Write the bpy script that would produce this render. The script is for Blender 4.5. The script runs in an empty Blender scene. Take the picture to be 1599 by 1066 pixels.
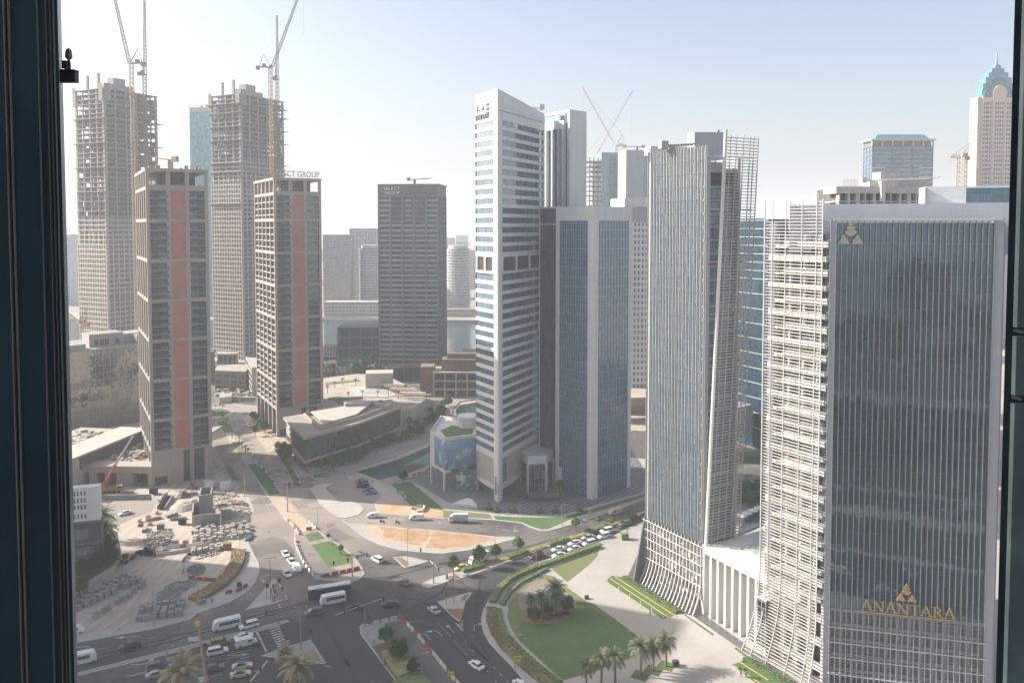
import bpy, bmesh, math, random
from mathutils import Vector, Matrix
R = math.radians
C = bpy.context.scene.collection
SC = bpy.context.scene
rnd = random.Random(7)
# ------------------------------------------------------------------ camera, sky, sun, exposure
H = 105.0; F = 1250.0; CX = 799.5; CY = 408.0; TH = math.atan(56.5/1250.0)
ct, st = math.cos(TH), math.sin(TH)
cam = bpy.data.cameras.new('camera'); co = bpy.data.objects.new('camera', cam); C.objects.link(co)
co.location = (0, 0, H); co.rotation_euler = (math.pi/2 - TH, 0, 0)
cam.sensor_width = 36; cam.lens = 36*F/1599; cam.shift_y = (CY-533)/1599; cam.clip_start = .2; cam.clip_end = 30000
SC.camera = co
SUN_AZ = math.atan2(.206, -.979); SUN_EL = R(30)
sv = Vector((math.cos(SUN_AZ)*math.cos(SUN_EL), math.sin(SUN_AZ)*math.cos(SUN_EL), math.sin(SUN_EL)))
W = bpy.data.worlds.new('World'); SC.world = W; W.use_nodes = True
nt = W.node_tree; nt.nodes.clear()
sky = nt.nodes.new('ShaderNodeTexSky'); sky.sky_type = 'NISHITA'; sky.sun_disc = False
sky.sun_elevation = SUN_EL; sky.sun_rotation = math.pi/2 - SUN_AZ
sky.air_density = .95; sky.dust_density = 3.9; sky.ozone_density = .8
bg = nt.nodes.new('ShaderNodeBackground'); bg.inputs[1].default_value = .097
ow = nt.nodes.new('ShaderNodeOutputWorld'); nt.links.new(sky.outputs[0], bg.inputs[0]); nt.links.new(bg.outputs[0], ow.inputs[0])
sl = bpy.data.lights.new('sun', 'SUN'); sl.energy = 5.0; sl.angle = R(.5); sl.color = (1, .93, .85)
so = bpy.data.objects.new('sun', sl); C.objects.link(so); so.location = (-300, 60, 400)
so.rotation_euler = sv.to_track_quat('Z', 'Y').to_euler()
SC.view_settings.view_transform = 'Standard'; SC.view_settings.look = 'None'; SC.view_settings.gamma = 1
SC.view_settings.use_curve_mapping = False
SC.view_settings.exposure = 1.24
SC.cycles.max_bounces = 6; SC.cycles.diffuse_bounces = 3; SC.cycles.glossy_bounces = 4
SC.cycles.transmission_bounces = 3; SC.cycles.volume_bounces = 0; SC.cycles.sample_clamp_indirect = 6
# ------------------------------------------------------------------ from the photograph's pixels to places on the ground
def ray(px, py): return Vector(((px-CX), F*ct + (CY-py)*st, -F*st + (CY-py)*ct))
def G(px, py, z=0.0):
    d = ray(px, py); k = (z-H)/d.z
    return Vector((d.x*k, d.y*k))
def proj(x, y, z):
    d = y*ct - (z-H)*st; u = y*st + (z-H)*ct
    return CX + F*x/d, CY - F*u/d
def hgt(p, py):
    a, b = -60.0, 500.0
    for _ in range(50):
        m = (a+b)/2
        if proj(p[0], p[1], m)[1] > py: a = m
        else: b = m
    return a
def vp(xv): return Vector(((xv-CX)/F, 1.0)).normalized()
def reach(p, d, px, z=60.0):
    k = (px-CX)/F      # x + t dx = k * ((y+t dy) ct - (z-H) st)
    return (k*(p[1]*ct - (z-H)*st) - p[0]) / (d[0] - k*d[1]*ct)
def Gs(pts, z=0): return [G(a, b, z) for a, b in pts]
def V3(p, z): return Vector((p[0], p[1], z))
ORD = 'first second third fourth fifth sixth seventh eighth ninth tenth eleventh twelfth thirteenth fourteenth fifteenth sixteenth seventeenth eighteenth nineteenth twentieth'.split()
def ordn(i): return ORD[i] if i < 20 else ('twenty-' if i < 29 else 'thirty-' if i < 39 else 'forty-')+ORD[(i-20) % 10] if (i-19) % 10 else ('thirtieth', 'fortieth', 'fiftieth')[(i-29)//10]
# ------------------------------------------------------------------ mesh builder
class MB:
    def __init__(s): s.v = []; s.f = []; s.m = []
    def quad(s, *p, m=0):
        n = len(s.v); s.v += [tuple(q) for q in p]; s.f.append(tuple(range(n, n+len(p)))); s.m.append(m)
    def hexa(s, b, t, m=0, mt=None):
        n = len(s.v); k = len(b); s.v += [tuple(q) for q in b] + [tuple(q) for q in t]
        for i in range(k):
            j = (i+1) % k; s.f.append((n+i, n+j, n+k+j, n+k+i)); s.m.append(m)
        s.f.append(tuple(range(n+k-1, n-1, -1))); s.m.append(m)
        s.f.append(tuple(range(n+k, n+2*k))); s.m.append(m if mt is None else mt)
    def prism(s, poly, z0, z1, m=0, mt=None):
        a = sum(poly[i][0]*poly[(i+1) % len(poly)][1]-poly[(i+1) % len(poly)][0]*poly[i][1] for i in range(len(poly)))
        if a < 0: poly = poly[::-1]
        s.hexa([(p[0], p[1], z0) for p in poly], [(p[0], p[1], z1) for p in poly], m, mt)
    def ring(s, poly, z0, z1, m=0):
        n = len(s.v); k = len(poly); s.v += [(p[0], p[1], z0) for p in poly] + [(p[0], p[1], z1) for p in poly]
        for i in range(k):
            j = (i+1) % k; s.f.append((n+i, n+j, n+k+j, n+k+i)); s.m.append(m)
    def box(s, c, d, rz=0, m=0):
        x, y, z = d[0]/2, d[1]/2, d[2]/2; cc, ss = math.cos(rz), math.sin(rz)
        q = [(c[0]+a*cc-b*ss, c[1]+a*ss+b*cc) for a, b in ((-x, -y), (x, -y), (x, y), (-x, y))]
        s.hexa([(a, b, c[2]-z) for a, b in q], [(a, b, c[2]+z) for a, b in q], m)
    def fb(s, fr, u0, u1, z0, z1, w0, w1, m=0):
        q = [fr.p(u0, w1), fr.p(u1, w1), fr.p(u1, w0), fr.p(u0, w0)]
        s.hexa([(a.x, a.y, z0) for a in q], [(a.x, a.y, z1) for a in q], m)
    def tube(s, p0, p1, r, n=6, r2=None, m=0):
        p0 = Vector(p0); p1 = Vector(p1); d = (p1-p0)
        if d.length < 1e-6: return
        r2 = r if r2 is None else r2
        a = d.orthogonal().normalized(); b = d.normalized().cross(a)
        c = [(math.cos(2*math.pi*i/n), math.sin(2*math.pi*i/n)) for i in range(n)]
        s.hexa([p0 + a*(r*x) + b*(r*y) for x, y in c], [p1 + a*(r2*x) + b*(r2*y) for x, y in c], m)
    def lathe(s, c, prof, n=12, m=0):
        n0 = len(s.v)
        for r, z in prof:
            for i in range(n):
                a = 2*math.pi*i/n; s.v.append((c[0]+r*math.cos(a), c[1]+r*math.sin(a), c[2]+z))
        for k in range(len(prof)-1):
            for i in range(n):
                j = (i+1) % n; s.f.append((n0+k*n+i, n0+k*n+j, n0+(k+1)*n+j, n0+(k+1)*n+i)); s.m.append(m)
        s.f.append(tuple(n0+i for i in range(n-1, -1, -1))); s.m.append(m)
        s.f.append(tuple(n0+(len(prof)-1)*n+i for i in range(n))); s.m.append(m)
    def add(s, o, off=0):
        n = len(s.v); s.v += o.v; s.f += [tuple(i+n for i in f) for f in o.f]; s.m += [i+off for i in o.m]
    def build(s, name, mats, parent=None, smooth=False, label=None):
        if not isinstance(mats, (list, tuple)): mats = [mats]
        me = bpy.data.meshes.new(name)
        L = parent.location if parent is not None else Vector((0, 0, 0))
        if parent is not None and parent.parent is not None: L = L + parent.parent.location
        me.from_pydata([(x-L[0], y-L[1], z-L[2]) for x, y, z in s.v], [], s.f)
        for m in mats: me.materials.append(m)
        if len(mats) > 1: me.polygons.foreach_set('material_index', [min(i, len(mats)-1) for i in s.m])
        if smooth: me.polygons.foreach_set('use_smooth', [True]*len(me.polygons))
        me.update()
        o = bpy.data.objects.new(name, me); C.objects.link(o)
        if parent is not None: o.parent = parent
        if label: o['label'] = label
        return o
class FR:
    """a facade: a -> b with the outside on the right"""
    def __init__(s, a, b):
        s.a = Vector((a[0], a[1])); s.d = (Vector((b[0], b[1]))-s.a); s.L = s.d.length; s.d.normalize(); s.o = Vector((s.d.y, -s.d.x))
    def p(s, u, w=0): return s.a + s.d*u + s.o*w
    def P(s, u, z, w=0): q = s.p(u, w); return Vector((q.x, q.y, z))
    def rz(s): return math.atan2(s.d.y, s.d.x)
def thing(name, label, cat, loc, rz=0, group=None):
    o = bpy.data.objects.new(name, None); C.objects.link(o); o.empty_display_size = .5
    o.location = (loc[0], loc[1], loc[2] if len(loc) > 2 else 0); o.rotation_euler = (0, 0, rz)
    o['label'] = label; o['category'] = cat
    if group: o['group'] = group
    return o
def tag(o, label, cat, group=None, kind=None):
    o['label'] = label; o['category'] = cat
    if group: o['group'] = group
    if kind: o['kind'] = kind
    return o
def single(mb, name, mats, label, cat, loc=None, group=None, kind=None, smooth=False):
    o = mb.build(name, mats, smooth=smooth)
    if loc is not None:
        L = Vector((loc[0], loc[1], loc[2] if len(loc) > 2 else 0))
        for v in o.data.vertices: v.co -= L
        o.location = L
    return tag(o, label, cat, group, kind)
def struct(mb, name, mats):
    o = mb.build(name, mats); o['kind'] = 'structure'; return o
def dup(root, loc, rz, label, group=None, mats=None, sc=1.0):
    r = root.copy(); C.objects.link(r); r.location = (loc[0], loc[1], loc[2] if len(loc) > 2 else 0); r.rotation_euler = (0, 0, rz)
    r.scale = (sc, sc, sc); r['label'] = label
    if group: r['group'] = group
    elif 'group' in r: del r['group']
    def sw(o):
        if mats and o.type == 'MESH':
            for i, ms in enumerate(o.material_slots):
                if ms.material and ms.material.name in mats:
                    nm = mats[ms.material.name]; ms.link = 'OBJECT'; ms.material = nm
    for ch in root.children:
        c = ch.copy(); C.objects.link(c); c.parent = r; sw(c)
        for g in ch.children:
            d = g.copy(); C.objects.link(d); d.parent = c; sw(d)
    sw(r)
    return r
def many(t, name, mbs, mats, n=100):
    for m in mbs[:n]: m.build(name, mats, t)
    if len(mbs) > n:
        r = MB()
        for m in mbs[n:]: r.add(m)
        r.build(name, mats, t)['kind'] = 'stuff'
# ------------------------------------------------------------------ materials
MT = {}
def nn(t, k, **kw):
    n = t.nodes.new(k)
    for a, b in kw.items(): setattr(n, a, b)
    return n
def mth(t, op, a, b=None, c=None):
    n = t.nodes.new('ShaderNodeMath'); n.operation = op
    for i, v in enumerate((a, b, c)):
        if v is None: continue
        if isinstance(v, (int, float)): n.inputs[i].default_value = v
        else: t.links.new(v, n.inputs[i])
    return n.outputs[0]
def mixc(t, fac, a, b, mode='MIX'):
    n = t.nodes.new('ShaderNodeMix'); n.data_type = 'RGBA'; n.blend_type = mode
    for i, v in ((0, fac), (6, a), (7, b)):
        if isinstance(v, (int, float)): n.inputs[i].default_value = v
        elif isinstance(v, tuple): n.inputs[i].default_value = (*v[:3], 1)
        else: t.links.new(v, n.inputs[i])
    return n.outputs[2]
def noise(t, vec, scale, det=4, rough=.6):
    n = nn(t, 'ShaderNodeTexNoise'); n.inputs['Scale'].default_value = scale; n.inputs['Detail'].default_value = det; n.inputs['Roughness'].default_value = rough
    if vec is not None: t.links.new(vec, n.inputs['Vector'])
    return n.outputs[0]
def ramp(t, fac, a, b):
    n = nn(t, 'ShaderNodeMapRange'); n.inputs[1].default_value = a; n.inputs[2].default_value = b; t.links.new(fac, n.inputs[0]); return n.outputs[0]
def start(name):
    m = bpy.data.materials.new(name); m.use_nodes = True; t = m.node_tree; p = t.nodes['Principled BSDF']
    g = nn(t, 'ShaderNodeNewGeometry'); return m, t, p, g
def M(name, col, rough=.8, var=.12, sc=.25, metal=0, col2=None, fine=None, bump=0, spec=.5, emit=None, leaf=False, streak=False):
    if name in MT: return MT[name]
    m, t, p, g = start(name)
    vec = g.outputs['Position']
    c2 = col2 or tuple(max(0, x*(1-var*2.2)) for x in col)
    if streak:
        mp = nn(t, 'ShaderNodeMapping'); mp.inputs['Scale'].default_value = (1, 1, .08); t.links.new(vec, mp.inputs[0]); vec2 = mp.outputs[0]
    else: vec2 = vec
    f = ramp(t, noise(t, vec2, sc), .35, .68)
    c = mixc(t, f, col, c2)
    if fine: c = mixc(t, mth(t, 'MULTIPLY', ramp(t, noise(t, vec, fine, 3), .4, .65), .35), c, tuple(x*.55 for x in col))
    if leaf: c = mixc(t, mth(t, 'MULTIPLY', g.outputs['Random Per Island'], .75), c, tuple(min(1, x*2.1+.01) for x in col))
    t.links.new(c, p.inputs['Base Color'])
    p.inputs['Roughness'].default_value = rough; p.inputs['Metallic'].default_value = metal; p.inputs['Specular IOR Level'].default_value = spec
    if bump:
        b = nn(t, 'ShaderNodeBump'); b.inputs['Strength'].default_value = bump; b.inputs['Distance'].default_value = .05
        t.links.new(noise(t, vec, fine or 8, 3), b.inputs['Height']); t.links.new(b.outputs[0], p.inputs['Normal'])
    if emit: p.inputs['Emission Color'].default_value = (*emit, 1); p.inputs['Emission Strength'].default_value = 1
    MT[name] = m; return m
def flat(name, col, rough=.5, metal=0, spec=.5):
    if name in MT: return MT[name]
    m, t, p, g = start(name)
    c = mixc(t, noise(t, g.outputs['Position'], 1.7, 2), col, tuple(x*.86 for x in col)); t.links.new(c, p.inputs['Base Color'])
    p.inputs['Roughness'].default_value = rough; p.inputs['Metallic'].default_value = metal; p.inputs['Specular IOR Level'].default_value = spec
    MT[name] = m; return m
def lines(t, pos, d1, du, dz, w, off=(.37, .21)):
    """0..1 mask of panel joints: vertical joints every du along d1 and across it, horizontal every dz; plus cell ids"""
    sx = nn(t, 'ShaderNodeSeparateXYZ'); t.links.new(pos, sx.inputs[0])
    X, Y, Z = sx.outputs
    u = mth(t, 'ADD', mth(t, 'ADD', mth(t, 'MULTIPLY', X, d1[0]/du), mth(t, 'MULTIPLY', Y, d1[1]/du)), off[0])
    v = mth(t, 'ADD', mth(t, 'ADD', mth(t, 'MULTIPLY', X, -d1[1]/du), mth(t, 'MULTIPLY', Y, d1[0]/du)), off[1])
    z = mth(t, 'DIVIDE', Z, dz)
    def ln(a, ww): return mth(t, 'LESS_THAN', mth(t, 'FRACT', a), ww)
    g = nn(t, 'ShaderNodeNewGeometry'); s2 = nn(t, 'ShaderNodeSeparateXYZ'); t.links.new(g.outputs['True Normal'], s2.inputs[0])
    a1 = mth(t, 'ABSOLUTE', mth(t, 'ADD', mth(t, 'MULTIPLY', s2.outputs[0], d1[0]), mth(t, 'MULTIPLY', s2.outputs[1], d1[1])))
    fu = mth(t, 'LESS_THAN', a1, .7)      # face runs along d1
    uu = mth(t, 'ADD', mth(t, 'MULTIPLY', u, fu), mth(t, 'MULTIPLY', v, mth(t, 'SUBTRACT', 1.0, fu)))
    m = mth(t, 'MAXIMUM', ln(uu, w/du), ln(z, w/dz))
    cb = nn(t, 'ShaderNodeCombineXYZ'); t.links.new(mth(t, 'FLOOR', uu), cb.inputs[0]); t.links.new(mth(t, 'FLOOR', z), cb.inputs[1]); t.links.new(fu, cb.inputs[2])
    wn = nn(t, 'ShaderNodeTexWhiteNoise'); t.links.new(cb.outputs[0], wn.inputs[0])
    return m, wn
def panel(name, col, d1=(1, 0), du=1.5, dz=3.6, w=.07, dark=.62, rough=.55, var=.06, streak=True):
    if name in MT: return MT[name]
    m, t, p, g = start(name); pos = g.outputs['Position']
    ln, wn = lines(t, pos, d1, du, dz, w)
    mp = nn(t, 'ShaderNodeMapping'); mp.inputs['Scale'].default_value = (1, 1, .1 if streak else 1); t.links.new(pos, mp.inputs[0])
    c = mixc(t, ramp(t, noise(t, mp.outputs[0], .35), .3, .7), col, tuple(x*(1-var*2) for x in col))
    c = mixc(t, mth(t, 'MULTIPLY', wn.outputs[0], var*1.5), c, tuple(x*.7 for x in col))
    c = mixc(t, mth(t, 'MULTIPLY', ln, 1-dark), c, (0.02, 0.02, 0.02))
    t.links.new(c, p.inputs['Base Color']); p.inputs['Roughness'].default_value = rough
    MT[name] = m; return m
def glass(name, col=(.02, .035, .05), d1=(1, 0), du=1.5, dz=3.6, w=.06, jit=.012, refl=2.0, wave=.0, line=(.12, .13, .14), blind=.25, bcol=(.3, .33, .33), rough=.06, tint=(.8, .93, 1)):
    if name in MT: return MT[name]
    m, t, p, g = start(name); pos = g.outputs['Position']
    ln, wn = lines(t, pos, d1, du, dz, w)
    c = mixc(t, wn.outputs[0], col, tuple(x*2.2 for x in col))
    bl = mth(t, 'LESS_THAN', wn.outputs[0], blind)
    c = mixc(t, mth(t, 'MULTIPLY', bl, .35), c, bcol)
    c = mixc(t, ln, c, line)
    t.links.new(c, p.inputs['Base Color'])
    t.links.new(mth(t, 'ADD', mth(t, 'MULTIPLY', ln, .4), rough), p.inputs['Roughness'])
    p.inputs['IOR'].default_value = refl; p.inputs['Specular Tint'].default_value = (*tint, 1)
    a = nn(t, 'ShaderNodeVectorMath', operation='SUBTRACT'); t.links.new(wn.outputs[1], a.inputs[0]); a.inputs[1].default_value = (.5, .5, .5)
    s = nn(t, 'ShaderNodeVectorMath', operation='SCALE'); t.links.new(a.outputs[0], s.inputs[0]); s.inputs[3].default_value = jit
    b = nn(t, 'ShaderNodeVectorMath', operation='ADD'); t.links.new(s.outputs[0], b.inputs[0]); t.links.new(g.outputs['Normal'], b.inputs[1])
    if wave:
        nz = nn(t, 'ShaderNodeTexNoise'); nz.inputs['Scale'].default_value = .55; nz.inputs['Detail'].default_value = 2; t.links.new(pos, nz.inputs[0])
        a2 = nn(t, 'ShaderNodeVectorMath', operation='SUBTRACT'); t.links.new(nz.outputs[1], a2.inputs[0]); a2.inputs[1].default_value = (.5, .5, .5)
        s2 = nn(t, 'ShaderNodeVectorMath', operation='SCALE'); t.links.new(a2.outputs[0], s2.inputs[0]); s2.inputs[3].default_value = wave
        b2 = nn(t, 'ShaderNodeVectorMath', operation='ADD'); t.links.new(s2.outputs[0], b2.inputs[0]); t.links.new(b.outputs[0], b2.inputs[1]); b = b2
    nz = nn(t, 'ShaderNodeVectorMath', operation='NORMALIZE'); t.links.new(b.outputs[0], nz.inputs[0]); t.links.new(nz.outputs[0], p.inputs['Normal'])
    MT[name] = m; return m
def pave(name, col, d1, du, dv, w=.05, dark=.8, var=.1, check=0, rough=.8):
    """ground paving with joints, for horizontal surfaces"""
    if name in MT: return MT[name]
    m, t, p, g = start(name); pos = g.outputs['Position']
    sx = nn(t, 'ShaderNodeSeparateXYZ'); t.links.new(pos, sx.inputs[0]); X, Y, Z = sx.outputs
    u = mth(t, 'ADD', mth(t, 'MULTIPLY', X, d1[0]/du), mth(t, 'MULTIPLY', Y, d1[1]/du))
    v = mth(t, 'ADD', mth(t, 'MULTIPLY', X, -d1[1]/dv), mth(t, 'MULTIPLY', Y, d1[0]/dv))
    ln = mth(t, 'MAXIMUM', mth(t, 'LESS_THAN', mth(t, 'FRACT', u), w/du), mth(t, 'LESS_THAN', mth(t, 'FRACT', v), w/dv))
    c = mixc(t, ramp(t, noise(t, pos, .07, 6), .35, .65), col, tuple(x*(1-var*1.6) for x in col))
    c = mixc(t, mth(t, 'MULTIPLY', ramp(t, noise(t, pos, .6, 4), .45, .7), .5), c, tuple(x*(1-var*2) for x in col))
    if check:
        cb = nn(t, 'ShaderNodeCombineXYZ'); t.links.new(mth(t, 'FLOOR', u), cb.inputs[0]); t.links.new(mth(t, 'FLOOR', v), cb.inputs[1])
        wn = nn(t, 'ShaderNodeTexWhiteNoise'); t.links.new(cb.outputs[0], wn.inputs[0])
        st2 = mth(t, 'LESS_THAN', mth(t, 'FRACT', mth(t, 'ADD', mth(t, 'MULTIPLY', u, .5), mth(t, 'MULTIPLY', wn.outputs[0], .2))), .5)
        c = mixc(t, mth(t, 'MULTIPLY', st2, check), c, tuple(x*.45 for x in col))
    c = mixc(t, mth(t, 'MULTIPLY', ln, 1-dark), c, (.05, .05, .05))
    t.links.new(c, p.inputs['Base Color']); p.inputs['Roughness'].default_value = rough
    MT[name] = m; return m
def asphalt(name, col, dust):
    m, t, p, g = start(name); pos = g.outputs['Position']
    c = mixc(t, ramp(t, noise(t, pos, .035, 5), .3, .7), col, tuple(x*1.35 for x in col))
    c = mixc(t, mth(t, 'MULTIPLY', ramp(t, noise(t, pos, .5, 6, .7), .5, .75), .5), c, tuple(x*.6 for x in col))
    # pale desert dust lies thicker towards the building site in the north west
    sx = nn(t, 'ShaderNodeSeparateXYZ'); t.links.new(pos, sx.inputs[0])
    k = mth(t, 'SUBTRACT', mth(t, 'MULTIPLY', sx.outputs[1], .0065), mth(t, 'MULTIPLY', sx.outputs[0], .0045))
    k = mth(t, 'ADD', k, mth(t, 'MULTIPLY', noise(t, pos, .03, 4), .9))
    c = mixc(t, mth(t, 'MULTIPLY', ramp(t, k, 2.0, 2.6), .8), c, dust)
    vo = nn(t, 'ShaderNodeTexVoronoi'); vo.inputs['Scale'].default_value = .11; vo.inputs['Randomness'].default_value = 1; t.links.new(pos, vo.inputs['Vector'])
    s3 = nn(t, 'ShaderNodeSeparateXYZ'); t.links.new(vo.outputs['Color'], s3.inputs[0])
    c = mixc(t, mth(t, 'MULTIPLY', mth(t, 'GREATER_THAN', s3.outputs[0], .78), .35), c, tuple(x*.6 for x in col))      # patched areas
    c = mixc(t, mth(t, 'MULTIPLY', mth(t, 'LESS_THAN', s3.outputs[1], .16), .25), c, tuple(x*1.7 for x in col))
    c = mixc(t, mth(t, 'MULTIPLY', ramp(t, noise(t, pos, 1.4, 2), .66, .72), .6), c, tuple(x*.35 for x in col))         # oil spots
    c = mixc(t, mth(t, 'MULTIPLY', ramp(t, noise(t, pos, 5, 3), .4, .7), .3), c, tuple(x*.8 for x in col))
    t.links.new(c, p.inputs['Base Color']); p.inputs['Roughness'].default_value = .82; MT[name] = m; return m
# ================================================================== THE GROUND
SD = (-.495, .869)       # the street grid runs this way
sand = M('sand', (.44, .375, .305), .95, .1, .05, fine=1.2, col2=(.36, .30, .245), bump=.4)
t = sand.node_tree; p_ = t.nodes['Principled BSDF']; g_ = nn(t, 'ShaderNodeNewGeometry'); src = p_.inputs['Base Color'].links[0].from_socket
wv = nn(t, 'ShaderNodeTexWave'); wv.inputs['Scale'].default_value = .09; wv.inputs['Distortion'].default_value = 9; wv.inputs['Detail'].default_value = 3; wv.inputs['Detail Scale'].default_value = .35; t.links.new(g_.outputs['Position'], wv.inputs['Vector'])
c_ = mixc(t, mth(t, 'MULTIPLY', ramp(t, wv.outputs['Fac'], .86, .97), .45), src, (.54, .47, .39)); c_ = mixc(t, mth(t, 'MULTIPLY', ramp(t, noise(t, g_.outputs['Position'], .3, 7, .75), .54, .7), .45), c_, (.24, .19, .15)); t.links.new(c_, p_.inputs['Base Color'])
asph = asphalt('asphalt', (.032, .034, .037), (.38, .32, .26))
asph2 = asphalt('asphalt_worn', (.085, .08, .076), (.33, .28, .23))
pv_l = pave('paving_light', (.40, .375, .34), SD, 1.2, .6, .05, .85)
pv_p = pave('paving_pink', (.34, .25, .215), SD, .8, .4, .05, .85)
pv_g = pave('paving_grey', (.25, .25, .25), SD, .8, .4, .05, .8)
pv_d = pave('paving_striped', (.20, .205, .21), (.80, -.6), 1.1, 5.5, .06, .6, check=.75)
conc = M('kerb_concrete', (.40, .37, .33), .85, .1, .5)
grass = M('grass', (.058, .125, .03), .9, .2, .12, col2=(.09, .15, .04), fine=2.5, bump=.6)
t = grass.node_tree; p_ = t.nodes['Principled BSDF']; g_ = nn(t, 'ShaderNodeNewGeometry'); src = p_.inputs['Base Color'].links[0].from_socket; sx_ = nn(t, 'ShaderNodeSeparateXYZ'); t.links.new(g_.outputs['Position'], sx_.inputs[0])
mw = mth(t, 'FRACT', mth(t, 'ADD', mth(t, 'MULTIPLY', sx_.outputs[0], .31), mth(t, 'MULTIPLY', sx_.outputs[1], .42)))
c_ = mixc(t, mth(t, 'MULTIPLY', mth(t, 'GREATER_THAN', mw, .5), .22), src, (.085, .145, .045)); c_ = mixc(t, mth(t, 'MULTIPLY', ramp(t, noise(t, g_.outputs['Position'], .13, 5), .6, .72), .55), c_, (.20, .16, .07)); t.links.new(c_, p_.inputs['Base Color'])
grass2 = M('grass_pale', (.13, .16, .045), .9, .2, .3, col2=(.17, .17, .07), fine=2.5, bump=.6)
gravel = M('gravel', (.27, .23, .19), .95, .2, 1.5, fine=6, bump=.6)
mulch = M('mulch', (.28, .17, .10), .95, .2, 1.2, fine=5, bump=.6)
ochre = M('ochre_soil', (.34, .20, .105), .95, .15, .22, col2=(.43, .30, .19), fine=1.5, bump=.6)
soilp = M('pale_soil', (.44, .36, .27), .95, .12, .2, col2=(.42, .32, .22), fine=2.5, bump=.4)
white = M('road_paint', (.50, .49, .47), .7, .25, .6, fine=2, col2=(.16, .155, .15))
yellow = M('yellow_paint', (.60, .38, .06), .7, .2, 1.5)
hedge_m = M('hedge_leaves', (.085, .12, .03), .85, .2, .6, leaf=True)
far_m = M('far_ground', (.34, .30, .26), .95, .2, .004, col2=(.19, .20, .17), fine=.02)
b = MB(); b.quad((-9000, -9000, 0), (9000, -9000, 0), (9000, 9000, 0), (-9000, 9000, 0)); struct(b, 'ground', sand)
b = MB(); b.quad((-7000, 960, .05), (7000, 930, .05), (7000, 8800, .05), (-7000, 8800, .05)); struct(b, 'far_ground', far_m)
def jag(q, a=.7, st=1.6):
    o = []; r = random.Random(len(q))
    for i in range(len(q)):
        p0, p1 = q[i], q[(i+1) % len(q)]; n = max(1, int((p1-p0).length/st)); d = (p1-p0).normalized(); e = Vector((-d.y, d.x))
        for k in range(n): o.append(p0.lerp(p1, k/n)+e*r.uniform(-a, a)*.5)
    return o
def sheet(name, pts, z, mat, px=True):
    b = MB(); q = Gs(pts) if px else pts; q = jag(q, 1.2 if 'ochre' in name else .5) if name in ('ochre_soil', 'bare_soil', 'gravel_bed') else q; b.prism(q, z-.3 if z > .1 else z-.01, z); return struct(b, name, mat)
def raised(name, pts, z, mat, kerb=True, px=True, kw=.3):
    """an island or pavement: a paved slab with a concrete kerb round it"""
    q = [Vector(p) for p in (Gs(pts) if px else pts)]
    a = sum(q[i].x*q[(i+1) % len(q)].y-q[(i+1) % len(q)].x*q[i].y for i in range(len(q)))
    if a < 0: q = q[::-1]
    b = MB(); b.prism(q, -.05, z); struct(b, name, mat)
    if kerb:
        k = MB(); n = len(q)
        for i in range(n):
            p0, p1 = q[i], q[(i+1) % n]; d = (p1-p0)
            if d.length < .2: continue
            d.normalize(); o = Vector((d.y, -d.x))
            k.prism([p0+o*.02, p1+o*.02, p1-o*kw, p0-o*kw], -.03, z+.012+.0006*i)
        struct(k, 'kerb', conc)
ASPH = [(60,1020),(114,1005),(182,992),(240,982),(297,967),(308,958),(358,941),(379,929),(392,918),(400,907),(406,891),(404,878),(396,864),(388,847),(388,835),(380,820),(382,814),(393,809),(396,796),(391,781),(385,772),(366,749),(353,730),(342,712),(334,696),(322,675),(300,668),(250,664),(230,640),(300,628),(361,631),(393,634),(430,636),(430,641),(401,641),(382,649),(379,655),(394,667),(396,676),(418,706),(430,703),(440,713),(441,726),(466,758),(463,746),(473,739),(503,730),(525,731),(540,739),(546,750),(575,755),(596,773),(584,787),(590,802),(628,805),(691,810),(730,810),(769,812),(815,817),(826,823),(845,829),(856,829),(890,820),(925,809),(1003,782),(1040,768),(1090,752),(1095,764),(1003,815),(979,825),(955,838),(920,853),(860,871),(831,882),(808,893),(792,905),(776,920),(766,930),(755,950),(751,967),(754,985),(764,1004),(782,1023),(805,1047),(820,1066),(850,1100),(900,1180),(-100,1300)]
b = MB(); b.prism(Gs(ASPH), .01, .02); struct(b, 'road', asph)
sheet('road', [(110,776),(150,780),(236,777),(246,784),(236,798),(200,812),(172,826),(165,850),(140,850),(110,850)], .03, asph2)
# pavements and islands
raised('pavement', [(60,1020),(114,1005),(182,992),(240,982),(297,967),(308,958),(358,941),(379,929),(392,918),(400,907),(406,891),(404,878),(396,864),(388,847),(376,847),(384,868),(380,885),(368,905),(340,930),(300,945),(280,955),(230,970),(114,992),(60,1006)], .14, pv_l)
raised('median', [(60,1066),(114,1052),(240,1021),(379,986),(430,972),(448,968),(453,970),(436,976),(385,991),(240,1027),(114,1057),(60,1072)], .15, pv_g)
raised('traffic_island', [(406,928),(424,906),(429,903),(436,910),(450,935),(424,943.5),(383,953)], .14, pv_l)
sheet('gravel_bed', [(423,929),(432,907),(437,915),(448,934),(424,941)], .16, gravel)
raised('traffic_island', [(408,1024),(432,1015),(485,999),(509,1035),(504,1037),(480,1032),(426,1026)], .14, pv_g)
sheet('gravel_bed', [(472,1016),(492,1017),(506,1033),(503,1035),(480,1030),(470,1026)], .16, gravel)
I4 = [(418,775),(442,773),(462,792),(480,812),(494,827),(517,842),(540,857),(556,872),(566,887),(569,896),(562,904),(550,908),(527,907),(492,905),(480,885),(468,865),(459,845),(460,823),(444,811),(432,793)]
raised('traffic_island', I4, .14, pv_p)
sheet('bare_soil', [(421,777),(441,775),(478,813),(490,827),(468,832),(462,823),(446,811),(434,793)], .16, soilp)
sheet('road_lane', [(461,842),(466,826),(484,850),(514,886),(538,892),(527,902),(494,903),(482,885),(470,865)], .17, asph2)
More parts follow.
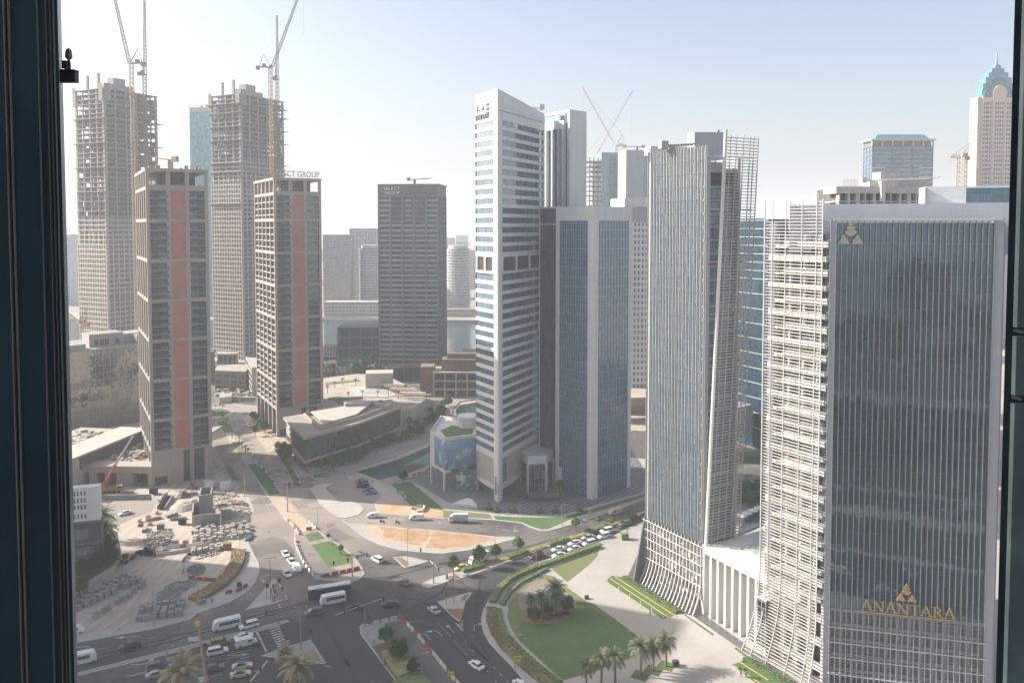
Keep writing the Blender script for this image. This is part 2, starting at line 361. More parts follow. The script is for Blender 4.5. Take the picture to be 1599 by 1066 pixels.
for g_ in ([(476,836.6),(484,832),(497,830.6),(507,841),(483,846)], [(486,851),(517,844.5),(535,858),(549,871.5),(549,879),(514,886.5)]): sheet('lawn', g_, .18, grass)
I5 = [(336,657),(354,656),(363,667),(379,688),(390,701),(411,730),(423,743),(441,772),(418,776),(385,726),(366,699),(352,679)]
raised('median', I5, .14, pv_l)
sheet('lawn', [(338,658),(352,657),(362,668),(366,675),(351,676)], .17, grass)
sheet('lawn', [(361,690),(374,689),(388,703),(388,708),(374,710)], .17, grass2)
sheet('lawn', [(387,726),(398,724),(409,732),(421,745),(438,771),(421,774)], .17, grass)
raised('roundabout_island', [(290,635),(345,635.5),(358,638),(366,642),(362,647),(350,652),(334,655),(290,656)], .14, conc)
sheet('lawn', [(290,638),(345,638.5),(356,640.5),(360,644),(350,648),(334,650),(290,650)], .18, grass)
raised('traffic_island', [(614,870),(634,868.5),(670,876),(655,881),(631,886.5)], .14, pv_l)
sheet('gravel_bed', [(617,871),(627,870.5),(632,874),(640,880),(636,885),(631,884)], .16, mulch)
I7 = [(657,912),(667,907),(680,901),(720,890.6),(755,880),(791,871),(824,859),(854,850),(887,839.6),(920,827.5),(965,813.5),(990,802.5),(1040,786),(1041,789),(989,806),(952.5,822.5),(915,836),(856,854),(797,875.6),(728,901),(700,907.5),(670,918),(660,916)]
raised('median', I7, .15, pv_l)
raised('traffic_island', [(683,940),(700,934),(734.6,924),(737,926),(727,939),(720,966),(716.6,970),(709,964.6)], .14, pv_l)
sheet('gravel_bed', [(697,951),(724,951),(719,965),(716,968),(710,963)], .16, mulch)
sheet('gravel_bed', [(722,931),(733.5,926),(726,938),(719,938)], .16, mulch)
raised('traffic_island', [(561.5,978),(567.5,973),(579.5,976),(624.5,967.5),(644,978),(717.6,1066),(760,1115),(660,1115),(620,1066),(576.5,1008),(563,990)], .14, pv_g)
sheet('road_lane', [(600,974),(624,969.5),(641,978),(714,1066),(752,1112),(690,1112),(660,1066),(634,1030),(612,1000)], .16, asph2)
sheet('planting_bed', [(581,1009),(611,1001),(617,1012),(620,1030),(640,1044),(652,1058),(672,1080),(640,1085),(622,1066),(598,1035)], .18, M('brown_bed', (.16, .11, .06), .95, .2, .8, fine=4, bump=.5))
# the triangular lot of ochre soil and the lit plaza
raised('pavement', [(543,817),(578,818.5),(636,824.5),(674,827.5),(740,834),(776,838),(812,838),(815,839),(773,850),(733,859),(690,864.5),(677,864),(625,859.6),(592,850.6),(570,840),(555,828),(535,812)], .14, pv_l)
sheet('bare_soil', [(556,821),(580,819.8),(636,826),(676,829),(740,835.5),(786,839),(765,847),(730,855),(690,860),(650,859),(622,852),(596,843),(575,833)], .17, soilp)
sheet('ochre_soil', [(592,823),(636,826.5),(672,829),(668,843),(655,852),(636,848),(598,838),(600,830)], .20, ochre)
sheet('ochre_soil', [(677,829.5),(740,836),(772,840),(758,847),(728,853),(692,856.5),(664,855),(671,845)], .20, ochre)
raised('plaza', [(484,763),(492,758),(500,756),(518,754),(521,756),(508,762),(530,784),(551,783),(563,788.5),(568,796),(560,804),(539,809),(525,807),(500,787)], .14, M('plaza_concrete', (.46, .42, .37), .85, .08, .1, fine=1.5))
raised('plaza', [(575,755),(592,752.5),(610,765),(629,781),(588.5,788),(583,786),(596,773.5)], .14, M('plaza_concrete', (.46, .42, .37)))
raised('roundabout_island', [(485,744),(490,741),(502,740),(510,742),(511,745),(503,748),(490,748.5)], .14, conc)
# green forecourt of the striped tower
FC = [(592,751),(640,747),(700,786),(735,797),(760,801),(830,806),(878,806),(930,790),(1003,770),(1060,752),(1062,757),(1003,782),(925,809),(890,820),(856,829),(845,829),(826,823),(815,817),(769,812),(730,810),(691,810),(628,805),(590,802),(586,788),(629,781)]
raised('forecourt', FC, .13, pv_l, kerb=True)
sheet('bare_soil', [(590,789),(640,782),(650,792),(690,794),(690,808.5),(628,803.5),(592,800)], .16, M('bare_soil_warm', (.50, .36, .22), .95, .12, .15, col2=(.42, .27, .14), fine=2))
sheet('lawn', [(612,757),(640,752),(686,789),(694,797),(668,794),(640,789),(634,781)], .17, grass)
sheet('lawn', [(692,797),(755,802),(764,803),(769,810),(730,808.5),(692,808.5)], .17, grass2)
sheet('lawn', [(770,806),(830,808),(880,808),(915,800),(888,812),(856,826),(846,827),(827,821),(816,815.5),(775,811)], .17, grass)
sheet('lawn', [(884,806),(930,793),(1003,772.5),(1040,760),(1040,764),(1003,777),(925,801),(900,806)], .17, grass)
raised('plaza', [(636,748),(655,742),(672,724),(760,700),(985,700),(1010,740),(1003,768),(930,788),(878,803),(830,803),(760,797),(735,794),(700,783)], .15, pv_d, kerb=False)
# park: a paved sheet, its lawns and beds on top
PK = [(1100,752),(1095,764),(1003,815),(979,825),(955,838),(920,853),(860,871),(831,882),(808,893),(792,905),(776,920),(766,930),(755,950),(751,967),(754,985),(764,1004),(782,1023),(805,1047),(820,1066),(850,1100),(900,1180),(1800,1180),(1700,900),(1240,760)]
raised('pavement', PK, .14, pv_l)
sheet('driveway', [(1003,818),(1003,838),(985,880),(1000,905),(1060,975),(1140,1045),(1190,1100),(1100,1100),(1020,1035),(1003,1003),(925,935),(900,912),(925,880),(945,850),(960,840),(985,826)], .155, pave('driveway_setts', (.385, .355, .315), SD, 3.0, 1.5, .05, .93))
L1 = [(852,897.5),(827,908),(805,927),(794,945),(792,962),(798,981),(810,1000),(878,1063),(914.5,1053),(990,1025),(998,995),(967,972.5),(925,944.6),(876,911.4),(862,899)]
sheet('lawn', L1, .17, grass2)
sheet('gravel_bed', [(852,904),(827,913),(810,934),(812,952),(830,957),(880,950),(902,939),(880,922),(862,909.7)], .20, gravel)
sheet('lawn', [(806,984),(815,968),(838,975),(865,974),(885,965),(893,953),(922,948),(962,974),(993,997),(986,1024),(912,1050),(879,1060),(814,1001)], .20, grass)
import math as _m
sheet('planting_bed', [G(855+39*_m.cos(a), 961+13*_m.sin(a)-.12*39*_m.cos(a)) for a in [i*_m.pi/12 for i in range(24)]], .23, mulch, px=False)
sheet('lawn', [(861,888),(886,909),(896,901),(921,881),(933,868),(936,857),(915,865),(885,877)], .17, grass2)
sheet('gravel_bed', [(792,921),(808,908),(830,897),(850,888),(850,892),(830,900),(810,912),(797,925),(786,944),(780,944)], .16, grass)
def bed(pts, z, m): sheet('planting_bed', pts, z, m)
bed([(946,907),(955.7,899),(976.6,902.7),(1060.4,958.5),(1035,967.3)], .2, grass)
bed([(1067,960),(1071,960),(1116,991),(1112,992)], .18, grass); bed([(1146,1012),(1150,1011),(1172,1028),(1168,1029)], .18, grass)
bed([(1143,1038),(1168.6,1030),(1290,1110),(1240,1110),(1179,1066)], .2, grass)
b = MB(); b.prism(Gs([(1005,845),(978,905),(1062,957),(1082,962),(1180,1030),(1230,1075),(1250,1068),(1200,1032),(1100,960),(1080,930)]), .1, .16)
struct(b, 'granite_strip', M('dark_granite', (.13, .13, .13), .28, .1, .4, fine=3))
# water: the broad creek far off and the small canal
def watermat():
    m, t, p, g = start('creek_water'); pos = g.outputs['Position']
    c = mixc(t, ramp(t, noise(t, pos, .02, 3), .35, .65), (.045, .085, .08), (.03, .06, .06)); t.links.new(c, p.inputs['Base Color'])
    p.inputs['Roughness'].default_value = .12; bmp = nn(t, 'ShaderNodeBump'); bmp.inputs['Strength'].default_value = .35; bmp.inputs['Distance'].default_value = .15
    t.links.new(noise(t, pos, .45, 4), bmp.inputs['Height']); t.links.new(bmp.outputs[0], p.inputs['Normal']); return m
wm = watermat()
sheet('creek', [(-2600, 655), (-300, 650), (-120, 632), (0, 640), (60, 650), (900, 700), (2500, 760), (2500, 900), (300, 868), (0, 872), (-400, 880), (-2600, 880)], .06, wm, px=False)
sheet('canal', [(556,736),(592,749),(640,738),(672,725),(760,700),(800,660),(800,622),(743,628),(718,632),(712,640),(713,652),(704,668),(690,680),(668,698),(620,718)], .06, wm)
# promenade beyond the canal
promen = pave('promenade', (.30, .265, .225), (.8, .6), 2.4, .8, .05, .8)
raised('promenade', [(470,735),(470,700),(520,660),(560,640),(640,622),(700,612),(760,608),(760,622),(718,628),(706,640),(706,654),(696,670),(664,692),(618,713),(560,732),(548,742),(536,738),(500,727)], .6, promen)
raised('promenade', [(592,751),(640,740),(672,727),(700,719),(700,728),(655,742),(640,747),(610,757)], .5, promen)
raised('embankment', [(-700, 884), (-120, 872), (0, 866), (300, 860), (300, 935), (-700, 950)], 1.5, pave('embankment_paving', (.40, .34, .28), (1, 0), 4, 4, .1, .8), px=False)
# city floor beyond the roundabout, and behind the viewpoint (seen mirrored in the glass)
raised('pavement', [(100,628),(290,628),(361,630),(393,633),(430,635),(520,655),(560,638),(700,610),(760,606),(760,585),(560,575),(200,572),(100,580)], .2, pave('district_paving_shaded', (.21, .20, .185), SD, 6, 6, .12, .7, var=.45))  # paving toned down: the shade among these blocks is in its colour
raised('pavement', [(1130,708),(1225,700),(1225,800),(1130,815)], .1, pave('court_paving_shaded', (.16, .16, .15), SD, 4, 4, .1, .8), kerb=False)  # dark sheet; the shade of the gap between the towers is painted in
sheet('road', [(1130,738),(1225,722),(1225,732),(1130,750)], .13, asph); sheet('lawn', [(1130,722),(1180,712),(1225,708),(1225,716),(1130,732)], .13, grass)
def area(name, x0, y0, x1, y1, z, m): b = MB(); b.prism([(x0, y0), (x1, y0), (x1, y1), (x0, y1)], z-.01, z); struct(b, name, m)
gdk = M('grass_dark', (.022, .04, .014), .9, .3, .06, fine=.6, col2=(.06, .065, .045))
area('road', -260, 96, 420, 128, .022, asph); area('road', 120, -600, 146, 95, .022, asph); area('lawn', 40, 60, 118, 92, .05, gdk); area('road', 40, 28, 118, 50, .025, asph); area('lawn', 20, -20, 118, 24, .05, gdk); area('lawn', 150, -60, 420, 90, .04, grass)
area('road', -300, -44, 420, -24, .026, asph); area('district_ground', -600, -300, 600, 10, .012, M('district_ground', (.11, .115, .09), .95, .3, .03, fine=.2, col2=(.05, .06, .04))); area('far_ground', -600, -2600, 600, -300, .03, M('far_ground_dark', (.20, .19, .175), .95, .3, .01, fine=.05, col2=(.08, .09, .08)))
# ------------------------------------------------------------------ road markings
b = MB()
def mk(p, q, w=.15, z=.034, m=0):
    p, q = Vector(p), Vector(q); d = (q-p).normalized(); o = Vector((-d.y, d.x))*w/2
    b.quad(*[(v.x, v.y, z) for v in (p-o, q-o, q+o, p+o)], m=m)
def dash(a, c, n, fr=.4, w=.15, m=0):
    a, c = G(*a), G(*c)
    for i in range(n): mk(a.lerp(c, i/n), a.lerp(c, (i+fr)/n), w, m=m)
def solid(pts, w=.15, m=0):
    q = Gs(pts)
    for i in range(len(q)-1): mk(q[i], q[i+1], w, z=.034+.0007*i, m=m)
def arrow(px, py, a, sc=1.0, turn=0):
    c = G(px, py); d = Vector((math.cos(a), math.sin(a))); o = Vector((-d.y, d.x))
    sc *= .8; mk(c-d*2.6*sc, c+d*1.0*sc, .2*sc, .035)
    e = c+d*1.0*sc
    if turn: e2 = e + o*turn*1.3*sc + d*.5*sc; mk(e, e2, .22*sc, .0357); t_ = (o*turn*.9+d*.3).normalized(); e = e2
    else: t_ = d
    n_ = Vector((-t_.y, t_.x))
    b.quad(*[(v.x, v.y, .0364) for v in (e+n_*.6*sc, e-n_*.6*sc, e+t_*1.7*sc)])
dash((114,1036),(372,970),7); dash((114,1022),(300,981),5); dash((250,1008),(372,976),4)
dash((114,1078),(420,1003),8); dash((114,1090),(410,1020),8); dash((180,1092),(420,1034),5)
solid([(200,1042),(236,1033)]); solid([(316,1032),(352,1022),(392,1014)]); solid([(352,1029),(384,1020)])
arrow(222,1036,R(8),1.3,1); arrow(214,1053,R(8),1.3,1); arrow(232,1049,R(8),1.3); arrow(372,1022,R(8),1.2); arrow(200,994,R(188),1.5); arrow(120,1010,R(188),1.5)
solid([(401,986),(416,1017)], .45); solid([(418,1031),(391,1063)], .45); solid([(391,1047),(403,1047)])
for i in range(10):      # zebra
    f_ = i/9; a0 = Vector((419.5+16*f_, 982+31*f_)); a1 = Vector((436.5+12*f_, 978+28*f_)); mk(G(*a0), G(*a1), .5, z=.04)
for px, py in ((400,929),(404,930),(385,927),(390,928),(395,929)): mk(G(px,py), G(px+2.4,py-.7), .5)
dash((449,874),(475,905),3); arrow(412,900,R(235),1.5,1); arrow(442,805,R(300),1)
solid([(385,742),(395,757),(411,778),(422,800)], .12); solid([(343,700),(361,726)], .12)
dash((371,655),(372,666),2); solid([(369,658),(372,668)]); dash((395,694),(402,702),2); dash((380,680),(460,775),9)
for px, py, a in ((383,655,120),(371,657,120),(400,714,300),(418,712,300),(427,707,300),(431,730,300),(419,731,300),(463,766,300),(438,757,300)): arrow(px, py, R(a), .9)
for px, py, a, tr in ((482,741,20,1),(476,750,200,1),(515,738,170,1),(512,750,20,1),(548,765,100,0),(575,794,260,0)): arrow(px, py, R(a), .7, tr)
for i in range(14): mk(G(507+1.7*i, 761.5+1.7*i), G(524+1.7*i, 758+1.5*i), .1)
for i in range(6): mk(G(374+i*3.9, 687-.45*i), G(376+i*3.9, 686.7-.45*i), .9, m=1)
solid([(340,686),(353,684)], .8, 1)
dash((548,818),(620,820),4); arrow(552,811,R(10),1); arrow(620,811,R(0),1.2); arrow(680,816,R(355),1.2); arrow(797,828,R(352),1.5); solid([(533,811),(543,818)], .3)
for i in range(7): solid([(680+22*i, 822+1.2*i+.2), (694+22*i, 828+1.2*i)] if i % 2 else [(722+14*i, 812+1.2*i),(718+14*i, 822+i)], .1)
solid([(520,908),(536,898),(560,886),(600,880)], .1)
for t0, h0, tr in (((671,997),(661,986),1), ((689,991),(679,982),1), ((708,986),(698,976),0), ((740,984),(741,972),-1)):
    v_ = G(*h0)-G(*t0); m_ = (G(*h0)+G(*t0))/2; pp_ = proj(m_.x, m_.y, 0); arrow(pp_[0], pp_[1], math.atan2(v_.y, v_.x), 1.15, tr)
dash((684,972),(735,1028),2,.8,.08); solid([(644,980),(718,1066),(740,1092)], .2, 1); dash((770,1040),(800,1072),3); dash((726,1000),(800,1100),6, .2)
solid([(636,971),(662,969)], .15, 1); solid([(580,1062),(584,1068)]); 
for i in range(5): mk(G(711+2.2*i, 972+2.6*i), G(716+1.6*i, 976+2*i), .2); mk(G(716+1.6*i, 976+2*i), G(723+.2*i, 968+3.6*i), .2)
solid([(507,1038),(516,1041)], .35)
dash((735,866),(850,836),6); dash((860,834),(990,790),7); dash((760,890),(990,815),9)
o = struct(b, 'road_markings', [white, yellow])
# darker wheel tracks, manholes
b = MB()
for pp in ([(560,860),(600,878),(660,885),(720,876),(800,857)],[(540,905),(610,900),(690,880),(790,862),(880,838)],[(600,960),(640,965),(690,990),(740,1040)],[(590,955),(640,955),(700,980),(760,1030)],[(620,930),(660,938),(720,985),(770,1040)],[(740,900),(820,878),(900,850)],[(120,1030),(250,1000),(380,965),(480,940)],[(120,1038),(260,1003),(390,969),(500,938)],[(130,1075),(300,1035),(420,1003),(520,975)],[(520,1000),(540,1030),(560,1066)],[(500,960),(525,1000),(545,1040)],[(700,905),(690,925),(640,950),(560,975)],[(750,905),(745,940),(742,985),(765,1030)]):
    q = Gs(pp)
    for i in range(len(q)-1): mk(q[i], q[i+1], .7, z=.026+.0006*i)
for px, py in ((520,890),(610,915),(560,950),(655,935),(480,985),(700,1000),(430,1005),(760,880),(640,1000),(420,830),(500,1020)):
    c_ = G(px, py); b.lathe((c_.x, c_.y, .02), [(.45, 0), (.45, .009)], 10)
struct(b, 'wheel_tracks', M('track_dark', (.025, .026, .028), .75, .2, .5, fine=2))
# tyre tracks of pale dust on the road
b = MB()
for off in (0, 5):
    pts = [(600-0, 0)]; pp = [(391,847+off*.3),(405,842+off),(418,833+off*1.1),(432,826+off*1.2),(446,822+off*1.2)]
    q = Gs(pp)
    for i in range(len(q)-1): mk(q[i], q[i+1], .5, z=.03+.0006*i)
for off in (0, 8):
    pp = [(455+off,775),(470+off,790),(486+off,802),(492+off,808),(488+off,814),(480+off,818)]
    q = Gs(pp)
    for i in range(len(q)-1): mk(q[i], q[i+1], .5, z=.0315+.0006*i)
struct(b, 'dust_tracks', M('dust', (.30, .265, .225), .95, .1, .6, fine=2))
# ================================================================== HAZE (volume) and materials for the buildings
hz = bpy.data.materials.new('haze_air'); hz.use_nodes = True; t = hz.node_tree
t.nodes.remove(t.nodes['Principled BSDF']); pvn = t.nodes.new('ShaderNodeVolumePrincipled')
pvn.inputs['Color'].default_value = (.86, .91, .97, 1); pvn.inputs['Density'].default_value = .00031; pvn.inputs['Anisotropy'].default_value = .1
t.links.new(pvn.outputs[0], t.nodes['Material Output'].inputs['Volume'])
b = MB(); b.prism([(-9500, -9500), (9500, -9500), (9500, 9500), (-9500, 9500)], -1.5, 330); o = b.build('haze', hz); o['kind'] = 'stuff'
stone = M('stone_cladding', (.34, .295, .255), .75, .06, .3, fine=2.5, streak=True)
stone2 = M('stone_dark', (.18, .165, .155), .75, .06, .3, fine=2.5, streak=True)
brick = panel('brick_cladding', (.42, .165, .115), SD, 1.2, .42, .03, .8, .85, .1, False)
dglass = glass('dark_window', (.010, .016, .022), SD, 1.6, 3.26, .09, .02, 1.55, line=(.04, .04, .04), blind=.3, bcol=(.10, .11, .11))
balg = M('balustrade_glass', (.085, .12, .12), .12, .15, .8)
slabm = M('slab_edge', (.34, .30, .26), .8, .12, .4)
orange = M('cornice_ochre', (.38, .22, .08), .8, .1, .5)
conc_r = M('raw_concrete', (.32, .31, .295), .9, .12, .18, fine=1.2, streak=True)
conc_shade = M('raw_concrete_shaded', (.11, .108, .105), .9, .15, .2, fine=1.2)  # raw concrete darkened: shade inside the open floors is in the colour
alu = M('white_aluminium', (.52, .515, .50), .45, .05, .6)
white_p = panel('white_panel', (.60, .60, .60), SD, 1.25, 3.64, .05, .72, .5, .05)
white_w = M('white_paint', (.58, .565, .54), .6, .06, .4, streak=True)
steel = M('galvanised_steel', (.34, .35, .35), .45, .1, 1.5, metal=.3)
dark = M('dark_metal', (.035, .037, .04), .5, .1, 1.5)
rust = M('crane_ochre', (.42, .27, .14), .7, .15, 1.5)
cranew = M('crane_grey', (.22, .175, .14), .7, .15, 1.5)
roofm = M('roof_screed', (.40, .36, .31), .9, .12, .12, fine=1.5)
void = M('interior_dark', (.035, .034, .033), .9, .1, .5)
interior = M('interior_grey', (.12, .115, .11), .9, .2, .35)
def text(s, fr, u, z, h, w, mat, name='lettering', parent=None, depth=.25, align='LEFT', bold=0.0, sx=1.0, fit=None):
    cu = bpy.data.curves.new('lettering', 'FONT'); cu.body = s; cu.size = 1; cu.extrude = .5; cu.align_x = align; cu.offset = bold; cu.resolution_u = 2
    ob = bpy.data.objects.new('lettering', cu); C.objects.link(ob); bpy.context.view_layer.update()
    dg = bpy.context.evaluated_depsgraph_get(); me = bpy.data.meshes.new_from_object(ob.evaluated_get(dg)); bpy.data.objects.remove(ob); bpy.data.curves.remove(cu)
    mb = MB(); k = h/.72
    if fit: sx = fit/(max(v.co.x for v in me.vertices)*k)
    for v in me.vertices:
        p = fr.p(u + v.co.x*k*sx, w + (v.co.z+.5)*depth); mb.v.append((p.x, p.y, z + v.co.y*k))
    for f in me.polygons: mb.f.append(tuple(f.vertices)); mb.m.append(0)
    bpy.data.meshes.remove(me)
    return mb.build(name, mat, parent)
# ------------------------------------------------------------------ the two brick panelled apartment towers
def brick_tower(px, py, ytop, pxl, pxr, label, floors_side_windows):
    P = G(px, py); ht = hgt(P, ytop); dl, dr = vp(88), vp(2950)
    Ll = reach(P, dl, pxl, 60); Lr = reach(P, dr, pxr, 60)
    A, B, Cc, D = P+dl*Ll, P, P+dr*Lr, P+dl*Ll+dr*Lr
    t = thing('apartment_tower', label, 'building', (B.x, B.y, 0))
    fl, ff = FR(A, B), FR(B, Cc)
    z0, fh = 13.2, (ht-8.5-13.2)/33.0
    zt = ht-8.5
    # core behind the frame
    k = MB(); ins = 1.3
    q = [fl.p(0, 0), None, None, None]
    core = [B+(dl+dr)*ins, Cc+(dl-dr)*ins, D-(dl+dr)*ins, A+(dr-dl)*ins]
    k.prism(core, 0, zt+1, 0, 1); k.prism([core[0]+(dl+dr)*3, core[1]+(dl-dr)*3, core[2]-(dl+dr)*1, core[3]+(dr-dl)*1], zt+1, ht-1.3); k.build('core_wall', [interior, roofm], t)
    fm = MB()
    # front frame: piers, bays at these fractions
    u = [0, .057, .32, .39, .625, .692, .943, 1.0]; u = [x*Lr for x in u]
    for i in (0, 2, 4, 6): fm.fb(ff, u[i], u[i+1], 0, ht-1.2, -1.2 if i else -.8, 0)
    for i in (0, 2, 4):
        fm.fb(ff, (u[1], 0, u[3], 0, u[5])[i], (u[2], 0, u[4], 0, u[6])[i], zt, zt+1.9, -1.2, -.12)
    fm.fb(ff, 0, Lr, ht-1.2, ht, -1.4, .25)
    panels = []; nb = 7; edges = [zt]
    steps = [4, 5, 5, 5, 5, 5, 4]
    for s_ in steps: edges.append(edges[-1]-s_*fh)
    win, bal = [], []
    for i in range(7):
        zt_, zb_ = edges[i], edges[i+1]
        m = MB(); m.fb(ff, u[3], u[4], zb_+1.2, zt_, -.9, -.25); panels.append(m)
        for a_, b_ in ((u[1], u[2]), (u[3], u[4]), (u[5], u[6])): fm.fb(ff, a_, b_, zb_, zb_+1.2, -1.0, -.1)
        for s_ in range(steps[i]):
            zz = zb_+s_*fh + (1.2 if s_ == 0 else .0); ze = zb_+(s_+1)*fh
            for (a_, b_, lft) in ((u[1], u[2], 1), (u[5], u[6], 0)):
                w_ = MB(); w_.fb(ff, a_, b_, zz+.02, ze-.28, -1.25, -.95); win.append(w_)
                mid = a_+(b_-a_)*.5
                ba, bb_ = (mid, b_+.6) if lft else (a_-.1, mid)
                fm.fb(ff, a_, b_, ze-.28, ze, -1.1, -.35, m=1 if (rnd.random() < .35) else 0)
                g_ = MB(); g_.fb(ff, ba, bb_, zz+.05, zz+1.25, .16, .24); g_.fb(ff, ba, bb_, zz-.22, zz+.02, -.3, .3, m=1)
                g_.fb(ff, ba, ba+.06, zz, zz+1.25, -.3, .22); g_.fb(ff, bb_-.06, bb_, zz, zz+1.25, -.3, .22); bal.append(g_)
                # mullions and now and then something standing on the balcony
                for q_ in range(1, 6): fm.fb(ff, a_+(b_-a_)*q_/6-.05, a_+(b_-a_)*q_/6+.05, zz, ze-.28, -.95, -.88, m=2)
                if rnd.random() < .4:
                    uu = rnd.uniform(ba+.5, bb_-.8); fm.fb(ff, uu, uu+.5, zz+.05, zz+.9, -.4, .05, m=3)
    # ground floors
    fm.fb(ff, u[1], u[3]+.55*(u[4]-u[3]), 3.6, z0, -1.0, -.1); fm.fb(ff, u[2]*.8, u[3]+.55*(u[4]-u[3]), 0, 3.6, -1.0, -.11)
    fm.fb(ff, u[5]+(u[6]-u[5])*.7, u[6], 0, z0, -1.0, -.12)
    # left face: deep fins five slots
    n = 5; pw = .95 if floors_side_windows else 1.45
    for i in range(n+1):
        c = pw/2+(Ll-pw)*i/n; fm.fb(fl, c-pw/2, c+pw/2, 0, ht-1.2, -1.3, .0 if i < n else -.001)
    for e in edges: 
        for i in range(n): fm.fb(fl, pw+(Ll-pw)*i/n-.02, (Ll-pw)*(i+1)/n+.02, e, e+1.3, -1.2, -.08)
    fm.fb(fl, 0, Ll, ht-1.2, ht, -1.4, .22)
    for i in range(7):
        for s_ in range(steps[i]):
            ze = edges[i+1]+(s_+1)*fh
            for j in range(n):
                a_, b_ = pw+(Ll-pw)*j/n, (Ll-pw)*(j+1)/n
                w_ = MB(); w_.fb(fl, a_, b_, ze-fh+.3, ze-.3, -1.25, -1.0)
                win.append(w_)
                if floors_side_windows: fm.fb(fl, a_, b_, ze-.3, ze+.25, -1.1, -.35); 
                else: fm.fb(fl, a_, b_, ze-.3, ze, -1.1, -.85)
    # hidden faces stay plain, with the same frame
    fb_, fr_ = FR(D, A), FR(Cc, D)
    fm.fb(fb_, 0, fb_.L, z0, ht-1.2, -1.0, -.02); fm.fb(fr_, 0, 1.2, 0, ht-1.2, -1, 0); fm.fb(fr_, fr_.L-1.2, fr_.L, 0, ht-1.2, -1, 0)
    fm.fb(fr_, 1.2, fr_.L-1.2, z0, zt, -1.25, -.6, m=2); fm.fb(fb_, 0, fb_.L, ht-1.2, ht, -1.4, .2); fm.fb(fr_, 0, fr_.L, ht-1.2, ht, -1.4, .21)
    fm.build('stone_frame', [stone, orange, dark, slabm], t)
    for m in panels: m.build('brick_panel', brick, t)
    for g_ in bal: pass
    many(t, 'balcony', bal, [balg, slabm])
    many(t, 'window', win, dglass)
    return t, P, ff, fl, ht, Lr, Ll, zt, (A, B, Cc, D)
tA = brick_tower(237, 760, 262, 215.5, 328.5, 'brown stone apartment tower with salmon brick panels beside the building site, nearer of the pair', False)
tC = brick_tower(432.5, 682, 277, 399.3, 503.5, 'brown stone tower with brick panels and large rooftop letters, standing behind the angular pavilion', True)
def roof_crane(parent_name, label, base, ht, a, L=10, mat=cranew, h=3.2):
    t = thing('maintenance_crane', label, 'crane', (base[0], base[1], ht))
    c = Vector((base[0], base[1], ht)); d = Vector((math.cos(a), math.sin(a), 0))
    m = MB(); m.box(c+Vector((0, 0, h/2)), (1.6, 1.6, h)); m.build('mast', mat, t)
    m = MB(); m.tube(c+Vector((0, 0, h))-d*L*.3, c+Vector((0, 0, h+.8))+d*L*.75, .32, 6); m.tube(c+Vector((0, 0, h+.8))+d*L*.75, c+Vector((0, 0, h+1.6))+d*L*.9, .18, 5); m.build('arm', mat, t)
    m = MB(); m.box(c-d*L*.3+Vector((0, 0, h+.3)), (2.2, 1.8, 2.2), a); m.build('counterweight', mat, t)
    return t
def rig(tw, n, seed, word):
    """clutter, rails and posts on a roof"""
    t, P, ff, fl, ht, Lr, Ll, zt, q = tw; r = random.Random(seed); m = MB()
    for i in range(n):
        u, w = r.uniform(1, Lr-2), r.uniform(-Ll*.5, -1); m.fb(ff, u, u+r.uniform(.3, 1.6), ht, ht+r.uniform(.4, 1.6), w-r.uniform(.4, 1.2), w)
    for i in range(26): u = Lr*i/25; m.fb(ff, u-.04, u+.04, ht, ht+1.1, -1, -.92)
    m.fb(ff, 0, Lr, ht+1.05, ht+1.12, -1, -.93); m.build('roof_rail', slabm, t)
    m = MB(); m.prism([q[1], q[2], q[3], q[0]], ht-1.3, ht-.9)
    m.build('roof_slab', roofm, t)
rig(tA, 26, 3, ''); 
roof_crane('', 'small maintenance crane on the flat roof of the nearer brick panelled tower', tA[2].p(tA[5]*.42, -4), tA[4]-.3, R(160), 8, M('crane_tan', (.40, .30, .22), .8, .1, 1), 4)
t, P, ff, fl, ht, Lr, Ll, zt, q = tC; m = MB(); m.prism([q[1], q[2], q[3], q[0]], ht-1.3, ht-.9); m.build('roof_slab', roofm, t)
m = MB()
for i in range(34):
    u = Lr*i/33; m.fb(ff, u-.05, u+.05, ht, ht+3.0, -1.6, -1.5)
for zz in (.8, 2.9): m.fb(ff, 0, Lr, ht+zz, ht+zz+.1, -1.7, -1.6)
sg = thing('rooftop_sign', 'large open rooftop letters spelling SELECT GROUP on a steel frame', 'sign', ff.P(Lr/2, ht, -1.4)); m.build('sign_frame', steel, sg)
text('SELECT GROUP', ff, .2, ht+.7, 3.0, -1.3, M('letter_grey', (.22, .21, .20), .6, .1, 2), 'letters', sg, .3, fit=Lr*.97)
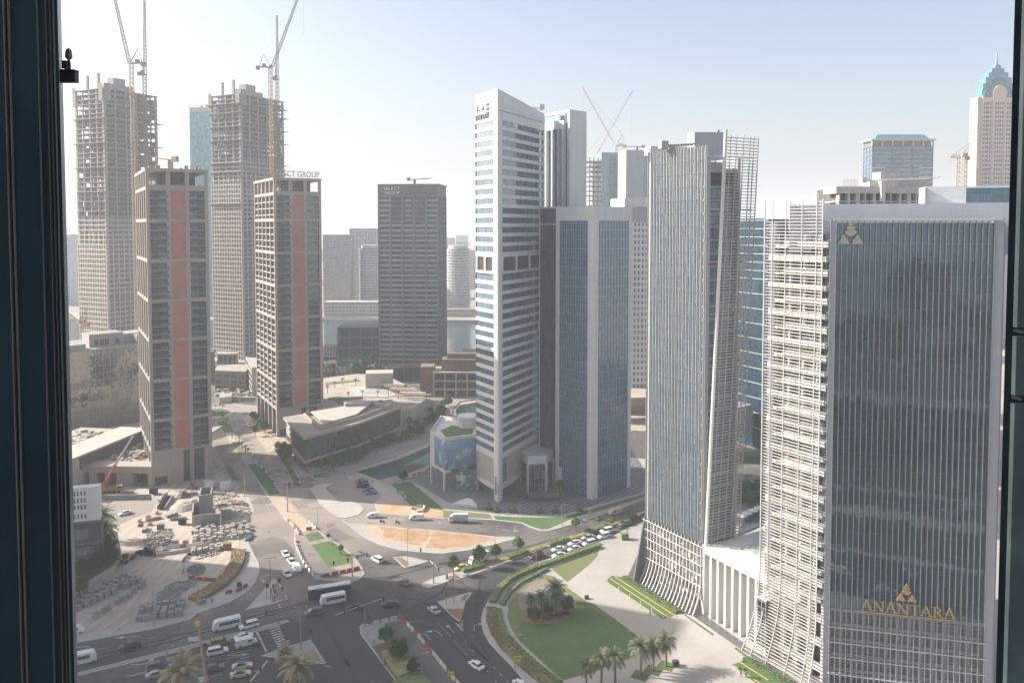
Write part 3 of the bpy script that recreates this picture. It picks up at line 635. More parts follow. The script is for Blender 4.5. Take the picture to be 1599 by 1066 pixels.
# ------------------------------------------------------------------ generic towers with real floors
def frame_tower(name, label, poly, z0, zt, fh, bays, mats, sh=.35, out=.25, pw=.6, ins=.35, band_every=1, roofh=1.2, sill=.9, group=None, cat='building', pier_out=.3, winname='window_band'):
    """poly: corners anticlockwise seen from above; bays: list of bay counts per side"""
    t = thing(name, label, cat, (poly[0][0], poly[0][1], 0), group=group)
    n = len(poly); a = sum(poly[i][0]*poly[(i+1) % n][1]-poly[(i+1) % n][0]*poly[i][1] for i in range(n))
    if a < 0: poly = poly[::-1]; bays = bays[::-1]; bays = bays[1:]+bays[:1]
    poly = [Vector(p) for p in poly]; cen = sum(poly, Vector((0, 0)))/n
    fm = MB(); nf = max(1, int(round((zt-z0)/fh))); fh = (zt-z0)/nf; wins = []
    frs = [FR(poly[i], poly[(i+1) % n]) for i in range(n)]
    inner = []
    for i in range(n):
        f0, f1 = frs[i-1], frs[i]; o = (f0.o+f1.o); k = ins/max(.3, (1+f0.o.dot(f1.o))); inner.append(poly[i]-o*k)
    for k in range(nf):
        z = z0+k*fh
        w = MB(); w.ring(inner, z+fh*sh+.002, z+fh-.002); wins.append(w)
        for f in frs: fm.fb(f, -out*0, f.L, z, z+fh*sh, -ins-.1, out*.3)
    for f, nb in zip(frs, bays):
        for i in range(nb+1):
            c = pw/2+(f.L-pw)*i/nb; fm.fb(f, c-pw/2, c+pw/2, z0, zt, -ins-.1, pier_out*.3+.003)
    if z0 > .5: fm.prism(inner, 0, z0)
    fm.prism([p+(p-cen).normalized()*.12 for p in poly], zt, zt+roofh)
    fm.build('facade_frame', [mats[0]], t)
    many(t, winname, wins, mats[1])
    return t, frs
# dark tower with the sign near its top
P = G(683, 596); P.y += 14; Hb = hgt(P, 287); Lf = 42.5; Ls = 30
dside, dfr = vp(925), Vector((-.995, .10))
A, B, D = P+dfr*Lf, P, P+dside*Ls
t = thing('apartment_tower', 'dark grey slab tower with white SELECT GROUP sign near its top, standing before the creek', 'building', (P.x, P.y, 0))
ff, fs = FR(A, B), FR(B, D); fh = 3.42; nb = 5
greyst = M('grey_stone', (.145, .145, .16), .75, .06, .3, fine=2.5, streak=True)
k = MB(); k.prism([A+dside*1-dfr*1, B+dfr*1+dside*1, D+dfr*1-dside*1, A+dside*Ls-dfr*1-dside*1], 0, Hb-1, 0, 1); k.build('core_wall', [interior, roofm], t)
fm = MB(); pw = 1.15; win, bal = [], []; zt = Hb-8.4
fm.fb(ff, 0, Lf, Hb-1.2, Hb, -1.2, .2); fm.fb(ff, 1.1, Lf-1.1, zt+1, Hb-1.2, -1.0, -.35, m=1); fm.fb(ff, 0, Lf, zt, zt+1, -1.0, -.02)
fm.fb(fs, 0, Ls, Hb-1.2, Hb, -1.2, .21); fm.fb(fs, 0, Ls, zt+1, Hb-1.2, -.8, -.3, m=1); fm.fb(fs, 0, Ls, zt, zt+1, -.8, -.02)
for i in range(nb+1):
    c = pw/2+(Lf-pw)*i/nb; fm.fb(ff, c-pw/2, c+pw/2, 0, Hb-1.2 if i in (0, nb) else zt, -1.2, 0)
for i in range(5): c = pw/2+(Ls-pw)*i/4; fm.fb(fs, c-pw/2, c+pw/2, 0, zt, -1.0, -.004)
nf = int(zt/fh)
for k_ in range(nf):
    z = zt-(k_+1)*fh
    if (k_+1) % 5 == 0 and k_: fm.fb(ff, 0, Lf, z-.5, z+.5, -1, -.06); fm.fb(fs, 0, Ls, z-.5, z+.5, -1, -.07)
    for j in range(nb):
        a_, b_ = pw+(Lf-pw)*j/nb, (Lf-pw)*(j+1)/nb
        w_ = MB(); w_.fb(ff, a_, b_, z+.25, z+fh-.02, -1.3, -1.0); win.append(w_)
        fm.fb(ff, a_, b_, z-.02, z+.25, -1.2, -.5, m=2)
        if not (k_ < 5 and j in (1, 3)):
            g_ = MB(); g_.fb(ff, a_+(b_-a_)*(.2 if (k_ < 5 and j == 2) else 0), b_-(b_-a_)*(.2 if (k_ < 5 and j == 2) else 0), z+.28, z+1.15, -.55, -.5); bal.append(g_)
        for q_ in (1, 2, 3): fm.fb(ff, a_+(b_-a_)*q_/4-.05, a_+(b_-a_)*q_/4+.05, z+.25, z+fh, -1, -.92, m=1)
    for j in range(4):
        a_, b_ = pw+(Ls-pw)*j/4, (Ls-pw)*(j+1)/4
        w_ = MB(); w_.fb(fs, a_, b_, z+.6, z+fh-.4, -1.3, -.9); win.append(w_); fm.fb(fs, a_, b_, z-.4, z+.6, -1.2, -.5)
fm.build('stone_frame', [greyst, M('dark_cladding', (.06, .065, .08), .6, .1, .4), slabm], t)
balg2 = M('balustrade_pale', (.22, .33, .35), .2, .1, .8)
many(t, 'balcony_rail', bal, balg2)
many(t, 'window', win, glass('slab_tower_glass', (.022, .034, .05), (1, 0), 1.7, 3.42, .09, .015, 1.7, line=(.05, .05, .06), blind=.25, bcol=(.12, .14, .16)))
text('SELECT', ff, Lf*.1, Hb-4.0, 1.9, -.2, white_w, 'lettering', t, .3, fit=Lf*.27, bold=.01); text('GROUP', ff, Lf*.1, Hb-6.8, 1.9, -.2, white_w, 'lettering', t, .3, fit=Lf*.27, bold=.01)
m = MB(); e = ff.P(Lf*.065, Hb-4.6, -.1)
for i in range(9):
    aa = i/8*math.pi; rr = .2+.75*math.sin(aa); m.fb(ff, Lf*.065-rr/2, Lf*.065+rr/2, Hb-6.8+i*.5, Hb-6.8+i*.5+.49, -.3, 0)
m.build('emblem', flat('sign_blue', (.06, .18, .42)), t)
roof_crane('', 'small maintenance crane on the roof of the dark slab tower by the creek', ff.p(Lf*.58, -6), Hb, R(0), 14)
# its dark podium and the villas round it
brown = M('brown_cladding', (.17, .125, .095), .8, .1, .3); beige = M('beige_render', (.42, .36, .30), .85, .08, .2, fine=1.5, streak=True); brickd = M('brown_brick', (.27, .16, .12), .85, .1, .3, fine=2)
def rect_px(pa, pb, depth, xv=None, z=0):
    """footprint whose front runs between two ground pixels, going back by depth"""
    a, b_ = G(*pa, z), G(*pb, z); f = FR(a, b_); return [a, b_, b_-f.o*depth, a-f.o*depth]
q = rect_px((604, 597), (672, 592), 12); t = thing('podium', 'long dark glazed podium with a planted roof at the foot of the dark slab tower', 'building', (q[0].x, q[0].y, 0))
f = FR(q[0], q[1]); m = MB(); m.prism(q, 0, 9, 0, 1); m.build('wall', [void, roofm], t); m = MB(); m.fb(f, -1, f.L+1, 9, 10, -12, 1.2)
for i in range(6): m.fb(f, f.L*i/5-.25, f.L*i/5+.25, 0, 9, -.1, .6)
m.build('frame', brown, t)
def villa(label, pa, pb, depth, ht, bays, floors, mats, roof=True):
    q = rect_px(pa, pb, depth); t, frs = frame_tower('apartment_block', label, q, .1, ht, ht/floors, bays, (mats[0], mats[1]), sh=.22, pw=.9, ins=1.2, out=.3, roofh=1.0)
    return t, q
villa('low brown block with glazed bays and a flat roof beside the turquoise pool', (527, 560), (600, 560), 26, 24, [4, 2, 4, 2], 3, (brown, dglass))
t_, q_ = villa('stepped stone apartment block with deep balconies between the dark tower and the canal', (676, 622), (748, 622), 22, 15, [4, 2, 4, 2], 3, (beige, dglass))
m = MB(); f = FR(q_[0], q_[1])
m.fb(f, 5, f.L+4, 15.9, 23, -16, -4); m.fb(f, 8, f.L+4, 23, 26, -14, -8); m.build('upper_storey', brown, t_); m = MB(); m.fb(f, -8, .1, 0, 19, -14, -2); m.build('brick_wing', brickd, t_)
villa('dark flat roofed villa on the creek shore left of the white striped tower', (722, 600), (760, 600), 16, 20, [3, 2, 3, 2], 3, (brown, dglass))
for a_, c_, d_, h_, n_, ms, lb in (((606,571),(640,570),14,11,2,(beige,dglass),'beige low block behind the dark slab tower podium'), ((688,606),(720,604),12,8,2,(stone,dglass),'low stone building before the creek right of the slab tower'), ((505,566),(524,566),12,12,3,(stone,dglass),'narrow stone block on the shore beside the second brick tower'), ((340,592),(372,590),16,16,3,(beige,dglass),'beige block between the brick towers behind the grey glazed one'), ((300,600),(334,598),18,20,4,(brown,dglass),'brown block half hidden by the nearer brick tower')):
    villa(lb, a_, c_, d_, h_, [4, 2, 4, 2], n_, ms)
villa('small beige shore pavilion beside the turquoise pool', (498, 590), (527, 588), 12, 9, [3, 2, 3, 2], 2, (beige, dglass))
sheet('pool', [(527, 566), (556, 564), (554, 571), (528, 573)], .4, M('pool_water', (.03, .33, .30), .1, .05, 1))
# ------------------------------------------------------------------ far bank
wt = M('far_white', (.55, .50, .45), .8, .06, .2); gl2 = glass('far_glass', (.15, .19, .22), (1, 0), 2, 3.2, .1, .02, 1.6, blind=.3)
def far_tower(name, label, x0, x1, Z, ytop, ybase, bays, fh, mats, depth=22, skew=0, **kw):
    X0, X1 = (x0-CX)/F*Z, (x1-CX)/F*Z; p = Vector(((X0+X1)/2, Z)); zt = hgt(p, ytop)
    q = [Vector((X0, Z+skew)), Vector((X1, Z)), Vector((X1+skew*.3, Z+depth)), Vector((X0+skew*.3, Z+depth+skew))]
    return frame_tower(name, label, q, .2, zt, fh, bays, mats, **kw)
far_tower('apartment_tower', 'beige apartment tower across the creek beside the brick panelled tower', 503, 545, 935, 368, 487, [8, 4, 8, 4], 3.2, (M('far_beige', (.42, .35, .28), .8, .06, .2), gl2), 24, 4, sh=.4)
far_tower('apartment_tower', 'tall pale grid tower across the creek, behind the curved balcony tower', 545, 588, 1010, 358, 487, [9, 4, 9, 4], 3.2, (M('far_pale', (.45, .46, .47), .8, .06, .2), gl2), 24, 3, sh=.4)
far_tower('apartment_tower', 'hazy white grid tower far off beside the dark window reveal', 88, 119, 1060, 367, 480, [8, 4, 8, 4], 3.3, (M('far_pale', (.45, .46, .47)), gl2), 26, 2, sh=.4)
far_tower('office_block', 'long low pale block on the far creek bank behind the stepped apartments', 505, 592, 905, 473, 493, [16, 3, 16, 3], 4.2, (wt, gl2), 18, 0, sh=.55)
far_tower('office_block', 'beige arcaded block on the far creek bank below the round tower', 690, 748, 900, 484, 497, [12, 3, 12, 3], 4.2, (M('far_beige', (.42, .35, .28)), gl2), 18, 0, sh=.5)
def round_tower(label, xc, half, Z, ytop, nfl, word):
    c = Vector(((xc-CX)/F*Z, Z+half/F*Z)); r = half/F*Z; zt = hgt(c, ytop); fh = 3.35; t = thing('apartment_tower', label, 'building', (c.x, c.y, 0)); n = int(zt/fh); wins = []; m = MB()
    for k in range(n):
        z = k*fh; m.lathe((c.x, c.y, z), [(r+.5, 0), (r+.5, 1.5)], 28)
        w = MB(); w.lathe((c.x, c.y, z+1.5), [(r-.4, 0), (r-.4, fh-1.5)], 28); wins.append(w)
    m.lathe((c.x, c.y, n*fh), [(r*.8, 0), (r*.8, 4)], 28); m.build('balcony_ring', wt, t); many(t, 'window_band', wins, gl2)
    return c, n*fh+4, r, t
c, z, r, t = round_tower('round white tower with banded balconies across the creek, right of the dark slab tower', 714, 19, 935, 388, 1, '')
fr = FR((c.x-8, c.y-r*.7), (c.x+12, c.y-r*.7)); text('DAMAC', fr, 6, z+.5, 3.6, 0, M('far_sign_grey', (.2, .2, .22), .6), 'lettering', t, .4)
round_tower('white rounded balcony tower across the creek, partly behind the dark slab tower', 575, 17, 950, 386, 1, '')
for i_, (x0, x1, Z, yt_, lab) in enumerate(((520,533,1250,372,'narrow hazy tower behind the beige apartment tower'), (534,546,1400,378,'hazy tower between the beige and the pale grid towers'), (560,572,1500,366,'very faint tower behind the pale grid tower'), (697,709,1700,372,'faint tower just right of the dark slab tower'), (712,730,2100,368,'faintest tower block on the horizon behind the round tower'), (732,742,1300,392,'low hazy tower left of the white striped tower'), (126,140,1500,372,'hazy block behind the leftmost concrete tower'), (505,516,1600,374,'very faint tower beside the second brick tower'))):
    far_tower('apartment_tower', lab, x0, x1, Z, yt_, 480, [6, 3, 6, 3], 3.4, (M('far_beige', (.42, .35, .28)) if i_ % 2 else wt, gl2), 20, 2, sh=.45)
b = MB(); r_ = random.Random(11)
for i in range(420):
    Z = r_.uniform(1150, 4200)*r_.uniform(.8, 1); X = r_.uniform(-.66, .45)*Z; s = r_.uniform(12, 40); h = r_.choice([5, 7, 9, 12, 16, 24, 38])*r_.uniform(.6, 1.2)
    b.box((X, Z, h/2), (s, s*r_.uniform(.4, 1.2), h), r_.uniform(-.5, .5))
o = b.build('distant_houses', wt); o['kind'] = 'stuff'; o['label'] = 'pale low city blocks fading into haze beyond the creek'
# ------------------------------------------------------------------ the two towers still being built
def site_tower(label, pxl, pxc, pxr, Z, ytop, nside, nfront, yfin, seed, xl=-1600, xr=1450):
    B = Vector(((pxc-CX)/F*Z, Z)); dl, dr = vp(xl), vp(xr)
    if pxl < pxc and dl.x > 0: dl = -dl
    zt = hgt(B, ytop); Ll, Lr = reach(B, dl, pxl, 150), reach(B, dr, pxr, 150)
    if xl < 0:
        dl = Vector((-.887, .462)); Ll = abs(reach(B, dl, pxl, 150))
    A, Cc = B+dl*Ll, B+dr*Lr; D = A+dr*Lr
    t = thing('unfinished_tower', label, 'building', (B.x, B.y, 0)); fl, ff = FR(A, B), FR(B, Cc); fb_, fr_ = FR(Cc, D), FR(D, A)
    fh = 3.5; nf = int(zt/fh); zf = hgt(B, yfin); r = random.Random(seed); slabs = []; fm = MB(); win = []
    for k in range(nf+1):
        z = zt-k*fh; s = MB(); ov = .6+(2.2 if r.random() < .18 and k < 26 else 0)
        q = [fl.p(-ov*.2, ov)+(-dr)*0, fl.p(Ll+.01, ov)+ff.o*ov, ff.p(Lr+ov, ov), fr_.p(-ov, ov)]
        s.prism([A+fl.o*ov-dl*-ov, B+fl.o*ov+ff.o*ov, Cc+ff.o*ov+dr*ov, D+dl*ov+dr*ov], z-.35, z); slabs.append(s)
    colf = [i/nfront for i in range(nfront+1)]; cols = [i/nside for i in range(nside+1)]
    for c_ in cols: w_ = 2.0 if c_ in (0, 1) else 1.1; fm.fb(fl, c_*(Ll-w_), c_*(Ll-w_)+w_, 0, zt, -1, .0)
    for c_ in colf: w_ = 1.9 if c_ in (0, 1) else 1.0; fm.fb(ff, c_*(Lr-w_), c_*(Lr-w_)+w_, 0, zt, -1, .0)
    for c_ in colf[:-1]: fm.fb(fb_, c_*fb_.L, c_*fb_.L+.8, 0, zt, -1, 0)
    for c_ in cols[:-1]: fm.fb(fr_, c_*fr_.L, c_*fr_.L+.8, 0, zt, -1, 0)
    # lift core; reveals sky between columns above
    cc = (A+Cc)/2; core = [cc+(p-cc)*.42 for p in (B, Cc, D, A)]; fm.prism(core, 0, zt+5.5)
    for k in range(7): fm.fb(ff, Lr*(.1+.12*k), Lr*(.1+.12*k)+.2, zt, zt+r.uniform(1, 2.5), -2, -1.7)
    for uu, hh in ((.25, 11), (.62, 12)): fm.fb(fl, Ll*uu, Ll*uu+1.8, zt, zt+hh, -5, -3.4)
    fm.prism([cc+(p-cc)*.22 for p in (B, Cc, D, A)], zt+5.5, zt+11)
    fm.build('concrete_frame', [conc_r], t)
    many(t, 'floor_slab', slabs, conc_r)
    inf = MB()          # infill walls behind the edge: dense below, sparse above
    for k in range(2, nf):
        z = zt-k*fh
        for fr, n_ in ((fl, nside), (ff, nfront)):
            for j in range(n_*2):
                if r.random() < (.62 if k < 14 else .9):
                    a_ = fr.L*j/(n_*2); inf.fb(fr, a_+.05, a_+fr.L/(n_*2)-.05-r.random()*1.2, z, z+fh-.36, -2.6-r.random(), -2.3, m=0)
    inf.build('infill_wall', [conc_shade], t)
    # finished cladding below zf: white grid on the left face, glass balustrades
    cl = MB(); gz = []; mats_ = panel('pale_cladding', (.50, .44, .37), SD, 1.6, 3.5, .05, .8)
    for k in range(0, nf):
        z = zt-(k+1)*fh
        if z > zf+18: continue
        full = z < zf
        for fr, nbv, rng in ((fl, nside*3, (0, 1)), (ff, nfront*2, (0, 1))):
            w_ = MB(); w_.fb(fr, .3, fr.L-.3, z+.05, z+fh-.4, -1.2, -.9); gz.append(w_)
            if fr is fl or r.random() < .9: cl.fb(fr, .1, fr.L-.1, z+(.0), z+.55, -.4, .7)
            nb_ = nside if fr is fl else nfront
            for j in range(nb_*2):
                if j % 2 == (0 if fr is fl else 1) or not full: continue
                a_ = fr.L*j/(nb_*2); cl.fb(fr, a_, a_+fr.L/(nb_*2), z+.55, z+1.4, .55, .62, m=1)
    for fr, n_ in ((fl, nside*3), (ff, nfront*2)):
        for j in range(n_+1): a_ = (fr.L-.6)*j/n_; cl.fb(fr, a_, a_+.6, 0, zf+(8 if j % 2 else 0), -.4, .66+.01*(j % 2))
    cl.build('cladding', [mats_, balg], t); many(t, 'window', gz, glass('site_window', (.06, .07, .075), SD, 1.2, 3.5, .1, .02, 1.5, blind=.4, bcol=(.25, .22, .18)))
    # safety screens
    sc_ = MB(); scm = M('safety_screen', (.27, .22, .19), .9, .15, .8)
    sc_.fb(ff, -.2, 5, zt-9, zt+3.5, .9, 1.1); sc_.fb(fl, Ll-4, Ll+.1, zt-9, zt+3.4, .9, 1.12); sc_.fb(fl, -1, 2.5, zt-12, zt+2, .9, 1.1); sc_.build('safety_screen', scm, t)
    hm = MB()          # hoist mast
    return t, fl, ff, zt, Ll, Lr, nf
D1 = site_tower('bare concrete tower under construction with two cranes, leftmost in view', 119, 167, 247, 575, 137, 4, 5, 380, 5)
D2 = site_tower('bare concrete tower under construction between the two brick panelled towers', 330, 378.5, 444, 620, 146, 4, 5, 285, 9)
# ------------------------------------------------------------------ tower cranes
def lattice(m, p0, p1, w, step, r=.12, mi=0, w1=None):
    p0, p1 = Vector(p0), Vector(p1); d = p1-p0; n = max(1, int(d.length/step)); w1 = w if w1 is None else w1
    a = d.orthogonal().normalized(); b_ = d.normalized().cross(a)
    def c(k, i): ww = w+(w1-w)*k/n; q = p0+d*(k/n); s = ((1, 1), (-1, 1), (-1, -1), (1, -1))[i]; return q+a*(s[0]*ww/2)+b_*(s[1]*ww/2)
    for i in range(4):
        m.tube(c(0, i), c(n, i), r*1.4, 4, m=mi)
        for k in range(n):
            m.tube(c(k, i), c(k+1, (i+1) % 4), r*.85, 3, m=mi); m.tube(c(k, i), c(k, (i+1) % 4), r*.8, 3, m=mi)
def crane(label, base, z0, zc, jib_az, jib_el, jib_len, mat=cranew, mast_m=rust, w=2.2, cj=9, group=None, z_w=None):
    t = thing('tower_crane', label, 'crane', (base[0], base[1], z0), group=group); p = Vector((base[0], base[1], 0))
    zz = z_w if z_w is not None else zc
    m = MB(); lattice(m, p+Vector((0, 0, z0)), p+Vector((0, 0, zz)), w, 3, .16*min(1, w/2.2)); m.build('mast', mast_m, t)
    if zz < zc: m = MB(); lattice(m, p+Vector((0, 0, zz)), p+Vector((0, 0, zc)), w, 3, .14); m.build('mast', mat, t)
    d = Vector((math.cos(jib_az), math.sin(jib_az), 0)); c = p+Vector((0, 0, zc))
    m = MB(); lattice(m, c+d*1.5+Vector((0, 0, 1)), c+(d*math.cos(jib_el)+Vector((0, 0, math.sin(jib_el))))*jib_len, 1.9 if w > 2 else 1.4, 2.6, .13 if w > 2 else .075, w1=.9); m.build('jib', mat, t)
    m = MB(); m.box(c-d*cj/2+Vector((0, 0, .4)), (cj+3, 2.6, .6), jib_az); m.box(c-d*cj+Vector((0, 0, -.4)), (2.6, 3, 2.6), jib_az); m.box(c-d*(cj*.5)+Vector((0, 0, 1.8)), (2.5, 2, 2), jib_az); m.build('counter_jib', mat, t)
    m = MB(); ap = c-d*5+Vector((0, 0, 10)); m.tube(c+d*.8, ap, .22, 4); m.tube(c-d*cj*.9, ap, .18, 4); m.tube(c+d*.8+Vector((-d.y, d.x, 0)), ap, .18, 4); m.build('a_frame', mat, t)
    m = MB(); tip = c+(d*math.cos(jib_el)+Vector((0, 0, math.sin(jib_el))))*jib_len*.97; m.tube(ap, tip, .07, 3); 
    m.tube(tip, tip-Vector((0, 0, min(40, jib_len*.6))), .05, 3); m.build('cable', dark, t)
    m = MB(); m.box(c+Vector((-d.y, d.x, 0))*1.9+Vector((0, 0, 1.2)), (2, 1.6, 2.2), jib_az); m.build('cab', white_w, t)
    return t
def at(px, Z, py): p = Vector(((px-CX)/F*Z, Z)); return p, hgt(p, py)
p, zc = at(211, 548, 100); crane('tall luffing crane at the front of the leftmost concrete tower', p, 0, zc, R(170), R(76), 62, z_w=D1[3]-2)
p, zc = at(231, 600, 118); crane('luffing crane with its jib upright behind the leftmost concrete tower', p, 60, zc, R(95), R(87), 56, mast_m=cranew)
p, zc = at(426, 600, 106); crane('luffing crane leaning right on the second concrete tower', p, 0, zc, R(12), R(69), 70, z_w=D2[3]+8)
p, zc = at(436, 650, 125); crane('luffing crane with its jib upright behind the second concrete tower', p, 60, zc, R(95), R(87), 52, mast_m=cranew)
p, zc = at(121, 520, 505); crane('yellow ochre crane low in the haze at the left edge above the dark glass block', p, 0, zc, R(175), R(38), 26, mat=rust, w=3.2, cj=5)
# far teal tower
q = [Vector(((296.5-CX)/F*900, 905)), Vector(((336-CX)/F*900, 900)), Vector(((338-CX)/F*900, 930)), Vector(((299-CX)/F*900, 935))]
teal = glass('teal_glass', (.015, .13, .17), (1, 0), 1.5, 3.8, .12, .004, 1.5, line=(.04, .15, .18), blind=0)
t = thing('office_tower', 'teal glass office tower rising behind, between the two concrete towers', 'building', (q[0].x, q[0].y, 0)); zt = hgt(q[0], 168)
m = MB(); m.prism(q, 0, zt-5); m.build('curtain_wall', teal, t); m = MB(); m.prism(q, zt-5, zt); m.build('parapet', M('teal_frame', (.28, .33, .36), .5), t)
roof_crane('', 'maintenance arm on the roof of the teal glass tower', (q[0].x+10, q[0].y+10), zt, R(180), 20)
# ================================================================== the white striped tower and its glass block
dgl = glass('strip_window', (.03, .06, .08), SD, .95, 3.64, .1, .02, 2.3, line=(.16, .17, .18), blind=.25, bcol=(.22, .25, .27))
cgl = glass('blue_curtain_wall', (.016, .07, .13), SD, .8, 3.64, .07, .022, 2.2, wave=.03, line=(.12, .15, .18), blind=.25, bcol=(.10, .16, .19))
P0 = G(778, 785); dl, dr = vp(54), vp(1415); Ht = hgt(P0, 138.5)
Ll, Lr = reach(P0, dl, 743, 60), reach(P0, dr, 850.5, 148)
A, B, Cc = P0+dl*Ll, P0, P0+dr*Lr; fl, ff = FR(A, B), FR(B, Cc)
zr = hgt(Cc, 178)
t = thing('office_tower', 'tall white tower with dark window stripes, a slanted top and DEYAAR lettering', 'building', (B.x, B.y, 0))
D = A+dr*Lr*.55+dl*2
wm_ = MB(); ins = .5; wins = []
core = [B+(dl+dr)*ins*1.2, Cc-dr*.1+dl*ins, D, A-dl*.3+dr*ins]
m = MB(); m.prism([B+(dl+dr)*.85, Cc+dl*.6, D+dl*.1, A-dl*.6+dr*.7], 6, zr-3); m.build('core_wall', [void], t)
rows = [144.3-3.64*i for i in range(35)]
uL = (0.0, Ll-3.3); uR = (3.6, Lr)
def rowz(i): return rows[i]-2.2, rows[i]
skip = (14, 15)
for fr, (ua, ub), gz in ((fl, uL, 0), (ff, uR, 0)):
    for i in range(len(rows)):
        z0_, z1_ = rowz(i)
        if i in skip:
            continue
        w_ = MB(); w_.fb(fr, ua+.01, ub-.01, z0_+.0, z1_, -.55, -.28); wins.append(w_)
        zn = rowz(i+1)[1] if i+1 < len(rows) else 15.0
        if i == 13: zn = rowz(14)[1]-.5
        wm_.fb(fr, ua, ub, zn if i+1 < len(rows) else z0_-2.2, z0_, -.6, 0)
    zg0, zg1 = rowz(15)[0], rowz(14)[1]-.5           # the open plant floor with its columns
    for k in range(4 if fr is ff else 3):
        u_ = ua+(ub-ua)*(k+.0)/(3.2 if fr is ff else 2.2); wm_.fb(fr, u_, u_+1.1, zg0, zg1, -1.2, -.1)
    w_ = MB(); w_.fb(fr, ua+.3, ub-.3, zg0+.2, zg1, -2.2, -1.9); wins.append(w_)
    wm_.fb(fr, ua, ub, zg0-1.0, zg0, -.6, .001)
for i in range(0, 35, 7): pass
wm_.fb(fl, uL[1], Ll, 0, rows[0], -.6, 0); wm_.fb(ff, 0, uR[0], 0, rows[0], -.59, .0005)
# crown: left plane level, right plane slanting down
for fr, za, zb in ((fl, Ht, Ht), (ff, Ht, zr)):
    a0, a1 = fr.p(0), fr.p(fr.L); i0, i1 = fr.p(0, -.6), fr.p(fr.L, -.6)
    wm_.hexa([V3(a0, rows[0]), V3(a1, rows[0]), V3(i1, rows[0]), V3(i0, rows[0])], [V3(a0, za), V3(a1, zb), V3(i1, zb), V3(i0, za)])
wm_.hexa([V3(Cc, 0), V3(Cc-dr*.6, 0), V3(D-dr*.6, 0), V3(D, 0)], [V3(Cc, zr), V3(Cc-dr*.6, zr), V3(D-dr*.6, Ht), V3(D, Ht)])
wm_.hexa([V3(A, 0), V3(A+dr*.6, 0), V3(D+dr*.3, 0), V3(D, 0)][::-1], [V3(A, Ht), V3(A+dr*.6, Ht), V3(D+dr*.3, Ht), V3(D, Ht)][::-1])
wm_.prism([B, Cc, D, A], zr-4, zr-3.5)
wm_.fb(fl, .5, Ll, 4.2, 6.2, -.6, .02); wm_.fb(ff, 0, Lr*.62, 4.2, 6.6, -.6, .02); wm_.fb(fl, 0, 1.1, 0, 5, -.6, .01)
wm_.build('white_cladding', [white_p], t); many(t, 'window_band', wins, dgl)
zl = rowz(34)[0]-2.2
m = MB(); m.fb(fl, 0, uL[1], 6.2, zl+2.3, -.62, -.05); m.fb(ff, uR[0]+3.8, Lr*.97, 5, zl+2.3, -.62, -.05); m.fb(ff, uR[0]+.3, uR[0]+3.8, zl+.5, zl+2.3, -.62, -.06); m.build('stone_panel', M('travertine', (.40, .355, .30), .8, .07, .3, fine=2, streak=True), t)
m = MB(); m.fb(ff, uR[0]+.05, uR[0]+3.8, 6.6, zl+.5, -.5, -.2); m.fb(fl, 1.1, uL[1], .1, 4.2, -2.5, -2.2); m.fb(ff, uR[0], Lr*.6, .1, 4.2, -2.5, -2.2); m.build('lobby_glass', glass('lobby_glass', (.03, .05, .055), SD, 1.1, 1.1, .08, .02, 1.6, line=(.25, .26, .26), blind=.3), t)
ink = flat('sign_ink', (.05, .045, .04), .6)
s1 = fl.L
text('DEYAAR', fl, .5, Ht-10.0, 2.0, .06, ink, 'lettering', t, .25, bold=.02, fit=Ll*.60)
ar = MB()           # the arabic word above it, drawn as strokes in the plane of the wall
def stroke(pts, w, fr, u0, z0, sc):
    for i in range(len(pts)-1):
        (x0, y0), (x1, y1) = pts[i], pts[i+1]; dx, dy = x1-x0, y1-y0; l = math.hypot(dx, dy) or 1; nx, ny = -dy/l*w/2, dx/l*w/2
        q = [(x0+nx, y0+ny), (x0-nx, y0-ny), (x1-nx+dx/l*w*.3, y1-ny), (x1+nx+dx/l*w*.3, y1+ny)]
        ar.hexa([fr.P(u0+a*sc, z0+c*sc, .07+.004*i) for a, c in q], [fr.P(u0+a*sc, z0+c*sc, .3+.004*i) for a, c in q])
stroke([(.0, -.35), (.35, -.3), (.5, .0), (.48, .35)], .14, fl, .9, Ht-6.3, 1.7)
stroke([(.72, 1.2), (.74, .1), (1.0, 0), (2.9, 0), (2.95, .45)], .15, fl, .9, Ht-6.3, 1.7)
stroke([(3.1, .02), (3.5, .0), (3.62, .35), (3.3, .85)], .16, fl, .9, Ht-6.3, 1.7)
for q in ((2.45, -.42), (2.72, -.42)): stroke([q, (q[0]+.14, q[1])], .15, fl, .9, Ht-6.3, 1.7)
for r_ in range(3):
    for c_ in range(3): stroke([(5.2+.48*c_, -.95+1.05*r_), (5.2+.48*c_+.28, -.95+1.05*r_)], .62, fl, .75, Ht-6.6, 1.55)
ar.build('emblem', ink, t)
m = MB(); fr = FR(FR(A, B).p(Ll-2.6), FR(A, B).p(Ll)); 
for i in range(8): m.fb(fl, Ll-2.2, Ll-.9-(.4 if i % 3 else 0), 9.2-i*.9, 9.7-i*.9, 0, .25)
m.build('number_sign', ink, t)
roof_crane('', 'cream maintenance crane lying on the roof of the white striped tower', ff.p(Lr*.9, -6), zr-2.2, R(185), 20, white_w, 4.5)
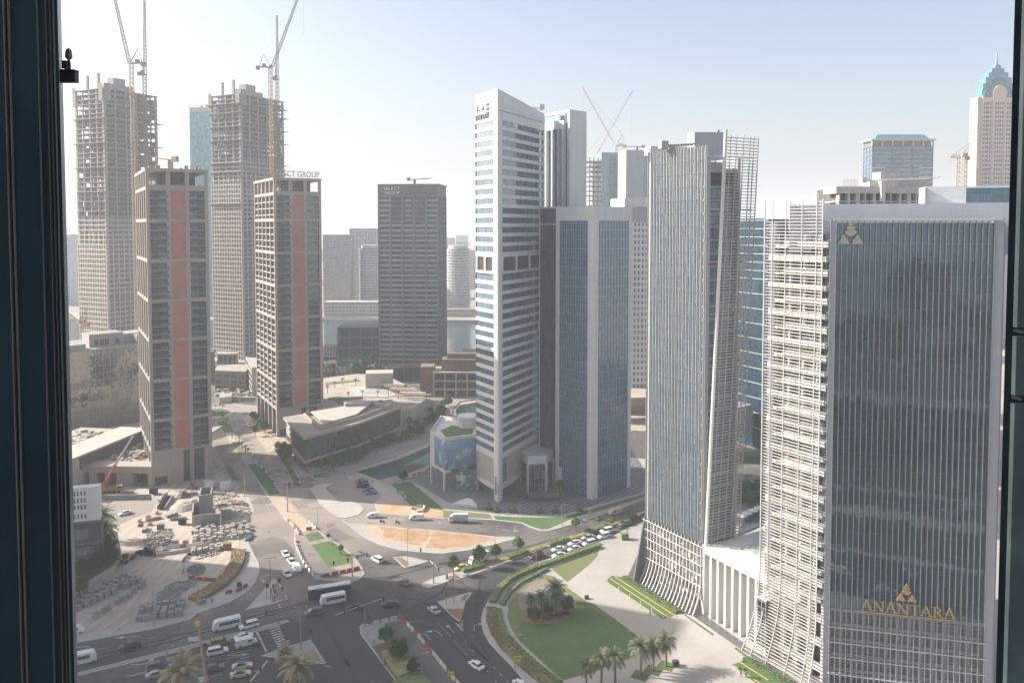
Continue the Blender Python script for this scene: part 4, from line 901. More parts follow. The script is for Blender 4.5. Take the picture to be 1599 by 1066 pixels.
# rear block
Q = Vector(((889-CX)/F*330, 330)); Hq = hgt(Q, 171); dq, dqr = vp(-100), vp(2200); Lq = reach(Q, dqr, 916, 150); Lq2 = reach(Q, dq, 849, 150)
fa, fb2 = FR(Q+dq*Lq2, Q), FR(Q, Q+dqr*Lq)
t = thing('office_tower', 'white rear block with three tall fins, joined behind the striped tower', 'building', (Q.x, Q.y, 0))
m = MB(); m.prism([Q+dq*.6+dqr*.6, Q+dqr*Lq, Q+dqr*Lq+dq*16, Q+dq*16+dqr*.6], 0, Hq-1.5); m.build('wall', [white_p], t)
m = MB(); m.fb(fb2, 0, Lq+.02, 0, Hq, -.6, 0); m.fb(fa, fa.L-1.6, fa.L, 0, Hq, -.6, .001); m.fb(fa, 0, fa.L-1.6, Hq-1.1, Hq, -.6, .002)
for i, u_ in enumerate((.14, .38, .62)): m.fb(fa, fa.L*u_, fa.L*u_+.8, 60, Hq-7.5, -.5, 1.2)
m.fb(fa, fa.L*.14, fa.L*.86+.1, Hq-7.5, Hq-4.2, -.5, 1.3); m.fb(fa, fa.L*.78, fa.L*.78+.9, 60, Hq-7.5, -.5, 1.21); m.build('white_frame', white_p, t)
m = MB(); m.fb(fa, .05, fa.L-1.6, 0, Hq-1.1, -.7, -.35); m.build('curtain_wall', cgl, t)
# glass block
P1 = G(925, 781); H1 = hgt(P1, 322); da, db = vp(-320), vp(2170); La, Lb = reach(P1, da, 868, 108), reach(P1, db, 987, 108)
fa, fb_ = FR(P1+da*La, P1), FR(P1, P1+db*Lb)
t = thing('office_block', 'blue glass office block with white corner piers in front of the striped tower', 'building', (P1.x, P1.y, 0))
q = [P1, P1+db*Lb, P1+db*Lb+da*La, P1+da*La]; cen = (q[0]+q[2])/2
m = MB(); m.prism([cen+(p-cen)*.94 for p in q], 0, H1-2, 0, 1); m.build('core_wall', [void, roofm], t)
m = MB(); 
for fr in (fa, fb_):
    m.fb(fr, 0, 2.0 if fr is fa else 2.9, 0, H1, -.7, .0); m.fb(fr, fr.L-2.9 if fr is fa else fr.L-1.9, fr.L-(.0 if fr is fa else 0), 0, H1, -.7, .002)
    m.fb(fr, 2, fr.L-1.9, H1-5.4, H1, -.7, -.001)
fc, fd = FR(q[1], q[2]), FR(q[2], q[3]); m.fb(fc, 0, fc.L, 0, H1, -.7, 0.004); m.fb(fd, 0, fd.L, 0, H1, -.7, .003); m.prism([cen+(p-cen)*.985 for p in q], H1-2.0, H1-1.5)
m.fb(fa, 2, 3.6, 0, 9, -.4, .2); m.build('white_frame', white_p, t)
bands = []
zb = [H1-5.4]
while zb[-1] > 6: zb.append(zb[-1]-3.64)
for fr in (fa, fb_):
    for i in range(len(zb)-1):
        w_ = MB(); w_.fb(fr, 2.0, fr.L-1.9, zb[i+1]+.14, zb[i], -.6, -.3); bands.append(w_)
    w_ = MB(); w_.fb(fr, 3.4 if fr is fa else 2.0, fr.L-1.9, .1, zb[-1], -.6, -.32); bands.append(w_)
mu = MB()
for fr in (fa, fb_):
    n_ = 13 if fr is fa else 11
    for i in range(n_+1): u_ = 2.0+(fr.L-3.9)*i/n_; mu.fb(fr, u_-.05, u_+.05, 1, H1-5.4, -.3, -.14)
    for z_ in zb[1:]: mu.fb(fr, 2.0, fr.L-1.9, z_, z_+.14, -.3, -.12)
mu.build('mullions', steel, t); many(t, 'window_band', bands, cgl)
# recessed dark wing between the two
Wd = P1+da*La; dk = vp(-320); fr = FR(Wd+dk*reach(Wd, dk, 837, 90), Wd); zk = 12.5
m = MB(); m.fb(fr, 0, fr.L, zk-9, H1-.5, -3.0, -1.8); m.build('dark_glass_wing', glass('dark_wing_glass', (.012, .03, .045), SD, 1.3, 3.64, .06, .01, 1.5, line=(.05, .06, .07), blind=.1, bcol=(.08, .1, .12)), t)
m = MB(); m.fb(fr, 0, .6, 0, H1, -3.2, -1.7); m.fb(fr, 0, fr.L, H1-.5, H1+.3, -3.1, -1.5); m.fb(fr, .6, fr.L, H1-7, H1-6.5, -2.0, -1.7); m.build('white_edge', white_w, t)
# entrance rotunda with its plants
t = thing('entrance_canopy', 'white faceted glass entrance rotunda between the striped tower and the glass block', 'building', G(840, 768))
pp = Gs([(812,742),(822,752),(846,766-8),(858,752),(866,744)]); zc_ = hgt(pp[2], 704)
ql = Gs([(813,759),(824,768),(853,766),(864,757)]); bk = [ql[3]+vp(300)*9, ql[0]+vp(900)*9]
c4 = ql+bk; m = MB(); m.prism(c4, zc_-3.2, zc_); m.prism([c4[0], c4[1], c4[2], c4[3], c4[4], c4[5]], zc_, zc_+.1); 
for p in ql: m.tube(V3(p, 0), V3(p, zc_-3), .55, 10)
m.build('canopy_ring', white_p, t)
cen = sum(c4, Vector((0, 0)))/6; m = MB(); m.ring([cen+(p-cen)*.93 for p in c4], .1, zc_-3.2); m.build('curtain_wall', glass('rotunda_glass', (.02, .03, .03), SD, 1.5, 2.6, .09, .02, 1.7, line=(.3, .32, .3), blind=.2), t)
# podium with the billboard
bp = [(671,748),(690,752),(742,772)]; 
pa = G(676, 762); pb = G(700, 780); pc = G(743, 776)
PA, PB, PC = G(672, 753), G(695, 768), G(745, 760); PA2, PC2 = PA+vp(900)*26, PC+vp(900)*20
t = thing('podium_building', 'white podium on tall columns with a curved billboard, left of the striped tower', 'building', (PB.x, PB.y, 0))
z0_, z1_ = 7.5, 21.5
m = MB(); m.prism([PA, PB, PC, PC2, PA2], z0_, z0_+1.2); m.prism([PA, PB, PC, PC2, PA2], z1_-1.6, z1_-1.2)
for fr in (FR(PA, PB), FR(PB, PC), FR(PC2, PA2), FR(PA2, PA)): m.fb(fr, 0, fr.L, z1_-1.6, z1_, -.4, 0)
m.fb(FR(PA, PB), 0, 4, z0_+1.2, z1_-1.6, -.5, -.01); m.fb(FR(PA2, PA), 0, FR(PA2, PA).L, z0_+1.2, z1_-1.6, -.5, -.01)
for p in [PA.lerp(PB,.08),PA.lerp(PB,.95),PB.lerp(PC,.5)+Vector((0,.5)),PA2.lerp(PA,.5)]: m.tube(V3(p, 0), V3(p, z0_), .45, 10)
m.prism([G(739,757), G(745,757), G(745,751), G(739,751)], 0, z0_)
m.build('white_frame', white_w, t)
def billboard():
    m, t, p, g = start('billboard_print'); pos = g.outputs['Position']; s = nn(t, 'ShaderNodeSeparateXYZ'); t.links.new(pos, s.inputs[0])
    z = ramp(t, s.outputs[2], 3, 20); c = mixc(t, z, (.10, .16, .20), (.16, .33, .55))
    n1 = noise(t, pos, .22, 6, .7); c = mixc(t, mth(t, 'MULTIPLY', ramp(t, n1, .5, .62), .8), c, (.55, .60, .62))
    c = mixc(t, mth(t, 'MULTIPLY', ramp(t, noise(t, pos, .5, 5), .52, .6), mth(t, 'SUBTRACT', 1.0, z)), c, (.05, .10, .06))
    t.links.new(c, p.inputs['Base Color']); p.inputs['Roughness'].default_value = .25; return m
bbm = billboard(); m = MB(); f1, f2 = FR(PA, PB), FR(PB, PC); m.fb(f1, 4, f1.L, z0_+1.2, z1_-1.6, -.4, -.05); m.fb(f2, 0, f2.L, z0_+1.2, z1_-1.6, -.4, -.06); m.build('billboard', bbm, t)
m = MB(); f3 = FR(G(712, 768), G(742, 768)); m.fb(f3, 0, f3.L, .8, 6.8, -.4, 0); m.build('billboard', bbm, t, label='lower poster panel under the podium')
m = MB(); m.fb(FR(PB, PC), 2.5, f2.L-.2, z0_, z0_+1.25, -.02, .06); m.build('green_band', flat('band_green', (.01, .07, .05)), t)
text('DEYAAR', FR(PB, PC), 6, z0_+.3, .7, .07, white_w, 'lettering', t, .06)
m = MB(); q_ = [PA+Vector((4, 4)), PB+Vector((0, 6)), PC+Vector((-2, 5)), PC+Vector((-2, 12)), PA+Vector((8, 12))]; m.prism(q_, z1_-1.2, z1_-.9); m.build('roof_lawn', grass, t)
m = MB(); p = PC2+Vector((-6, -4)); m.lathe((p.x, p.y, z1_-1.2), [(4.2, 0), (4.2, 4), (4.6, 4.1), (4.6, 5)], 24); m.build('roof_drum', white_p, t)
# small white service roof, fountain wall
fr = FR(G(706,790), G(745,794)); m = MB(); m.hexa([fr.P(0, .14), fr.P(fr.L, .14), fr.P(fr.L*.9, .14, -3.5), fr.P(fr.L*.1, .14, -3.5)], [fr.P(0, 1.3), fr.P(fr.L, 1.0), fr.P(fr.L*.7, 2.6, -2.5), fr.P(fr.L*.5, 2.7, -3)])
for u_ in (.25, .7, .78): m.fb(fr, fr.L*u_, fr.L*u_+.6, .5, 1.0, -.1, .03)
single(m, 'service_hatch', white_w, 'low white wedge shaped service roof on the striped plaza below the billboard', 'roof hatch', G(725, 792))
fr = FR(G(825,781), G(873,781)); t = thing('fountain_wall', 'curved dark fountain wall with a wooden top on the plaza before the rotunda', 'fountain', fr.P(fr.L/2, .14))
m = MB(); m.fb(fr, 0, fr.L, .14, 2.6, -1.5, -.5); m.build('wall', M('fountain_wood', (.17, .11, .075), .6, .1, 1), t); m = MB(); m.fb(fr, -.3, fr.L+.3, .14, .9, -.5, 1.4); m.build('basin', dark, t); m = MB(); m.fb(fr, 0, fr.L, .9, .93, -.4, 1.2); m.build('water', wm, t)
# ------------------------------------------------------------------ buildings behind
p = Vector(((975-CX)/F*455, 455)); zt = hgt(p, 309)
q = [p, p+Vector((28, 3)), p+Vector((22, 28)), p+Vector((-5, 24))]
t, frs = frame_tower('apartment_tower', 'white apartment tower with small paired windows behind the glass block', q, .2, zt-14, 3.45, [12, 6, 12, 6], (white_w, glass('small_window', (.05, .07, .085), (1, 0), 1.6, 3.4, .12, .01, 1.6, blind=.2)), sh=.42, pw=1.1, ins=.3, roofh=.4)
m = MB(); f = frs[0]; m.prism([v for v in q], zt-5, zt); m.build('crown', white_w, t); m = MB(); m.prism([v+(sum(q, Vector((0, 0)))/4-v)*.05 for v in q], zt-13.6, zt-5); m.build('louvre_floor', panel('louvre', (.36, .37, .38), (1, 0), 1.1, 1.3, .3, .5), t)
m = MB(); m.prism([p+Vector((-12, -14)), p+Vector((30, -10)), p+Vector((30, 0)), p+Vector((-12, -3))], 0, 12); m.prism([p+Vector((-16, -34)), p+Vector((24, -28)), p+Vector((24, -15)), p+Vector((-16, -20))], 9, 13); m.prism([p+Vector((-14, -32)), p+Vector((-11, -32)), p+Vector((-11, -29)), p+Vector((-14, -29))], 0, 9); m.build('podium', beige, t)
# glass tower still rising, beside the grey panelled one
p = Vector(((939-CX)/F*690, 690)); zt = hgt(p, 238)
q = [p, p+Vector((20, 4)), p+Vector((14, 26)), p+Vector((-6, 24))]
t = thing('unfinished_tower', 'partly glazed office tower under construction with a crane on top, behind the glass block', 'building', (p.x, p.y, 0))
m = MB(); m.prism(q, 0, zt); m.build('curtain_wall', glass('hazy_glass', (.08, .12, .15), (1, 0), 1.6, 3.8, .14, .02, 1.8, line=(.22, .25, .27), blind=.3), t)
m = MB(); a = p+Vector((-11, 3)); 
for k in range(int(zt/4.2)): m.prism([a, p+Vector((0, .1)), p+Vector((-5, 22)), a+Vector((-5, 22))], k*4.2, k*4.2+.5)
for k in range(3): m.tube(V3(a+Vector((1+k*3.6, 1)), 0), V3(a+Vector((1+k*3.6, 1)), zt-4), .6, 6)
for k in (0, 7, 13): m.prism([a+Vector((-3, -2)), a+Vector((10, -2)), a+Vector((10, 0)), a+Vector((-3, 0))], zt-8-k*4.2, zt-7.4-k*4.2)
m.build('open_floors', conc_r, t)
pc_, zc = at(962, 700, 232); crane('pale luffing crane leaning left on the glass tower behind the striped tower', pc_, zt-4, zc+2, R(155), R(59), 62, M('crane_light', (.44, .37, .31)), M('crane_light', (.44, .37, .31)), 1.6, 7)
pc_, zc = at(905, 760, 268); crane('pale luffing crane leaning right, half hidden behind the striped tower', pc_, 60, zc-10, R(25), R(57), 108, M('crane_light', (.44, .37, .31)), M('crane_light', (.44, .37, .31)), 1.6, 7)
p = Vector(((977-CX)/F*660, 660)); zt = hgt(p, 234); greyp = panel('grey_metal_panel', (.33, .35, .38), (1, 0), 2.5, 5, .08, .8)
q = [p, p+Vector((56, 12)), p+Vector((50, 34)), p+Vector((-4, 26))]
t = thing('office_tower', 'plain grey panelled tower with one dark slot, behind the finned tower', 'building', (p.x, p.y, 0)); zt2 = hgt(q[1], 224)
m = MB(); f = FR(q[0], q[1]); m.fb(f, 0, f.L*.27, 0, zt, -20, 0); m.fb(f, f.L*.37, f.L, 0, zt+3.5, -20, .3); m.build('wall', greyp, t)
m = MB(); m.fb(f, f.L*.27, f.L*.37, 0, zt-7, -20, -1); m.build('slot_window', cgl, t)
roof_crane('', 'small maintenance arm on the plain grey tower behind the finned tower', f.p(f.L*.2, -5), zt, R(175), 16, cranew, 3)
p = Vector(((1083-CX)/F*420, 420)); zt = hgt(p, 206.5); q = [p, p+Vector((16.8, .5)), p+Vector((17, 16)), p+Vector((-.6, 15)), p+Vector((-3.0, 4))]
t = thing('office_tower', 'plain blue grey block rising above the roof of the finned tower', 'building', (p.x, p.y, 0)); m = MB(); m.prism(q, 0, zt); m.build('wall', panel('blue_grey_panel', (.26, .30, .35), (1, 0), 2.4, 9.0, .1, .75), t)
m = MB(); m.tube((p.x+13, p.y+2, zt), (p.x+13, p.y+2, zt+1.5), .5, 6); m.build('beacon', dark, t)
# dark blue office
C1 = G(1195, 705); zt = hgt(C1, 341); f1 = FR(C1+vp(190)*60, C1); f2 = FR(C1, C1+Vector((.995, .1))*34)
nvy = glass('navy_glass', (.008, .022, .036), (-.44, .9), 1.6, 3.9, .06, .012, 1.45, line=(.04, .06, .07), blind=.15, bcol=(.05, .10, .11))
t = thing('office_block', 'dark navy glass block with white ledges between the two louvred towers', 'building', (C1.x, C1.y, 0))
m = MB(); q = [f1.a, C1, f2.p(f2.L), f2.p(f2.L)+Vector((-8, 40))]; m.prism(q, 0, zt); m.build('curtain_wall', nvy, t)
m = MB(); r = random.Random(4)
for k in range(27):
    z = zt-1-3.9*k if k < 8 else zt-28.3-7.0*(k-7)
    if z < 8: break
    a_ = r.choice([0, .55, .62, .7]) if k % 2 else 0; m.fb(f1, f1.L*a_, f1.L+.2, z, z+.28, -.2, .3); m.fb(f2, -.2, f2.L, z, z+.28, -.2, .31)
m.build('ledges', M('ledge_grey', (.42, .44, .46), .5, .1, 1), t)
f = FR(G(1150, 712), G(1173, 704)); m = MB(); m.fb(f, -14, f.L, 8, 22, -12, 0); 
for k in range(7): m.fb(f, -14, f.L+.4, 9+k*1.8, 9.7+k*1.8, -12, .4)
m.tube(f.P(f.L-5, 0, -1), f.P(f.L-.5, 8, -1), .3, 5); m.tube(f.P(f.L-5, 0, -1), f.P(f.L-9, 8, -1), .3, 5)
single(m, 'office_wing', panel('wing_panel', (.30, .31, .31), (1, 0), 2, 1.8, .1, .7), 'raised grey wing with horizontal bands on slanted legs beside the navy block', 'building', f.P(0, 0))
# ------------------------------------------------------------------ the finned tower (left of the hotel) and its podium
C0 = G(1096, 957); dS, dN = vp(60), Vector((.872, .489)); LS = reach(C0, dS, 1012.5, 120); LN = reach(C0, dN, 1149, 19); zp = 19.2; zt = hgt(C0, 227)
fS, fN = FR(C0+dS*LS, C0), FR(C0, C0+dN*LN); q = [fS.a, C0, C0+dN*LN, C0+dN*LN+dS*LS]
t = thing('office_tower', 'slim tower of silver fins with a leaning screen of horizontal louvres', 'building', (C0.x, C0.y, 0))
fgl = glass('fin_glass', (.045, .085, .11), (dS.x, dS.y), 1.55, 3.5, .25, .03, 2.0, wave=.01, line=(.10, .12, .12), blind=.4, bcol=(.30, .40, .40))
cen = (q[0]+q[2])/2
m = MB(); m.prism([p+(cen-p).normalized()*2.2 for p in q], 0, zt-6); m.build('core_wall', interior, t)
bands = []; n_ = int((zt-.3-zp)/3.55)
for k in range(n_):
    z = zp+k*3.55; w_ = MB(); w_.fb(fS, .3, LS-.05, z+.12, z+3.5, -.5, -.12); bands.append(w_)
for k in range(n_-3):
    z = zp+k*3.55; w_ = MB(); w_.fb(fN, .3, LN-.3, z+.5, z+3.3, -1.6, -1.3); bands.append(w_)
many(t, 'window_band', bands, fgl)
m = MB()
for k in range(n_-2): m.fb(fN, 0, LN, zp+k*3.55-.2, zp+k*3.55+.45, -2, -.9)
m.fb(fS, .2, LS, zp-.2, zt-3, -1.4, -.52); m.fb(fN, .5, LN, zp, zp+.6, -2, -.5)
fr3, fr4 = FR(q[2], q[3]), FR(q[3], q[0]); m.fb(fr3, 0, fr3.L, 0, zt-3, -1, 0); m.fb(fr4, 0, fr4.L, 0, zt-3, -1, .01); m.prism([p+(cen-p).normalized()*.8 for p in q], zt-7, zt-6)
m.fb(fN, 1.0, LN*.75, zt-12, zt-4, -4, -2.4); m.build('floor_slabs', panel('fin_tower_panel', (.33, .34, .35), (dS.x, dS.y), 1.5, 3.55, .06, .8), t)
fins = []; nf_ = 17
silver = M('silver_fin', (.31, .32, .33), .45, .05, .5, metal=.2)
louv = M('louvre_shaded', (.36, .345, .32), .55, .08, .6)  # darker than the aluminium: the shaded look of the screen is in the colour
for i in range(nf_+1):
    u_ = (LS-.3)*i/nf_; w_ = MB(); w_.fb(fS, u_, u_+.42, zp-1.2, zt, -.3, .10); w_.fb(fS, u_, u_+.1, zp, zt, .1, .34); fins.append(w_)
many(t, 'fin', fins, silver)
# flared foot: ribs that curve outwards, with rails between
ribs = []; rail = MB()
def flare(z): k = max(0, (9.5-z)/9.5); return .55+2.9*k*k
for i in range(nf_+1):
    u_ = (LS-.3)*i/nf_; w_ = MB(); zz = [0, 1.5, 3, 5, 7, 9.5, 14, zp-1]
    for a_, b_ in zip(zz[:-1], zz[1:]):
        ua, ub = u_-(1-u_/LS)*.25*(flare(a_)-.55), u_-(1-u_/LS)*.25*(flare(b_)-.55)
        w_.hexa([fS.P(ua, a_, flare(a_)), fS.P(ua+.3, a_, flare(a_)), fS.P(ua+.3, a_, flare(a_)-.5), fS.P(ua, a_, flare(a_)-.5)], [fS.P(ub, b_, flare(b_)), fS.P(ub+.3, b_, flare(b_)), fS.P(ub+.3, b_, flare(b_)-.5), fS.P(ub, b_, flare(b_)-.5)])
    ribs.append(w_)
many(t, 'rib', ribs, M('rib_grey', (.42, .41, .40), .5, .06, .6))
for z in (7.5, 10.5, 13.2, 15.8, 18.4): rail.tube(fS.P(-.6, z, flare(z)+.15), fS.P(LS+.4, z, flare(z)+.15), .13, 5)
rail.build('rail', alu, t)
m = MB(); m.fb(fS, 0, LS, 0, zp-.2, -1.6, -1.2)
r = random.Random(2)
for k in range(60): u_, z_ = r.uniform(0, LS-2), r.uniform(.5, zp-3); m.fb(fS, u_, u_+r.uniform(.5, 2), z_, z_+r.uniform(.5, 1.8), -1.2, -1.0)
m.build('lobby_wall', M('lobby_white', (.50, .48, .45), .7, .15, .5), t)
m = MB(); m.hexa([fS.P(-.3, 0, 4.6), fS.P(0.1, 0, 4.6), fS.P(.1, 0, -9), fS.P(-3.6, 0, -9)], [fS.P(-.3, zp, .5), fS.P(0.1, zp, .5), fS.P(.1, zp, -9), fS.P(-.3, zp, -9)]); m.build('flared_flank', greyst, t)
# leaning louvre screen and its mast
scr = MB(); pole = []
def sp(u, z): k = (z-zp)/(zt-zp); return fN.P(u*(1+.0*k) + k*4.6 , z, 1.2+ k*.6)
zh = zt+3
nl = 130
for i in range(nl):
    z = zp+.6+(zh-zp-.6)*i/nl; scr.hexa([sp(.2, z)+Vector((0, 0, 0)), sp(LN, z), sp(LN, z)+Vector((0, .35, 0)), sp(.2, z)+Vector((0, .35, 0))], [sp(.2, z)+Vector((0, 0, .2)), sp(LN, z)+Vector((0, 0, .2)), sp(LN, z)+Vector((0, .35, .2)), sp(.2, z)+Vector((0, .35, .2))])
scr.build('louvre_screen', louv, t)
for u_ in (.16, .34, .55, .75, .86, 1.0):
    w_ = MB(); w_.tube(sp(LN*u_, zp), sp(LN*u_, zh), .16, 5); w_.build('screen_post', louv, t)
w_ = MB(); w_.tube(sp(0, zp-.5)+Vector((0, -.3, 0)), sp(0, zh+1.2)+Vector((0, -.3, 0)), .48, 10); w_.build('mast', white_w, t)
for k in range(8):
    z = zp+6+k*14
    for u_ in (1, LN-1): w_ = MB(); w_.tube(fN.P(u_, z, -1), sp(u_, z), .15, 5); w_.build('strut', alu, t)
roof_crane('', 'dark maintenance crane on the roof of the finned tower', cen+Vector((-6, 0)), zt-6, R(20), 9, steel, 7)
# colonnaded podium
dP = Vector((.489, -.872)); PE = G(1190, 1030); fP = FR(C0, C0+dP*((PE-C0).length)); 
t = thing('colonnade', 'white colonnaded podium linking the finned tower and the hotel tower', 'building', (C0.x, C0.y, 0))
m = MB(); m.fb(fP, 0.5, fP.L+8, zp-2.2, zp, -4, .4); m.fb(fP, .5, fP.L+8, zp-2.0, zp-.25, -22, -4); m.build('roof_beam', white_w, t)
nc = 9; 
for i in range(nc+1):
    u_ = .3+(fP.L-1.0)*i/nc; w_ = MB(); w_.fb(fP, u_, u_+.75, .14, zp-2.2, -2.6, .25); w_.build('column', white_w, t)
m = MB(); m.fb(fP, .3, fP.L, .1, zp-2.2, -5, -4.2); m.build('rear_wall', panel('podium_grey', (.36, .36, .36), (dP.x, dP.y), 3, 3, .06, .8), t)
m = MB(); 
for i in range(nc): 
    u_ = .3+(fP.L-1.0)*(i+.3)/nc; m.fb(fP, u_-.8, u_+.6, 7+(i % 2)*.5, 8.6+(i % 2)*.5, -4.2, -2.4)
m.build('balcony_box', white_w, t)
m = MB(); m.fb(fP, 7, fP.L+6, zp+.01, zp+.25, -17, -7); m.build('skylight', M('green_skylight', (.36, .44, .38), .3, .15, .8), t)
t = thing('glass_lift', 'narrow black glass lift shaft standing in front of the colonnade beside the hotel', 'lift', fP.P(fP.L-.3, 0)); m = MB(); m.fb(fP, fP.L-3.0, fP.L-.4, 2.5, 14, .3, 2.3); m.build('glazing', glass('lift_glass', (.01, .012, .015), (dP.x, dP.y), 1.3, 1.5, .1, .01, 1.6, line=(.4, .4, .4), blind=0), t); m = MB(); m.fb(fP, fP.L-3.1, fP.L-.3, 14, 14.4, .2, 2.4); m.fb(fP, fP.L-3.1, fP.L-.3, .1, 2.5, .25, 2.35); m.build('frame', white_w, t)
# courtyard pool behind the podium
sheet('pool', [(1150, 838), (1166, 802), (1215, 790), (1215, 810)], .5, wm); sheet('pool_deck', [(1146, 802), (1215, 781), (1215, 784), (1150, 806)], .4, pv_l)
sheet('lawn', [(1156, 840), (1215, 828), (1215, 900), (1156, 870)], .3, grass)
# ------------------------------------------------------------------ the hotel tower
F0 = Vector((71.0, 178.5)); dA, dB = vp(10), Vector((.972, -.236)); LA = 17.0; LB = 34.6; zA, zB = 110.0, 106.6
fA, fB = FR(F0+dA*LA, F0), FR(F0, F0+dB*LB)
t = thing('hotel_tower', 'large hotel tower with a mirror glass front, a louvred flank and gold ANANTARA lettering', 'building', (F0.x, F0.y, 0))
hgl = glass('mirror_glass', (.014, .038, .056), (dB.x, dB.y), 1.33, 3.6, .05, .006, 2.15, wave=.022, tint=(.6, .84, 1), line=(.07, .08, .09), blind=.12, bcol=(.03, .05, .055), rough=.02)
q = [F0+dA*LA, F0, F0+dB*LB, F0+dB*(LB+4)+Vector((6, 30)), F0+dA*LA+Vector((8, 18))]
cen = sum(q, Vector((0, 0)))/5
m = MB(); m.prism([p+(cen-p).normalized()*3.0 for p in q], 0, zB-6); m.build('core_wall', interior, t)
zs = 18.2; bands = []
for k in range(24):
    z = zs+k*3.6
    if z+3.6 > zB-.6: break
    w_ = MB(); w_.fb(fB, 1.2, LB-1.6, z+.03, min(z+3.6, zB-1.1), -.9, -.6); bands.append(w_)
ztop = zs+len(bands)*3.6
if ztop < zB-1.2: w_ = MB(); w_.fb(fB, 1.2, LB-1.6, ztop, zB-1.1, -.9, -.6); bands.append(w_)
many(t, 'window_band', bands, hgl)
lob = []
for k in range(5):
    z = .6+k*3.5; w_ = MB(); w_.fb(fB, 1.2, LB-1.6, z, z+2.7, -1.6, -1.3); lob.append(w_)
many(t, 'lobby_window', lob, glass('hotel_lobby_glass', (.03, .035, .045), (dB.x, dB.y), 2.6, 2.7, .1, .02, 1.7, line=(.2, .2, .22), blind=.3, bcol=(.12, .10, .09)))
m = MB(); hp = panel('hotel_panel', (.30, .32, .36), (dB.x, dB.y), 1.3, 3.6, .04, .8)
m.fb(fB, 0, 1.2, 0, zB, -1, -.1); m.fb(fB, LB-1.6, LB, 0, zB, -1, .1); m.fb(fB, 1.2, LB-1.6, 0, zs, -2.2, -1.6)
for k in range(6): m.fb(fB, 1.2, LB-1.6, .0+k*3.5-.2, .6+k*3.5, -1.7, -1.1)
for i in range(14): u_ = 1.2+(LB-3.4)*i/13; m.fb(fB, u_, u_+.6, 0, zs, -1.65, -1.2)
m.fb(fB, 0, LB, zs-.8, zs, -1.6, -.4)
for k in range(len(q)): 
    if k in (0, 1): continue
    fr = FR(q[k], q[(k+1) % 5]); m.fb(fr, 0, fr.L, 0, zB-1, -1.5, -.05)
m.build('frame', hp, t)
fins = []
for i in range(28):
    u_ = 1.15+(LB-2.9)*i/27; w_ = MB(); w_.fb(fB, u_, u_+.09, zs-.3, zB-.4, -.62, .12)
    zz = [0, 2, 4, 6, 9, 13, zs-.2]
    def fo(z): return .1+1.3*max(0, (8-z)/8)**2
    for a_, b_ in zip(zz[:-1], zz[1:]): w_.hexa([fB.P(u_, a_, fo(a_)+.12), fB.P(u_+.13, a_, fo(a_)+.12), fB.P(u_+.13, a_, fo(a_)-.3), fB.P(u_, a_, fo(a_)-.3)], [fB.P(u_, b_, fo(b_)+.12), fB.P(u_+.13, b_, fo(b_)+.12), fB.P(u_+.13, b_, fo(b_)-.3), fB.P(u_, b_, fo(b_)-.3)])
    fins.append(w_)
many(t, 'fin', fins, M('fin_grey', (.33, .34, .36), .5, .06, .6))
m = MB(); m.fb(fB, .6, LB-.2, zB-.6, zB, -1.2, .25)
for z in (3.2, 6.8, 10.3, 13.8): m.fb(fB, 1, LB-1, z, z+.14, -.2, .12+fo(z))
m.build('cap_rail', white_w, t)
m = MB()
for i in range(3): m.fb(FR(q[2], q[3]), .2+i*.9, .5+i*.9, 0, zB-1, -.05, .35)
m.build('side_fins', hp, t)
# crown behind the parapet
fR = FR(F0+dA*4+dB*.8-fB.o*3.5*1, F0+dB*LB-fB.o*3.5)
m = MB(); m.fb(fR, -6, fR.L+2, zB-8, zA-.2, -9, 0); m.build('crown', panel('crown_panel', (.40, .44, .50), (dB.x, dB.y), 4, 3, .05, .85), t)
m = MB(); m.fb(fR, fR.L*.62, fR.L+3, zA-1.6, zA+3.6, -11, -2.5); m.build('plant_room', M('white_box', (.62, .64, .66), .5, .05, .5), t); m = MB(); m.fb(fR, fR.L*.84, fR.L+3, zA, zA+3.2, -2.5, -2.3); m.build('plant_window', hgl, t)
m = MB(); m.fb(fR, fR.L*.61, fR.L*.61+.3, zA-1.6, zA+3.4, -2.6, -1.8); m.build('plant_post', white_w, t)
# louvred flank: balconies, screen
bal = MB(); wins = []; r = random.Random(8)
for k in range(28):
    z = 19+k*3.25
    if z > zB-6: break
    w_ = MB(); w_.fb(fA, .2, LA-1.5, z, z+2.7, -2.6, -2.3); wins.append(w_)
    bal.fb(fA, 0, LA-1.0, z-.5, z, -3, -.9, m=0)
    if k % 2 == 0: bal.fb(fA, .3, LA-.8, z-.2, z+.9, -.2, .35)
    else: bal.fb(fA, 4.2, LA-.8, z-.2, z+1.0, -1.3, -.3); bal.fb(fA, 4.2, LA-.8, z+.9, z+1.1, -2.4, -.3)
    for i in range(4):
        if r.random() < .6: u_ = 1+i*4; bal.fb(fA, u_, u_+.5, z, z+2.7, -2.2, -1.2)
for z in (2.5, 8.5, 14): bal.fb(fA, 0, LA, z, z+1.6, -1.2, -.2)
for i in range(5): bal.fb(fA, .5+i*3.8, 1.7+i*3.8, .14, 19, -1.8, -.8)
bal.build('balconies', white_w, t); many(t, 'window', wins, glass('hotel_side_glass', (.03, .045, .055), (dA.x, dA.y), 1.4, 3.25, .12, .02, 1.7, line=(.3, .3, .28), blind=.3))
w_ = MB(); w_.fb(fA, .3, LA-1.2, .2, 18, -2.6, -2.4); w_.build('lobby_window', MT['hotel_lobby_glass'], t)
def fo2(z): return 1.5+2.6*max(0, (15-z)/15)**1.7
def fe(z): return -3.2*max(0, (22-z)/22)**1.6
scr = MB(); nl = 146; zc2 = zA+.2
